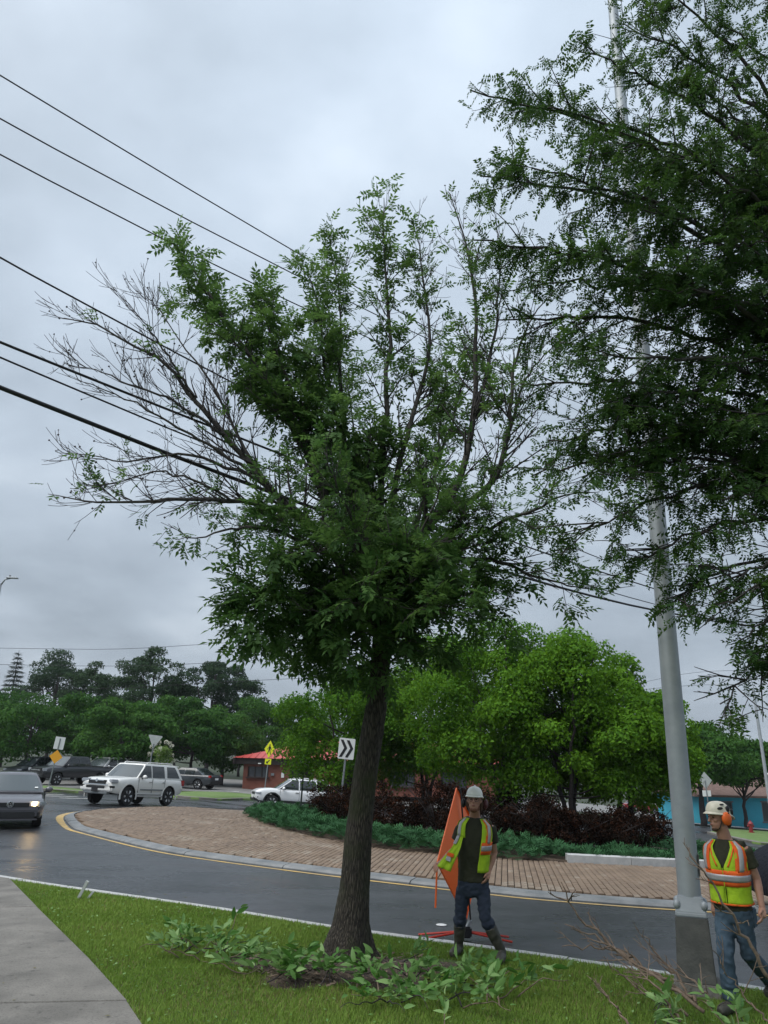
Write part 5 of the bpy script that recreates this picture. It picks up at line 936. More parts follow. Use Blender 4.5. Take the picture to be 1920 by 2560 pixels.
for k, (pts, lab) in enumerate((([(-31.192, 60.000, 9.284), (-25.644, 60.000, 9.335), (-19.643, 60.000, 9.490), (-11.513, 60.000, 10.193), (10.872, 60.000, 12.207)], 'topmost thin wire running in front of the far trees'), ([(-30.962, 60.000, 8.041), (-19.937, 60.000, 8.172), (-10.165, 60.000, 8.818), (10.827, 60.000, 10.648)], 'middle thin wire running in front of the far trees'), ([(-30.608, 60.000, 6.131), (-19.725, 60.000, 6.526), (-10.047, 60.000, 7.310), (10.775, 60.000, 8.808)], 'lowest wire running in front of the far trees'), ([(9.589, 75.000, 8.136), (21.054, 75.000, 8.614), (31.186, 75.000, 10.603), (44.325, 75.000, 10.901)], 'upper of two level wires behind the light pole'), ([(9.574, 75.000, 7.024), (21.031, 75.000, 8.240), (31.060, 75.000, 9.355), (44.137, 75.000, 9.688)], 'lower of two level wires behind the light pole'))):
    cable(curve(pts, 24), .016, lab, 'far wires')

# ------------------------------------------------------------------ buildings
# brick building with the red standing-seam roof
bx0, by0 = -10.54, 64.00; bz0 = gz(bx0, by0) - .05
rb = tag(empty('brick_building', (bx0, by0, bz0)), 'low brick building with a red ribbed metal roof and dark fascia', 'building'); rb.rotation_euler = (0, 0, rad(-4)); rb.scale = (1, 1, .74)
BW, BD, BH = 21.0, 11.0, 2.95
def wallrow(o, x0, x1, z0, z1, openings, y, th, mat):
    """front wall with openings cut out, as butted pieces"""
    xs = sorted({x0, x1} | {a for q in openings for a in q[:2]}); b = MB()
    for a, c in zip(xs, xs[1:]):
        hit = [q for q in openings if q[0] <= a + 1e-6 and q[1] >= c - 1e-6]
        if hit:
            q = hit[0]
            if q[2] > z0: b.box(((a+c)/2, y+th/2, (z0+q[2])/2), (c-a, th, q[2]-z0))
            if q[3] < z1: b.box(((a+c)/2, y+th/2, (q[3]+z1)/2), (c-a, th, z1-q[3]))
        else: b.box(((a+c)/2, y+th/2, (z0+z1)/2), (c-a, th, z1-z0))
    return b.build('wall', mat, o)
OPN = [(.35, 2.0, 1.25, 2.3), (3.7, 5.6, .0, 2.3), (7.6, 9.6, .7, 2.2), (11.5, 13.5, .7, 2.2), (15.5, 17.5, .7, 2.2)]
wl = wallrow(rb, 0, BW, -.3, BH, OPN, 0, .3, M['brickwall']); MB().box((.15, BD/2+.15, BH/2-.15), (.3, BD-.3, BH+.3)).build('wall', M['brickwall'], rb); MB().box((BW-.15, BD/2+.15, BH/2-.15), (.3, BD-.3, BH+.3)).build('wall', M['brickwall'], rb); MB().box((BW/2, BD-.15, BH/2-.15), (BW-.61, .3, BH+.3)).build('wall', M['brickwall'], rb)
for x0, x1, z0, z1 in OPN:
    if z0 == 0: MB().box(((x0+x1)/2, .22, (z0+z1)/2), (x1-x0, .06, z1-z0)).build('door', M['fascia'], rb)
    else:
        w_ = MB().box(((x0+x1)/2, .2, (z0+z1)/2), (x1-x0, .04, z1-z0)).build('window', M['window'], rb)
        f = MB()
        for xx in (x0+.04, (2*x0+x1)/3, (x0+2*x1)/3, x1-.04): f.box((xx, .14, (z0+z1)/2), (.07, .07, z1-z0-.01))
        f.build('mullions', M['fascia'], w_); MB().box(((x0+x1)/2, -.04, z0-.06), (x1-x0+.2, .3, .1)).build('sill', M['fascia'], w_)
MB().box((BW/2, -.25, BH-.12), (BW+1.5, .14, .62)).build('fascia_board', M['fascia'], rb); MB().box((-.68, BD/2, BH-.12), (.14, BD+1.3, .62)).build('fascia_board', M['fascia'], rb)
MB().box((3.15, -.03, 1.5), (.22, .05, .5)).build('notice_plate', M['white'], rb); MB().box((2.35, -.06, 1.55), (.24, .12, .24)).build('meter_box', M['steelpost'], rb); MB().box((1.35, -.42, 2.62), (.22, .16, .1)).build('wall_lamp', M['white'], rb)
e0 = .85; zt_ = BH+.2; rz_ = BH + 2.35; c0, c1, c2, c3 = (-e0, -e0+.35, zt_), (BW+e0, -e0+.35, zt_), (BW+e0, BD+e0, zt_), (-e0, BD+e0, zt_); m0, m1 = (5.4, BD/2, rz_), (BW-5.4, BD/2, rz_)
rf = MB().add([c0, c1, c2, c3, m0, m1], [(0, 1, 5, 4), (1, 2, 5), (2, 3, 4, 5), (3, 0, 4), (3, 2, 1, 0)]).build('roof', M['redroof'], rb)
# one raised seam each, on the front slope
def lerp(a, b, t): return tuple(a[i]+(b[i]-a[i])*t for i in range(3))
nse = 44
for k in range(nse):
    x = -e0 + .3 + (BW+2*e0-.6)*k/(nse-1)
    t = min(1.0, (x+e0)/(5.4+e0), (BW+e0-x)/(5.4+e0)); a = Vector((x, c0[1]-.01, zt_+.012)); b_ = Vector((x, c0[1] + (BD/2-c0[1])*t, zt_ + (rz_-zt_)*t + .012)); d = (b_-a)
    if d.length > .2: MB().box((a+b_)/2 + Vector((0, 0, .02)), (.05, d.length, .06), rot=Matrix.Rotation(math.atan2(d.z, d.y), 3, 'X')).build('roof_seam', M['redroof'], rf)
# turquoise house
hx, hy = 26.20, 66.00; hz = gz(hx+5, hy) - .05; hb = tag(empty('turquoise_house', (hx, hy, hz)), 'low turquoise house with a brown shingle roof and grey windows', 'house'); hb.rotation_euler = (0, 0, rad(6))
BW2, BD2, BH2 = 17., 8., 2.35
OP2 = [(.5, 2.6, .75, 1.95), (5.1, 7.4, .55, 2.0), (10, 12, .7, 1.9), (13.5, 15.5, .7, 1.9)]
wallrow(hb, 0, BW2, -.4, BH2, OP2, 0, .25, M['bluewall']); MB().box((.125, BD2/2+.125, BH2/2-.2), (.25, BD2-.25, BH2+.4)).build('wall', M['bluewall'], hb); MB().box((BW2-.125, BD2/2+.125, BH2/2-.2), (.25, BD2-.25, BH2+.4)).build('wall', M['bluewall'], hb); MB().box((BW2/2, BD2-.125, BH2/2-.2), (BW2-.51, .25, BH2+.4)).build('wall', M['bluewall'], hb)
for x0, x1, z0, z1 in OP2:
    w_ = MB().box(((x0+x1)/2, .16, (z0+z1)/2), (x1-x0, .04, z1-z0)).build('window', M['window'], hb); f = MB()
    for xx in (x0+.05, (2*x0+x1)/3, (x0+2*x1)/3, x1-.05): f.box((xx, .1, (z0+z1)/2), (.09, .07, z1-z0-.01))
    f.box(((x0+x1)/2, -.015, z0-.05), (x1-x0+.16, .1, .09)); f.box(((x0+x1)/2, -.015, z1+.05), (x1-x0+.16, .06, .09)); f.build('window_frame', M['frame'], w_)
e0 = .6; MB().add([(-e0, -e0, BH2), (BW2+e0, -e0, BH2), (BW2+e0, BD2+e0, BH2), (-e0, BD2+e0, BH2), (-e0, -e0, BH2+.16), (BW2+e0, -e0, BH2+.16), (BW2+e0, BD2+e0, BH2+.16), (-e0, BD2+e0, BH2+.16), (-e0, BD2/2, BH2+1.6), (BW2+e0, BD2/2, BH2+1.6)], [(0, 1, 5, 4), (2, 3, 7, 6), (4, 5, 9, 8), (6, 7, 8, 9), (1, 2, 6, 9, 5), (3, 0, 4, 8, 7), (3, 2, 1, 0)]).build('roof', M['brownroof'], hb)
MB().box((12.6, 4.2, BH2+1.5), (.7, .6, 1.0)).build('chimney', M['brickwall'], hb)

# ------------------------------------------------------------------ vehicles
def wheel(parent, x, y, R, w, side, spokes=6, rimr=.66):
    o = empty('wheel', (x, y, R)); o.parent = parent
    t = MB().lathe([(R*.62, -w/2), (R*.9, -w/2), (R*.985, -w*.36), (R, -w*.2), (R, w*.2), (R*.985, w*.36), (R*.9, w/2), (R*.62, w/2)], 32, 'Y').build('tyre', M['rubber'], o, smooth=35)
    s = side; b = MB().lathe([(R*rimr, s*w*.30), (R*rimr, s*w*.47), (R*(rimr-.05), s*w*.48), (R*(rimr-.07), s*w*.2), (R*.1, s*w*.14)], 28, 'Y')
    b.build('rim', M['blackplastic'], o, smooth=35); b = MB()
    for k in range(spokes):
        a = 2*math.pi*k/spokes
        for da in (-.11, .11):
            p0 = Vector((math.cos(a+da*.6)*R*.13, s*w*.36, math.sin(a+da*.6)*R*.13)); p1 = Vector((math.cos(a+da)*R*(rimr-.04), s*w*.46, math.sin(a+da)*R*(rimr-.04))); b.tube([p0, p1], [.03, .026], 5)
    b.lathe([(R*(rimr-.05), s*w*.44), (R*(rimr+.015), s*w*.5), (R*(rimr+.015), s*w*.46)], 28, 'Y'); b.lathe([(.06, s*w*.3), (.055, s*w*.45)], 12, 'Y'); b.build('spokes', M['alloy'], o, smooth=35)
    return o
def car(name, label, cat, x, y, heading, paint, L_=4.8, W_=1.9, H_=1.8, wb=2.79, fo=.93, R=.39, sill=.42, top=None, cab=None, zb=1.13, win=None, group=None, arch=None, clad=None, rails=False, rear_glass=True, bedz=None, slope=True, dz=0.0, stance=None, tumble=.17):
    o = empty(name, (x, y, 0)); tag(o, label, cat, group); h = rad(heading); c_, s_ = math.cos(h), math.sin(h)
    zf, zr = gz(x+c_*wb/2, y+s_*wb/2), gz(x-c_*wb/2, y-s_*wb/2); zl, zg = gz(x-s_*W_/2, y+c_*W_/2), gz(x+s_*W_/2, y-c_*W_/2)
    o.location.z = (zf+zr)/2 + dz; o.rotation_euler = Matrix(((c_, -s_, 0), (s_, c_, 0), (0, 0, 1))).to_euler(); o.rotation_euler = (math.atan2(zl-zg, W_), -math.atan2(zf-zr, wb), h)
    xf, xr = wb/2 + fo, wb/2 + fo - L_; Ra = (arch or R*1.18); N_ = 84; xs = np.linspace(xr, xf, N_)
    tx, tz = zip(*top); zt = np.interp(xs, tx, tz); k = np.ones(5)/5; zt = np.convolve(np.r_[zt[:1].repeat(2), zt, zt[-1:].repeat(2)], k, 'valid')
    e1, e2 = np.clip((xf-xs)/.55, 0, 1), np.clip((xs-xr)/.45, 0, 1); w = W_/2*(1 - .17*(1-e1)**2.2 - .12*(1-e2)**2.2); zt = zt - .07*(1-e1)**4 - .04*(1-e2)**4
    zb0 = sill - .02 + .06*(1-e1)**2 + .1*(1-e2)**2; rows = []; front_bulge = .08
    for i in range(N_):
        S = []
        for sx, t in ((.93, 0), (.975, .12), (.995, .3), (1.0, .5), (.992, .68), (.972, .84), (.93, .94), (.86, .985), (.6, 1.0), (.25, 1.012)): S.append((w[i]*sx, zb0[i] + (zt[i]-zb0[i])*t))
        S = S + [(-a, b) for a, b in reversed(S)]; rows.append(S)
    n = len(rows[0]); V = []; dead = set()
    for i in range(N_):
        for j, (yy, zz) in enumerate(rows[i]):
            xx = xs[i]; 
            for wx in (wb/2, -wb/2):
                dx, dz_ = xx-wx, zz-R; dd = math.hypot(dx, dz_)
                if dd < Ra and (j < 6 or j >= n-6):
                    if dd < Ra*.9: dead.add(i*n+j)
                    if dd > 1e-4: xx, zz = wx+dx/dd*Ra, R+dz_/dd*Ra
            V.append((xx, yy, zz))
    F = []
    for i in range(N_-1):
        for j in range(n-1):
            q = (i*n+j, i*n+j+1, (i+1)*n+j+1, (i+1)*n+j)
            if sum(v in dead for v in q) >= 3: continue
            F.append(q)
    F.append(tuple(range(n))); F.append(tuple(reversed(range((N_-1)*n, N_*n)))); body = MB().add(V, F).build('body', paint, o, smooth=35)
    MB().box(((xf+xr)/2, 0, sill+.12), (L_-.5, W_*.72, .34)).build('underbody', M['blackplastic'], o)
    for wx in (wb/2, -wb/2): MB().loft([[(wx+math.cos(rad(a))*Ra*1.02, yy, R+math.sin(rad(a))*Ra*1.02) for a in range(8, 173, 12)] for yy in (-W_*.46, -W_*.2, W_*.2, W_*.46)], cap=False, closed=False).build('wheel_arch_liner', M['blackplastic'], o, smooth=50)
    if clad:
        for wx in (wb/2, -wb/2):
            for s in (-1, 1):
                b = MB(); rr = [];
                for q in range(15):
                    a = rad(-14 + 208*q/14); wy = np.interp(wx+math.cos(a)*Ra, xs, w)
                    rr.append([(wx+math.cos(a)*r_, s*(wy*f_), R+math.sin(a)*r_) for r_, f_ in ((Ra*.985, .98), (Ra*.985, 1.012), (Ra*1.13, 1.008), (Ra*1.13, .97))])
                b.loft(rr).build('arch_trim', clad, o, smooth=40)
    # cabin
    x0f, x1f, x1r, x0r = cab; lv = [0, .25, .5, .75, .93, 1.0]; rings = []; HW = W_/2
    def wy(v): return HW*(.935 - tumble*v*(.55+.45*v))
    def cabx(v): return x0r + (x1r-x0r)*v, x0f + (x1f-x0f)*v
    for v in lv:
        a, b_ = cabx(v); ww = wy(v); z = zb + (H_-zb)*v
        if v == 1.0: ww -= .13; a += .1; b_ -= .1
        elif v == .93: ww -= .028; z = zb + (H_-zb)*.955
        ring = []
        for q in range(9): s = -1 + 2*q/8; ring.append((b_ + .1*(1-s*s)-.1, ww*s, z))
        for q in range(1, 8): ring.append((b_ - .1 + (a-b_+.1)*q/8, ww, z))
        for q in range(9): s = 1 - 2*q/8; ring.append((a - .04*(1-s*s) + .04, ww*s, z))
        for q in range(1, 8): ring.append((a + (b_-.1-a)*q/8, -ww, z))
        rings.append(ring)
    MB().loft(rings).build('cabin', paint, o, smooth=35)
    def vz(v): return zb + (H_-zb)*v
    nm = {0: 'front_side_window', 1: 'rear_side_window', 2: 'quarter_window'}
    for s in (-1, 1):
        for k_, (v0, v1, xa0, xb0, xa1, xb1) in enumerate(win):
            P = []
            for i in range(5):
                t = i/4; v = v0+(v1-v0)*t; xa, xb = xa0+(xa1-xa0)*t, xb0+(xb1-xb0)*t; P.append([(xa+(xb-xa)*q/4, s*(wy(v)+.007), vz(v)) for q in range(5)])
            MB().grid(P).build(nm[k_], M['glass'], o)
    P = []
    for i in range(5):
        v = .06 + .82*i/4; a, b_ = cabx(v); P.append([(b_ + .1*(1-q*q)-.1+.012, (wy(v)-.055)*q, vz(v)+.006) for q in np.linspace(-1, 1, 9)])
    MB().grid(P).build('windscreen', M['screen'], o, smooth='all')
    P = []
    for i in range(5):
        v = .1 + .76*i/4; a, b_ = cabx(v); P.append([(a - .04*(1-q*q)+.04-.012, (wy(v)-.09)*q, vz(v)) for q in np.linspace(-1, 1, 7)])
    if rear_glass: MB().grid(P).build('rear_window', M['glass'], o, smooth='all')
    for s in (-1, 1):
        mx = x0f - .42; mo = MB().ell((mx, s*(HW+.09), zb+.07), (.085, .11, .09), 12, 8).build('wing_mirror', paint, o, smooth='all'); MB().box((mx-.06, s*(HW+.1), zb+.07), (.02, .16, .12)).build('mirror_glass', M['glass'], mo); MB().tube([(mx, s*(HW-.06), zb), (mx, s*(HW+.07), zb+.03)], .03, 6).build('mirror_arm', M['blackplastic'], mo)
        for wx in (wb/2, -wb/2): wheel(o, wx, s*(HW-.135), R, .24, s)
    if rails:
        for s in (-1, 1): MB().tube([(x1f-.25, s*(wy(1)-.1), H_-.01), (x1f-.35, s*(wy(1)-.1), H_+.05), (x1r+.3, s*(wy(1)-.1), H_+.05), (x1r+.2, s*(wy(1)-.1), H_-.01)], .022, 6).build('roof_rail', paint, o, smooth='all')
    o['_xf'], o['_xr'] = xf, xr
    return o
def bitbox(o, nm, c, d, mat, yaw=0, bev=.012, pitch=0):
    return MB().box(c, d, rot=(Matrix.Rotation(rad(yaw), 3, 'Z') @ Matrix.Rotation(rad(pitch), 3, 'Y'))).build(nm, mat, o, bevel=bev)
def handles(o, xs, W_, z, mat):
    for x in xs:
        for s in (-1, 1): bitbox(o, 'door_handle', (x, s*(W_/2+.012), z), (.2, .03, .035), mat, bev=.008)
def seams(o, xs, W_, z0, z1, mat):
    for x in xs:
        for s in (-1, 1): MB().box((x, s*(W_/2*.992), (z0+z1)/2), (.012, .022, z1-z0)).build('door_gap', mat, o)

# white off-roader on the circulating road
fx, fy = -10.8, 34.93
ru = car('off_roader', 'white boxy off-roader with chrome grille circling the island', 'car', -11.05, 37.0, -113, M['car_white'], L_=4.82, W_=1.93, H_=1.78, wb=2.79, fo=.93, R=.40, sill=.50,
    top=[(-2.5, 1.12), (-2.4, 1.17), (.55, 1.19), (1.2, 1.17), (2.0, 1.10), (2.33, .98)], zb=1.14, cab=(1.0, .32, -2.0, -2.4), win=[(.07, .86, -.08, .82, -.08, .28), (.07, .86, -1.04, -.15, -1.0, -.15), (.1, .85, -2.14, -1.2, -1.82, -1.22)], clad=M['car_white'], arch=.49, rails=True)
W2 = 1.93/2; xf = ru['_xf']; xr = ru['_xr']
bitbox(ru, 'grille', (xf-.015, 0, .93), (.1, .92, .17), M['blackplastic']); bitbox(ru, 'grille_bar', (xf+.04, 0, 1.0), (.04, .78, .035), M['chrome']); MB().lathe([(.07, 0), (.06, .02)], 16, 'X', (xf+.05, 0, .99)).build('badge', M['chrome'], ru)
bitbox(ru, 'bumper', (xf-.02, 0, .66), (.2, 1.72, .2), M['car_white'], bev=.05); bitbox(ru, 'lower_grille', (xf+.085, 0, .73), (.02, 1.0, .1), M['blackplastic']); bitbox(ru, 'chrome_trim', (xf+.06, 0, .83), (.05, 1.3, .04), M['chrome']); bitbox(ru, 'skid_plate', (xf-.05, 0, .5), (.2, 1.3, .1), M['steelpost'], bev=.03); bitbox(ru, 'number_plate', (xf+.1, -.02, .62), (.015, .32, .16), M['black'], bev=.003)
for s in (-1, 1):
    bitbox(ru, 'headlight', (xf-.16, s*(W2-.24), .985), (.3, .38, .15), M['lamp'], yaw=-s*28, bev=.03); bitbox(ru, 'fog_lamp', (xf-.08, s*(W2-.25), .75), (.2, .3, .1), M['blackplastic'], yaw=-s*24, bev=.02); bitbox(ru, 'tail_lamp', (xr+.1, s*(W2-.08), 1.0), (.22, .13, .26), M['taillamp'], bev=.03); bitbox(ru, 'side_step', (0.0, s*(W2+.0), .42), (1.75, .12, .06), M['alloy'], bev=.015); bitbox(ru, 'door_moulding', (-.1, s*(W2+.008), .68), (1.55, .03, .06), M['steelpost'], bev=.008)
handles(ru, (.05, -.9), 1.93, 1.0, M['chrome']); seams(ru, (.82, -.12, -1.0), 1.93, .55, 1.14, M['blackplastic']); bitbox(ru, 'roof_spoiler', (-2.1, 0, 1.73), (.34, 1.35, .06), M['car_white'], bev=.02)

# white crossover behind the hedge
jp = car('crossover', 'white crossover with black wheel arches waiting behind the island hedge', 'car', -4.75, 46.50, -163, M['car_white2'], L_=4.62, W_=1.86, H_=1.66, wb=2.7, fo=.93, R=.37, sill=.42,
    top=[(-2.4, 1.02), (-2.2, 1.1), (.6, 1.06), (1.4, 1.08), (2.0, 1.02), (2.28, .93)], zb=1.04, cab=(1.2, .3, -1.75, -2.2), win=[(.05, .88, -.09, .98, -.07, .26), (.05, .88, -1.12, -.16, -1.05, -.14), (.07, .86, -2.02, -1.19, -1.62, -1.12)], tumble=.24, clad=M['blackplastic'], arch=.45, rails=True)
W2 = .93; xf = jp['_xf']; bitbox(jp, 'grille', (xf-.02, 0, .76), (.08, 1.0, .13), M['blackplastic']); bitbox(jp, 'bumper_lower', (xf-.08, 0, .46), (.26, 1.6, .17), M['blackplastic'], bev=.04); bitbox(jp, 'number_plate', (xf+.05, 0, .58), (.015, .4, .14), M['white'], bev=.003)
for s in (-1, 1): bitbox(jp, 'headlight', (xf-.2, s*(W2-.2), .80), (.34, .34, .09), M['lamp'], yaw=-s*35, bev=.02); bitbox(jp, 'fog_lamp', (xf-.16, s*(W2-.2), .58), (.16, .22, .1), M['blackplastic'], yaw=-s*35, bev=.02); bitbox(jp, 'sill_trim', (0, s*(W2-.01), .42), (1.75, .05, .12), M['blackplastic'], bev=.015); bitbox(jp, 'tail_lamp', (jp['_xr']+.12, s*(W2-.1), .95), (.25, .14, .14), M['taillamp'], bev=.03)
handles(jp, (.0, -.95), 1.86, .92, M['chrome']); seams(jp, (.95, -.14, -1.05), 1.86, .5, 1.04, M['blackplastic'])

# grey hatchback coming round at the left edge
gf = car('hatchback', 'dark grey hatchback with a round silver badge and its headlight on', 'car', -11.14, 25.20, -67, M['car_grey'], L_=4.2, W_=1.79, H_=1.46, wb=2.58, fo=.88, R=.32, sill=.30,
    top=[(-2.1, .92), (-1.9, .98), (.5, .94), (1.2, .90), (1.8, .80), (2.16, .68)], zb=.93, cab=(1.2, .35, -1.35, -1.95), win=[(.08, .86, -.1, .8, -.08, .2), (.08, .86, -.95, -.18, -.9, -.16), (.1, .82, -1.5, -1.02, -1.2, -1.0)], arch=.37, tumble=.30)
W2 = .895; xf = gf['_xf']; bitbox(gf, 'grille', (xf-.01, 0, .645), (.06, 1.0, .12), M['blackplastic'], bev=.015); bitbox(gf, 'lower_intake', (xf+.005, 0, .37), (.06, 1.34, .17), M['blackplastic'], bev=.02); bitbox(gf, 'front_lip', (xf-.02, 0, .26), (.12, 1.5, .04), M['car_grey'], bev=.015); bitbox(gf, 'bumper', (xf-.02, 0, .52), (.1, 1.5, .1), M['car_grey'], bev=.035)
bd = MB()
Mx = Matrix(((0, 1, 0, xf+.045), (1, 0, 0, 0), (0, 0, 1, .66), (0, 0, 0, 1)))
bd.lathe([(.088, 0), (.088, .012), (.073, .014), (.073, 0)], 28, 'X', (xf+.03, 0, .66)); bd_o = bd.build('badge_ring', M['chrome'], gf, smooth=40)
MB().lathe([(.074, 0), (.074, .006)], 28, 'X', (xf+.031, 0, .66)).build('badge_field', M['black'], bd_o)
def stroke(b, pts, w=.011):
    for (a0, b0_), (a1, b1_) in zip(pts, pts[1:]):
        d = math.atan2(b1_-b0_, a1-a0); l = math.hypot(a1-a0, b1_-b0_); b.box((xf+.044, (a0+a1)/2, .66+(b0_+b1_)/2), (.006, l, w), rot=Matrix.Rotation(d, 3, 'X'))
st = MB(); stroke(st, [(-.032, .066), (0, .008), (.032, .066)]); stroke(st, [(-.062, .036), (-.028, -.06), (0, -.012), (.028, -.06), (.062, .036)]); st.build('badge_letters', M['chrome'], bd_o)
for s in (-1, 1):
    hl = bitbox(gf, 'headlight', (xf-.2, s*(W2-.2), .665), (.34, .4, .13), M['lamp'], yaw=-s*30, bev=.035); MB().ell((xf-.06, s*(W2-.27), .665), (.07, .07, .06), 12, 8).build('lit_lamp' if s > 0 else 'lamp', M['lamplit'] if s > 0 else M['chrome'], hl, smooth='all'); bitbox(gf, 'fog_surround', (xf-.08, s*(W2-.2), .38), (.12, .2, .16), M['blackplastic'], yaw=-s*28, bev=.02); bitbox(gf, 'fog_trim', (xf-.04, s*(W2-.16), .38), (.03, .02, .14), M['chrome'], yaw=-s*28, bev=.004)
bitbox(gf, 'windscreen_sticker', (.98, .62, 1.06), (.012, .09, .05), M['white'], bev=0, pitch=-55)
seams(gf, (.9, -.12), 1.79, .38, .9, M['blackplastic']); handles(gf, (0, -.8), 1.79, .82, M['car_grey'])

# parked pickups and cars behind the far kerb
def pickup(label, x, y, hd, paint):
    o = car('pickup_truck', label, 'pickup', x, y, hd, paint, L_=5.8, W_=2.0, H_=1.92, wb=3.57, fo=1.0, R=.41, sill=.55, top=[(-3, 1.2), (-2.9, 1.28), (.4, 1.26), (1.2, 1.24), (2.3, 1.18), (2.75, 1.06)], zb=1.24, cab=(1.55, .85, -.7, -1.0), win=[(.1, .85, .25, 1.2, .25, .75), (.1, .85, -.75, .15, -.6, .15)], arch=.5, group='pickups parked at the far kerb')
    xf = o['_xf']; bitbox(o, 'grille', (xf-.02, 0, .95), (.1, 1.1, .3), M['blackplastic']); bitbox(o, 'grille_bar', (xf+.04, 0, .97), (.04, .95, .06), M['chrome']); bitbox(o, 'bumper', (xf-.0, 0, .66), (.22, 1.8, .22), M['chrome'] if paint is not M['car_black'] else M['blackplastic'], bev=.05)
    for s in (-1, 1): bitbox(o, 'headlight', (xf-.12, s*.72, 1.0), (.26, .32, .19), M['lamp'], yaw=-s*22, bev=.03)
    bitbox(o, 'bed_floor_cover', (-2.0, 0, 1.28), (1.7, 1.6, .03), M['blackplastic']); return o
pickup('glossy black pickup parked behind the amber diamond sign', -21.42, 57.00, -122, M['car_black'])
pickup('pale pickup with a black grille parked behind the white off-roader', -19.66, 60.00, -122, M['car_silver'])  # white truck given silver paint, so its shaded look is in the colour
def sedan(nm, label, cat, x, y, hd, paint, group, suv=True):
    o = car(nm, label, cat, x, y, hd, paint, L_=4.6, W_=1.84, H_=1.68 if suv else 1.46, wb=2.68, fo=.92, R=.35, sill=.38, top=[(-2.35, .95), (-2.2, 1.03), (.6, 1.0), (1.4, .97), (2.0, .86), (2.26, .74)], zb=.98, cab=(1.2, .3, -1.7, -2.15) if suv else (1.15, .3, -1.0, -1.75), win=[(.1, .85, -.1, .78, -.08, .18), (.1, .85, -1.0, -.18, -.95, -.16)], arch=.42, group=group)
    for s in (-1, 1): bitbox(o, 'headlight', (o['_xf']-.2, s*.7, .74), (.3, .32, .1), M['lamp'], yaw=-s*32, bev=.02); bitbox(o, 'tail_lamp', (o['_xr']+.1, s*.76, .92), (.2, .2, .18), M['taillamp'], bev=.03)
    bitbox(o, 'number_plate', (o['_xr']-.02, 0, .75), (.03, .42, .14), M['white'], bev=.004); bitbox(o, 'rear_bumper', (o['_xr']+.02, 0, .5), (.16, 1.55, .2), M['blackplastic'], bev=.04); bitbox(o, 'grille', (o['_xf']-.02, 0, .62), (.08, .9, .14), M['blackplastic']); return o
sedan('parked_car', 'dark car in the shade beside the black pickup', 'car', -26.51, 63.00, -115, M['car_dark'], 'cars in the far car park')
sedan('parked_car', 'dark low car in the shade between the off-roader and the brick building', 'car', -13.86, 60.00, 160, M['car_dark'], 'cars in the far car park', False)
sedan('parked_car', 'silver hatch-backed car parked tail-on past the dark red shrubs', 'car', 34.28, 98.00, 68, M['car_silver'], 'cars parked by the turquoise house')
sedan('parked_car', 'red car just showing over the dark red shrubs', 'car', 30.83, 96.00, 20, M['car_red'], 'cars parked by the turquoise house', False)
sedan('parked_car', 'white car parked beside the silver one', 'car', 36.28, 108.00, 60, M['car_white2'], 'cars parked by the turquoise house')
sedan('parked_car', 'dark car parked against the blue wall', 'car', 37.36, 103.00, 68, M['car_dark'], 'cars parked by the turquoise house')

# dark rounded load at the right edge: a bundle under a lumpy black cover on a low trailer
q = (6.457, 12.500, 0.403); tl = tag(empty('covered_trailer', (q[0]+.55, q[1]+.3, -.13)), 'black lumpy covered load at the road edge behind the striding worker', 'trailer')
b = MB(); P = []
for i in range(26):
    t = i/25; a = math.pi*(t*1.16-.08); row = []
    for j in range(30): row.append((-.85*math.cos(a)*(1+.018*math.sin(j*2.1+i*1.7)), -1.3+2.6*j/29, .36 + .66*max(math.sin(a), -.3)**1.0*(1+.02*math.sin(j*1.9)*math.sin(i*2.3)) if math.sin(a) > 0 else .36+.4*math.sin(a)))
    P.append(row)
b.grid(P).build('cover', pm('black_netting', (.004, .0045, .008), (.008, .009, .016), rough=.8, spec=.25, scale=20, bump=1.0, bscale=18), tl, smooth='all')
bitbox(tl, 'bed', (0, 0, .36), (1.5, 2.5, .14), M['blackplastic'])
for s in (-1, 1): wheel(tl, 0, s*.2, .33, .2, s) if False else MB().lathe([(.2, s*.72), (.33, s*.72), (.33, s*.9), (.2, s*.9)], 24, 'X', (0, 0, .33)).build('tyre', M['rubber'], tl)

# temporary warning sign seen from behind, on its folding stand
ws = tag(empty('warning_sign', (1.17, 10.98, -.13)), 'plain orange fabric diamond sign on a red folding stand at the kerb', 'sign')
wd = Vector((math.cos(rad(60)), math.sin(rad(60)), 0)); zc = 1.03; hh = .79
top_ = Vector((-.10, 0, zc+hh)); bot_ = Vector((.02, 0, zc-hh)); ce = (top_+bot_)/2; lf = ce + Vector((-.36, -.60, -.06)); rt = ce - Vector((-.36, -.60, -.06))
P = []; nn = 14
nrm = (rt-lf).cross(top_-bot_).normalized()
for i in range(nn+1):
    row = []
    for j in range(nn+1):
        u_, v_ = i/nn, j/nn; p = bot_*(1-u_)*(1-v_) + rt*u_*(1-v_) + lf*(1-u_)*v_ + top_*u_*v_; bul = .05*math.sin(math.pi*u_)*math.sin(math.pi*v_) - .03*abs(u_-v_)*(1-abs(u_-v_)); row.append(p + nrm*bul)
    P.append(row)
pan = MB().grid(P).build('fabric_panel', M['orange'], ws, smooth='all')
MB().tube([bot_, lf, top_, rt, bot_], .012, 6).build('hem', M['orange'], pan)
MB().tube([top_ + nrm*.06, bot_ + nrm*.06], .012, 6).build('brace', M['blackplastic'], ws); MB().tube([lf + nrm*.05, rt + nrm*.05], .010, 6).build('brace', M['blackplastic'], ws); MB().tube([lf, lf + Vector((-.02, -.02, -.5))], .012, 5).build('tie_strap', M['orange'], pan)
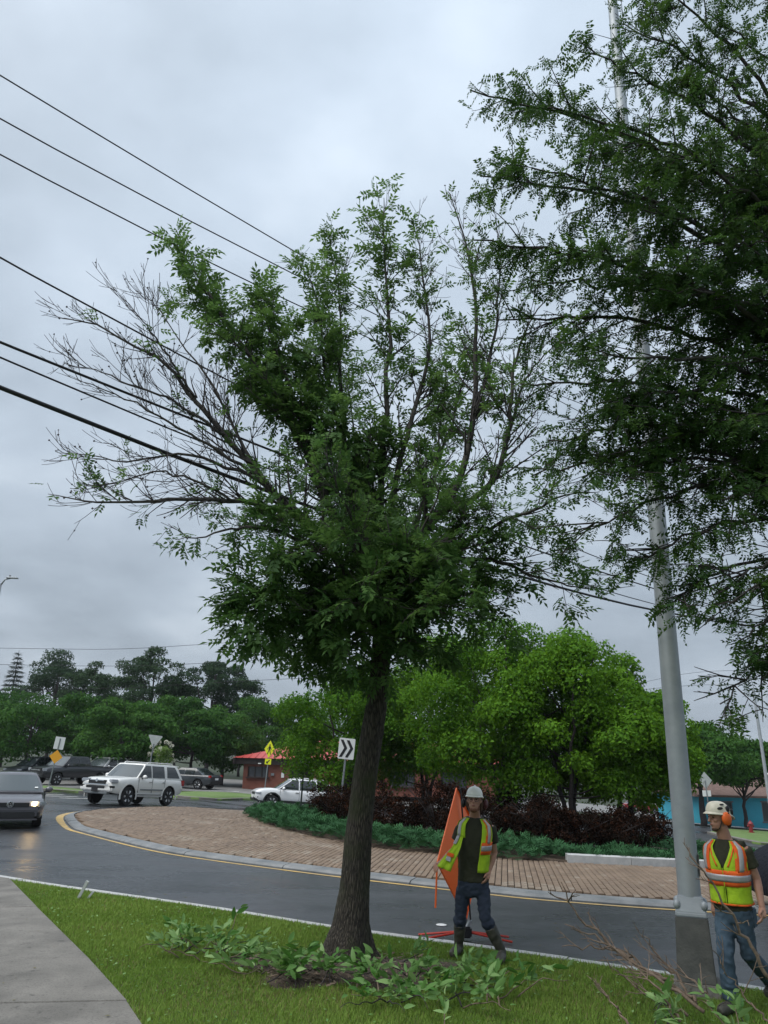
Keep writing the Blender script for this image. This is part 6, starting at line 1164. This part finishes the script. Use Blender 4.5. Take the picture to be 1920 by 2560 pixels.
MB().tube([bot_ + nrm*.06, (0, 0, .1)], .022, 8).build('mast', M['galv'], ws); MB().box((0, 0, .1), (.17, .14, .13)).build('spring_hub', M['black'], ws, bevel=.02)
for a in (20, 160, 200, 340):
    v_ = Vector((math.cos(rad(a)), math.sin(rad(a))*.7, 0)); MB().tube([v_*.06 + Vector((0, 0, .1)), v_*.62 + Vector((0, 0, .025))], .014, 6).build('leg', M['redplastic'], ws)

# small things: lid on the road, leaning stake in the lawn
o = tag(MB().lathe([(.0, 0), (.07, 0), (.075, .008), (.06, .012), (0.01, .012)], 20).build('can_lid', M['white'], smooth=30), 'small white disc lying on the asphalt near the kerb', 'lid'); o.location = (.94, 11.86, -.127)
o = tag(empty('broken_stake', (-4.31, 12.43, 0)), 'short leaning grey stake stub in the lawn near the kerb', 'stake'); MB().box((.05, 0, .1), (.04, .04, .28), rot=Matrix.Rotation(rad(24), 3, 'Y')).build('stake', M['signback'], o); MB().box((.16, .02, .03), (.03, .03, .14), rot=Matrix.Rotation(rad(35), 3, 'Y')).build('splinter', M['signback'], o)

# ------------------------------------------------------------------ the two workers
from mathutils import noise as mnoise
def fuse(b, name, mat, parent, vox=.009, smooth=5, fold=0.0, fz=1.0):
    """melt overlapping closed lofts into one continuous skin"""
    me = bpy.data.meshes.new(name); me.from_pydata([tuple(p) for p in b.v], [], b.f); bm = bmesh.new(); bm.from_mesh(me); bmesh.ops.recalc_face_normals(bm, faces=bm.faces); bm.to_mesh(me); bm.free()
    t = bpy.data.objects.new('fuse_tmp', me); COL.objects.link(t); r = t.modifiers.new('r', 'REMESH'); r.mode = 'VOXEL'; r.voxel_size = vox; s = t.modifiers.new('s', 'SMOOTH'); s.iterations = smooth; s.factor = .5
    dg = bpy.context.evaluated_depsgraph_get(); dg.update(); nm = bpy.data.meshes.new_from_object(t.evaluated_get(dg)); bpy.data.objects.remove(t); bpy.data.meshes.remove(me); nm.name = name
    if fold:
        for v_ in nm.vertices:
            q = Vector((v_.co.x*11, v_.co.y*11, v_.co.z*11*fz)); a_ = mnoise.noise(q); v_.co = v_.co + v_.normal*fold*((1-abs(a_)*2.4) + .4*mnoise.noise(q*2.3))
    nm.materials.clear(); nm.materials.append(mat); nm.polygons.foreach_set('use_smooth', np.ones(len(nm.polygons), bool)); nm.update(); return link(bpy.data.objects.new(name, nm), parent)
def v3(p): return Vector(p)
def hand(b, wrist, d, n, side, curl=.5):
    """palm, four unequal bent fingers and a thumb from the side of the palm; d along the hand, n out of the back of the hand"""
    d = d.normalized(); n = (n - d*n.dot(d)).normalized(); s = d.cross(n)*side
    b.tube([wrist - d*.02, wrist + d*.02, wrist + d*.055, wrist + d*.09], [.027, .031, .037, .034], 12, sq=.6)
    for k, (off, ln) in enumerate(((.029, .078), (.010, .088), (-.010, .082), (-.028, .064))):
        p = wrist + d*.085 + s*off; c = curl*(1+.12*k); P = [p - d*.02, p]; dd = d.copy()
        for q in range(3): dd = (Matrix.Rotation(-c*(.55 if q == 0 else .8), 3, d.cross(n)) @ dd).normalized() if False else (dd - n*c*(.45 if q == 0 else .7)).normalized(); P.append(P[-1] + dd*ln*(.42, .33, .25)[q])
        b.tube(P, [.0105, .0102, .0095, .0088, .0072], 8)
    p = wrist + d*.03 + s*.03; b.tube([p - s*.012, p + s*.02 + d*.025 - n*.008, p + s*.03 + d*.052 - n*.018, p + s*.026 + d*.075 - n*.026], [.014, .0125, .0105, .008], 8)
def make_person(label, J, f_t, f_h, opt):
    root = tag(empty('person', J['root']), label, 'person'); O = Vector(J['root'])
    K = {k: Vector(p) - O for k, p in J.items() if k != 'root'}
    f_t = Vector(f_t).normalized(); ir = Vector((-f_t.y, f_t.x, 0)).normalized(); up = (K['neck'] - K['pelvis']).normalized(); ft = (f_t - up*f_t.dot(up)).normalized(); ir = ft.cross(up).normalized()*-1 if ft.cross(up).dot(ir) < 0 else ft.cross(up).normalized()
    pel, nek = K['pelvis'], K['neck']; TT = [-.18, -.05, .1, .28, .45, .62, .78, .9, .97, 1.03]; AA = [.168, .170, .165, .155, .162, .176, .184, .172, .11, .065]; BB = [.12, .124, .118, .112, .115, .124, .12, .102, .08, .062]
    sc = opt.get('wide', 1.0)
    def cen(t): return pel + (nek-pel)*t + ft*(.018*math.sin(max(0, min(1, t))*3.14))
    def tp_(t, ang, off=0):
        a, b_ = np.interp(t, TT, AA)*sc + off, np.interp(t, TT, BB)*sc + off; c_, s_ = math.cos(ang), math.sin(ang); e = .82
        return cen(t) + ir*(a*math.copysign(abs(s_)**e, s_)) + ft*(b_*math.copysign(abs(c_)**e, c_))
    def torso(b, off, t0, t1): b.loft([[tp_(t, 2*math.pi*k/22, off) for k in range(22)] for t in np.linspace(t0, t1, 14)])
    # body: one continuous figure
    b = MB(); torso(b, -.02, -.12, 1.0); hd, ch = K['head'], K['neck']; fh = Vector(f_h).normalized(); hu = Vector(opt.get('hup', (0, 0, 1))).normalized(); fh = (fh - hu*fh.dot(hu)).normalized(); hr = fh.cross(hu).normalized(); HR = Matrix((hr, fh, hu)).transposed()
    def Hh(x, y, z): return hd + hr*x + fh*y + hu*z
    b.tube([ch + (hd-ch)*-.35, ch, hd + Vector((0, 0, -.07)) - fh*.012], [.075, .062, .056], 16)
    b.ell(Hh(0, -.012, .022), (.077, .096, .105), 20, 14, HR); b.ell(Hh(0, .026, -.05), (.058, .064, .066), 16, 11, HR); b.ell(Hh(0, .064, -.088), (.028, .024, .02), 10, 8, HR)
    b.tube([Hh(0, .084, .028), Hh(0, .098, .004), Hh(0, .112, -.018), Hh(0, .09, -.026)], [.009, .011, .0145, .012], 8); b.ell(Hh(0, .080, .036), (.052, .014, .011), 12, 6, HR); b.ell(Hh(0, .086, -.052), (.024, .012, .011), 10, 6, HR)
    for s in (-1, 1): b.ell(Hh(s*.079, -.012, -.002), (.012, .02, .032), 8, 8, HR); b.ell(Hh(s*.036, .068, -.016), (.02, .018, .018), 8, 6, HR)
    for S in 'ab':
        sh, el, wr = K['sh'+S], K['el'+S], K['wr'+S]; b.tube([sh, sh + (el-sh)*.35, el, el + (wr-el)*.3, wr], [.038, .041, .037, .038, .026], 12); hdv = K['ha'+S] - wr; hand(b, wr, hdv, Vector(opt['nrm'+S]), opt['sd'+S], opt['curl'+S])
        hp, kn, an = K['hip'+S], K['kn'+S], K['an'+S]; b.tube([hp, kn, an], [.07, .045, .03], 10); b.tube([an, an + Vector((0, 0, -.03))], [.028, .02], 8)
    fuse(b, 'body', M['skin'], root, .0065, 3)
    # face details
    for s in (-1, 1): MB().ell(Hh(s*.031, .083, .012), (.013, .006, .006), 8, 6, HR).build('eye', M['eye'], root, smooth='all'); MB().tube([Hh(s*.014, .092, .033), Hh(s*.034, .091, .038), Hh(s*.054, .078, .03)], [.004, .005, .003], 6).build('eyebrow', M['hair'], root)
    MB().ell(Hh(0, .0965, -.053), (.02, .004, .007), 8, 5, HR).build('mouth', M['lips'], root, smooth='all')
    # clothes
    b = MB(); torso(b, .008, opt.get('hem', -.15), .99)
    for S in 'ab':
        sh, el = K['sh'+S], K['el'+S]; mid = sh + (el-sh)*opt.get('slv', .62); b.tube([sh - up*.01, sh + (el-sh)*.12, sh + (el-sh)*.4, mid], [.056, .062, .064, .069], 14)
        b.tube([K['neck'] - up*.035 + (sh-K['neck'])*.2, sh - up*.004], [.045, .055], 12)
    fuse(b, 't_shirt', M['shirt'], root, .011, 6, .006, .6)
    lg = opt.get('leg', 1.0); b = MB(); b.loft([[tp_(t, 2*math.pi*k/20, of_) for k in range(20)] for t, of_ in ((-.19, -.03), (-.13, -.008), (-.06, .0), (.02, .0), (.13, -.006))])
    for S in 'ab':
        hp, kn, an = K['hip'+S], K['kn'+S], K['an'+S]; e = opt.get('jeans_end', 1.0); q = kn + (an-kn)*e; b.tube([hp + (hp-kn)*.12, hp + (kn-hp)*.25, hp + (kn-hp)*.6, kn, kn + (an-kn)*.3, kn + (an-kn)*e*.75, q], [.078*lg, .088*lg, .078*lg, .067*lg, .066*lg, .064*opt.get('flare', 1)*lg, .064*opt.get('flare', 1)*lg], 16)
        if e < .6: b.tube([kn + (an-kn)*.14, kn + (an-kn)*.24], [.074, .071], 14)
    fuse(b, 'jeans', opt['jeans'], root, .011, 5, .009, 1.3)
    for S in 'ab':
        kn, an, toe = K['kn'+S], K['an'+S], K['toe'+S]; b = MB(); up_ = .32 if opt['boot'] == 'tall' else .82; fd = (toe-an); fd.z = 0; fd.normalize(); sole = an.z - .085
        b.tube([kn + (an-kn)*up_, kn + (an-kn)*.6, kn + (an-kn)*.85, an, an + Vector((0, 0, -.05))], [.067, .062, .052, .05, .052], 16); hl = an - fd*.05; hl.z = sole + .036
        b.tube([hl, Vector((an.x, an.y, sole+.042)), an + fd*.1 + Vector((0, 0, sole-an.z+.042)), an + fd*.17 + Vector((0, 0, sole-an.z+.034)), an + fd*.21 + Vector((0, 0, sole-an.z+.028))], [.04, .048, .05, .046, .03], 14); fuse(b, 'boot', opt['bootmat'], root, .01, 3, .004, 1.2)
    return root, tp_, Hh, HR, K, ft, ir, up
def patch(tp_, nm, mat, parent, t0, t1, a0, a1, off, nt=14, na=9, wob=.0):
    P = []
    for t in np.linspace(t0, t1, nt):
        A0 = rad(a0(t) if callable(a0) else a0); A1 = rad(a1(t) if callable(a1) else a1); P.append([tp_(t, A0+(A1-A0)*q/(na-1), off + (wob+.0035)*math.sin(t*17+q*.9)*math.sin(q*1.7+t*5)) for q in range(na)])
    o = MB().grid(P).build(nm, mat, parent, smooth='all'); m_ = o.modifiers.new('thickness', 'SOLIDIFY'); m_.thickness = .003; m_.offset = 1; return o
def cloth(nm, mat, parent, A, B, off, wav=.012):
    """free hanging strip between two edges, given as point lists"""
    A, B = curve(A, 16), curve(B, 16); n = np.array(off); P = [[Vector(a + (b_-a)*q/7 + n*wav*math.sin(q*1.7+i*.35)) for q in range(8)] for i, (a, b_) in enumerate(zip(A, B))]
    o = MB().grid(P).build(nm, mat, parent, smooth='all'); m_ = o.modifiers.new('thickness', 'SOLIDIFY'); m_.thickness = .003; return o

# worker with the white hard hat, walking, open vest
J1 = dict(root=(1.16, 9.5, 0), head=(1.119, 9.380, 1.615), neck=(1.130, 9.450, 1.444), pelvis=(1.106, 9.500, 0.744), sha=(0.976, 9.470, 1.345), ela=(0.910, 9.500, 1.096), wra=(0.753, 9.360, 0.984), haa=(0.686, 9.300, 0.941),
    shb=(1.310, 9.470, 1.354), elb=(1.358, 9.520, 1.063), wrb=(1.278, 9.420, 0.882), hab=(1.250, 9.390, 0.812), hipa=(1.009, 9.520, 0.707), kna=(0.971, 9.560, 0.415), ana=(0.962, 9.660, 0.107), toea=(0.880, 9.500, 0.076), hipb=(1.214, 9.500, 0.714), knb=(1.221, 9.380, 0.437), anb=(1.404, 9.420, 0.105), toeb=(1.355, 9.220, 0.052))
for k in ('ana', 'anb'): J1[k] = (J1[k][0], J1[k][1], .088)
r1, T1, H1, HR1, K1, ft1, ir1, up1 = make_person('person in a white hard hat, open vest and tall boots walking past the orange sign', J1, (-.16, -1, 0), (-.22, -1, .05), dict(nrma=(0, -.4, 1), nrmb=(1, -.2, 0), sda=-1, sdb=1, curla=.75, curlb=.55, jeans=M['jeans'], jeans_end=.42, boot='tall', bootmat=M['boots'], leg=.92, hem=.04, hup=(.05, .12, 1), wide=.97))
vb = patch(T1, 'vest', M['lime'], r1, .2, .99, lambda t: 10 + 16*t, lambda t: 100 if t < .62 else 100 - (t-.62)*110, .024, 20, 14, .003)
patch(T1, 'orange_band', M['vorange'], vb, .64, .98, lambda t: 34 + 4*t, lambda t: 70 if t < .62 else 66, .029, 14, 8); patch(T1, 'reflective_band', M['reflect'], vb, .64, .985, lambda t: 43 + 3*t, lambda t: 58 + 2*t, .033, 14, 5)
patch(T1, 'orange_band', M['vorange'], vb, .47, .65, lambda t: 12 + 16*t, 100, .031, 5, 12); patch(T1, 'reflective_band', M['reflect'], vb, .525, .605, lambda t: 12.5 + 16*t, 100, .035, 4, 12)
patch(T1, 'back_panel', M['lime'], vb, .2, .97, lambda t: 100 if t < .62 else 100 - (t-.62)*30, lambda t: 262 if t < .62 else 262 + (t-.62)*30, .022, 16, 16)
patch(T1, 'shoulder_strap', M['lime'], vb, .70, .99, -66, lambda t: -24, .024, 8, 7); patch(T1, 'reflective_band', M['reflect'], vb, .72, .985, -60, -42, .029, 8, 4)
s_a, s_b = np.array(T1(.72, rad(-62), .03)), np.array(T1(.72, rad(-30), .03)); w_a = np.array(K1['wra']) + (-.02, -.03, -.0); h_a = np.array(K1['haa'])
fp = cloth('loose_panel', M['lime'], vb, [s_a, s_a*.55+w_a*.45 + (.03, -.06, .02), w_a + (.015, -.05, .03), h_a + (.0, -.04, .0)], [s_b, s_b*.5+w_a*.5 + (.075, -.08, .0), w_a + (.13, -.07, -.03), h_a + (.15, -.05, -.055)], (0, -1, 0))
cloth('reflective_band', M['reflect'], vb, [s_a + (-.004, -.012, 0), s_a*.6+w_a*.4 + (.02, -.076, .03)], [s_a*.6+s_b*.4 + (0, -.014, 0), s_a*.35+s_b*.25+w_a*.4 + (.035, -.078, .025)], (0, -1, 0), .002)
cloth('reflective_band', M['reflect'], vb, [w_a + (.06, -.075, .065), w_a + (.105, -.085, .05)], [w_a + (.045, -.078, .025), w_a + (.095, -.09, .0)], (0, -1, 0), .002)
cloth('orange_band', M['vorange'], vb, [w_a + (.07, -.07, .10), w_a + (.14, -.08, .085)], [w_a + (.055, -.07, .07), w_a + (.13, -.085, .045)], (0, -1, 0), .002)
# head gear
b = MB(); rings = []
for i in range(10):
    a = i/9*math.pi/2; rr_ = math.cos(a)**.75 if i < 9 else .02; rings.append([H1(.096*rr_*math.cos(t), -.008+.118*rr_*math.sin(t), .050 + .112*math.sin(a) + (.008 if abs(math.cos(t)) < .22 and 2 < i < 9 else 0)) for t in [2*math.pi*k/28 for k in range(28)]])
b.loft(rings); hm = b.build('hard_hat', M['helmet'], r1, smooth='all')
b = MB(); b.loft([[H1((.096+e_)*math.cos(t), -.008+(.118+e_*(1+1.1*max(0, math.sin(t))**3))*math.sin(t), z_ - .012*max(0, math.sin(t))**2) for t in [2*math.pi*k/28 for k in range(28)]] for e_, z_ in ((-.004, .046), (.010, .043), (.011, .048), (.0, .062))], cap=False); b.build('brim', M['helmet'], hm, smooth='all'); MB().ell(H1(0, -.005, .163), (.013, .016, .012), 10, 6, HR1).build('top_button', M['helmet'], hm, smooth='all')
b = MB(); b.ell(H1(0, -.03, .02), (.086, .085, .075), 16, 10, HR1)
for s in (-1, 1): b.ell(H1(s*.078, -.025, -.03), (.018, .035, .075), 10, 8, HR1)
b.ell(H1(0, -.075, -.05), (.07, .03, .06), 12, 8, HR1); fuse(b, 'hair', M['hair'], r1, .008, 2)
b = MB(); b.ell(H1(0, .055, -.098), (.046, .038, .03), 12, 8, HR1)
for s in (-1, 1): b.ell(H1(s*.05, .018, -.07), (.016, .04, .032), 8, 8, HR1)
fuse(b, 'beard', M['beard'], r1, .007, 2)
b = MB()
for s in (-1, 1):
    b.tube([H1(s*.034 + .025*math.cos(t), .096, .008 + .018*math.sin(t)) for t in [2*math.pi*k/14 for k in range(15)]], .0022, 5); b.tube([H1(s*.059, .094, .014), H1(s*.08, .04, .012), H1(s*.082, -.02, .008)], .002, 5)
b.tube([H1(-.01, .098, .012), H1(.01, .098, .012)], .002, 5); b.build('glasses', M['blackplastic'], r1)
for s in (-1, 1):
    q = H1(s*.128, -.045, -.022); em = MB().ell(q, (.026, .042, .052), 14, 9, HR1).build('ear_defender', pm('maroon_cup', (.07, .012, .014), rough=.5) if s < 0 else M['black'], r1, smooth='all'); MB().tube([q, H1(s*.122, -.03, .04), H1(s*.112, -.02, .07)], .006, 6).build('ear_defender_arm', M['black'], em)

# worker with the cream helmet, zipped vest, striding to the left
J2 = dict(root=(3.3, 7.9, 0), head=(3.246, 7.800, 1.604), neck=(3.292, 7.820, 1.421), pelvis=(3.318, 7.850, 0.805), sha=(3.246, 7.950, 1.330), ela=(3.229, 8.050, 1.065), wra=(3.237, 8.100, 0.832), haa=(3.236, 8.100, 0.746),
    shb=(3.411, 7.700, 1.360), elb=(3.506, 7.720, 1.090), wrb=(3.489, 7.640, 0.871), hab=(3.462, 7.600, 0.784), hipa=(3.266, 7.920, 0.762), kna=(3.167, 7.760, 0.448), ana=(3.198, 7.800, 0.094), toea=(3.068, 7.700, 0.071), hipb=(3.359, 7.780, 0.788), knb=(3.395, 7.800, 0.461), anb=(3.735, 8.120, 0.119), toeb=(3.631, 8.000, 0.051))
J2['ana'] = (J2['ana'][0], J2['ana'][1], .088); J2['anb'] = (J2['anb'][0], J2['anb'][1], .16)
r2, T2, H2, HR2, K2, ft2, ir2, up2 = make_person('person in a cream helmet with orange ear cup and zipped vest striding behind the pole', J2, (-.66, -.75, 0), (-.97, -.22, -.04), dict(nrma=(-1, -.2, 0), nrmb=(.9, -.4, 0), sda=-1, sdb=1, curla=.5, curlb=.6, jeans=M['jeans2'], jeans_end=.97, boot='low', bootmat=M['boots'], hem=.02, flare=1.08, hup=(-.08, 0, 1), wide=.93))
vn = lambda t: max(1.5, (t-.62)*72)
vb = patch(T2, 'vest', M['lime'], r2, .12, .99, lambda t: vn(t), lambda t: 105 if t < .58 else 105 - (t-.58)*105, .026, 22, 14, .002); patch(T2, 'vest_panel', M['lime'], vb, .12, .99, lambda t: -105 if t < .58 else -105 + (t-.58)*105, lambda t: -vn(t), .026, 22, 14, .002)
patch(T2, 'back_panel', M['lime'], vb, .12, .97, lambda t: 105 if t < .58 else 96, lambda t: 255 if t < .58 else 264, .024, 16, 16)
for s in (1, -1):
    def sg(f): return (lambda t: s*(f(t) if callable(f) else f))
    patch(T2, 'orange_band', M['vorange'], vb, .57, .985, sg(lambda t: 30), sg(lambda t: 76 if t < .72 else 76 - (t-.72)*55), .031, 12, 7); patch(T2, 'reflective_band', M['reflect'], vb, .58, .99, sg(lambda t: 42), sg(lambda t: 58), .035, 12, 4); patch(T2, 'orange_band', M['vorange'], vb, .64, .985, sg(lambda t: vn(t)+7), sg(lambda t: vn(t)+11), .031, 12, 3)
patch(T2, 'orange_band', M['vorange'], vb, .37, .59, -105, 255, .032, 6, 60); patch(T2, 'reflective_band', M['reflect'], vb, .435, .53, -105, 255, .036, 4, 60); patch(T2, 'orange_hem', M['vorange'], vb, .11, .135, -105, 255, .031, 3, 60); MB().tube([T2(t, 0, .034) for t in np.linspace(.13, .62, 8)], .004, 5).build('zip', M['lime'], vb)
b = MB(); rings = []
for i in range(11):
    a = i/10*math.pi/2; rr_ = math.cos(a)**.7 if i < 10 else .02
    rings.append([H2(.098*rr_*math.cos(t), -.012+.126*rr_*math.sin(t), .030 + .118*math.sin(a) + .022*max(0, math.sin(t))*math.cos(a) - .05*max(0, -math.sin(t))**2*math.cos(a)) for t in [2*math.pi*k/30 for k in range(30)]])
hm = b.loft(rings).build('climbing_helmet', M['helmet2'], r2, smooth='all')
b = MB(); b.loft([[H2((.098+e_)*math.cos(t), -.012+(.126+e_*(1+1.6*max(0, math.sin(t))**2))*math.sin(t), z_ + .022*max(0, math.sin(t)) - .05*max(0, -math.sin(t))**2) for t in [2*math.pi*k/30 for k in range(30)]] for e_, z_ in ((-.004, .026), (.012, .022), (.013, .028), (0, .042))], cap=False); b.build('brim', M['helmet2'], hm, smooth='all')
for x_, y_, z_, r_ in ((-.086, .03, .088, (.012, .03, .013)), (-.09, -.045, .078, (.012, .022, .03)), (-.078, -.092, .05, (.012, .016, .03)), (-.076, .0, .120, (.012, .022, .008))):
    MB().ell(H2(x_, y_, z_), r_, 10, 7, HR2).build('vent', M['black'], hm, smooth='all'); MB().ell(H2(-x_, y_, z_), r_, 10, 7, HR2).build('vent', M['black'], hm, smooth='all')
for s in (-1, 1):
    q = H2(s*.1, -.012, -.005); em = MB().ell(q, (.032, .05, .06), 16, 10, HR2).build('ear_defender', M['orangeplastic'], r2, smooth='all'); MB().ell(H2(s*.083, -.012, -.005), (.02, .045, .055), 14, 9, HR2).build('ear_cushion', M['black'], em, smooth='all'); MB().tube([q, H2(s*.12, -.03, .05)], .006, 6).build('ear_defender_arm', M['black'], em)
b = MB(); b.ell(H2(0, -.05, .0), (.082, .066, .08), 14, 9, HR2); b.ell(H2(0, -.075, -.05), (.065, .03, .05), 12, 8, HR2); fuse(b, 'hair', M['hair'], r2, .008, 2)
MB().tube([H2(-.07, .02, -.02), H2(-.05, .045, -.09), H2(0, .05, -.115), H2(.05, .045, -.09), H2(.07, .02, -.02)], .004, 5).build('chin_strap', M['black'], hm); b = MB(); b.ell(H2(0, .06, -.095), (.036, .03, .026), 10, 7, HR2); fuse(b, 'beard', M['hair'], r2, .007, 2)
MB().box(K2['hipb'] + ir2*.06 - ft2*.1 + Vector((0, 0, -.04)), (.05, .12, .16), rot=Matrix((ir2, ft2, up2)).transposed()).build('tool_pouch', M['jeans2'], r2, bevel=.01)

# ------------------------------------------------------------------ damp air
hz_ = MB().box((100, 700, 55), (4400, 3000, 170)).build('haze', None); tag(hz_, 'thin damp haze over the far trees and hills', 'haze', kind='stuff')
hm_ = bpy.data.materials.new('damp_air'); hm_.use_nodes = True; t = hm_.node_tree; t.nodes.clear(); o_ = t.nodes.new('ShaderNodeOutputMaterial'); v_ = t.nodes.new('ShaderNodeVolumePrincipled')
v_.inputs['Color'].default_value = (.86, .91, .97, 1); v_.inputs['Density'].default_value = .00022; v_.inputs['Anisotropy'].default_value = .2; t.links.new(v_.outputs[0], o_.inputs['Volume']); hz_.data.materials.append(hm_)
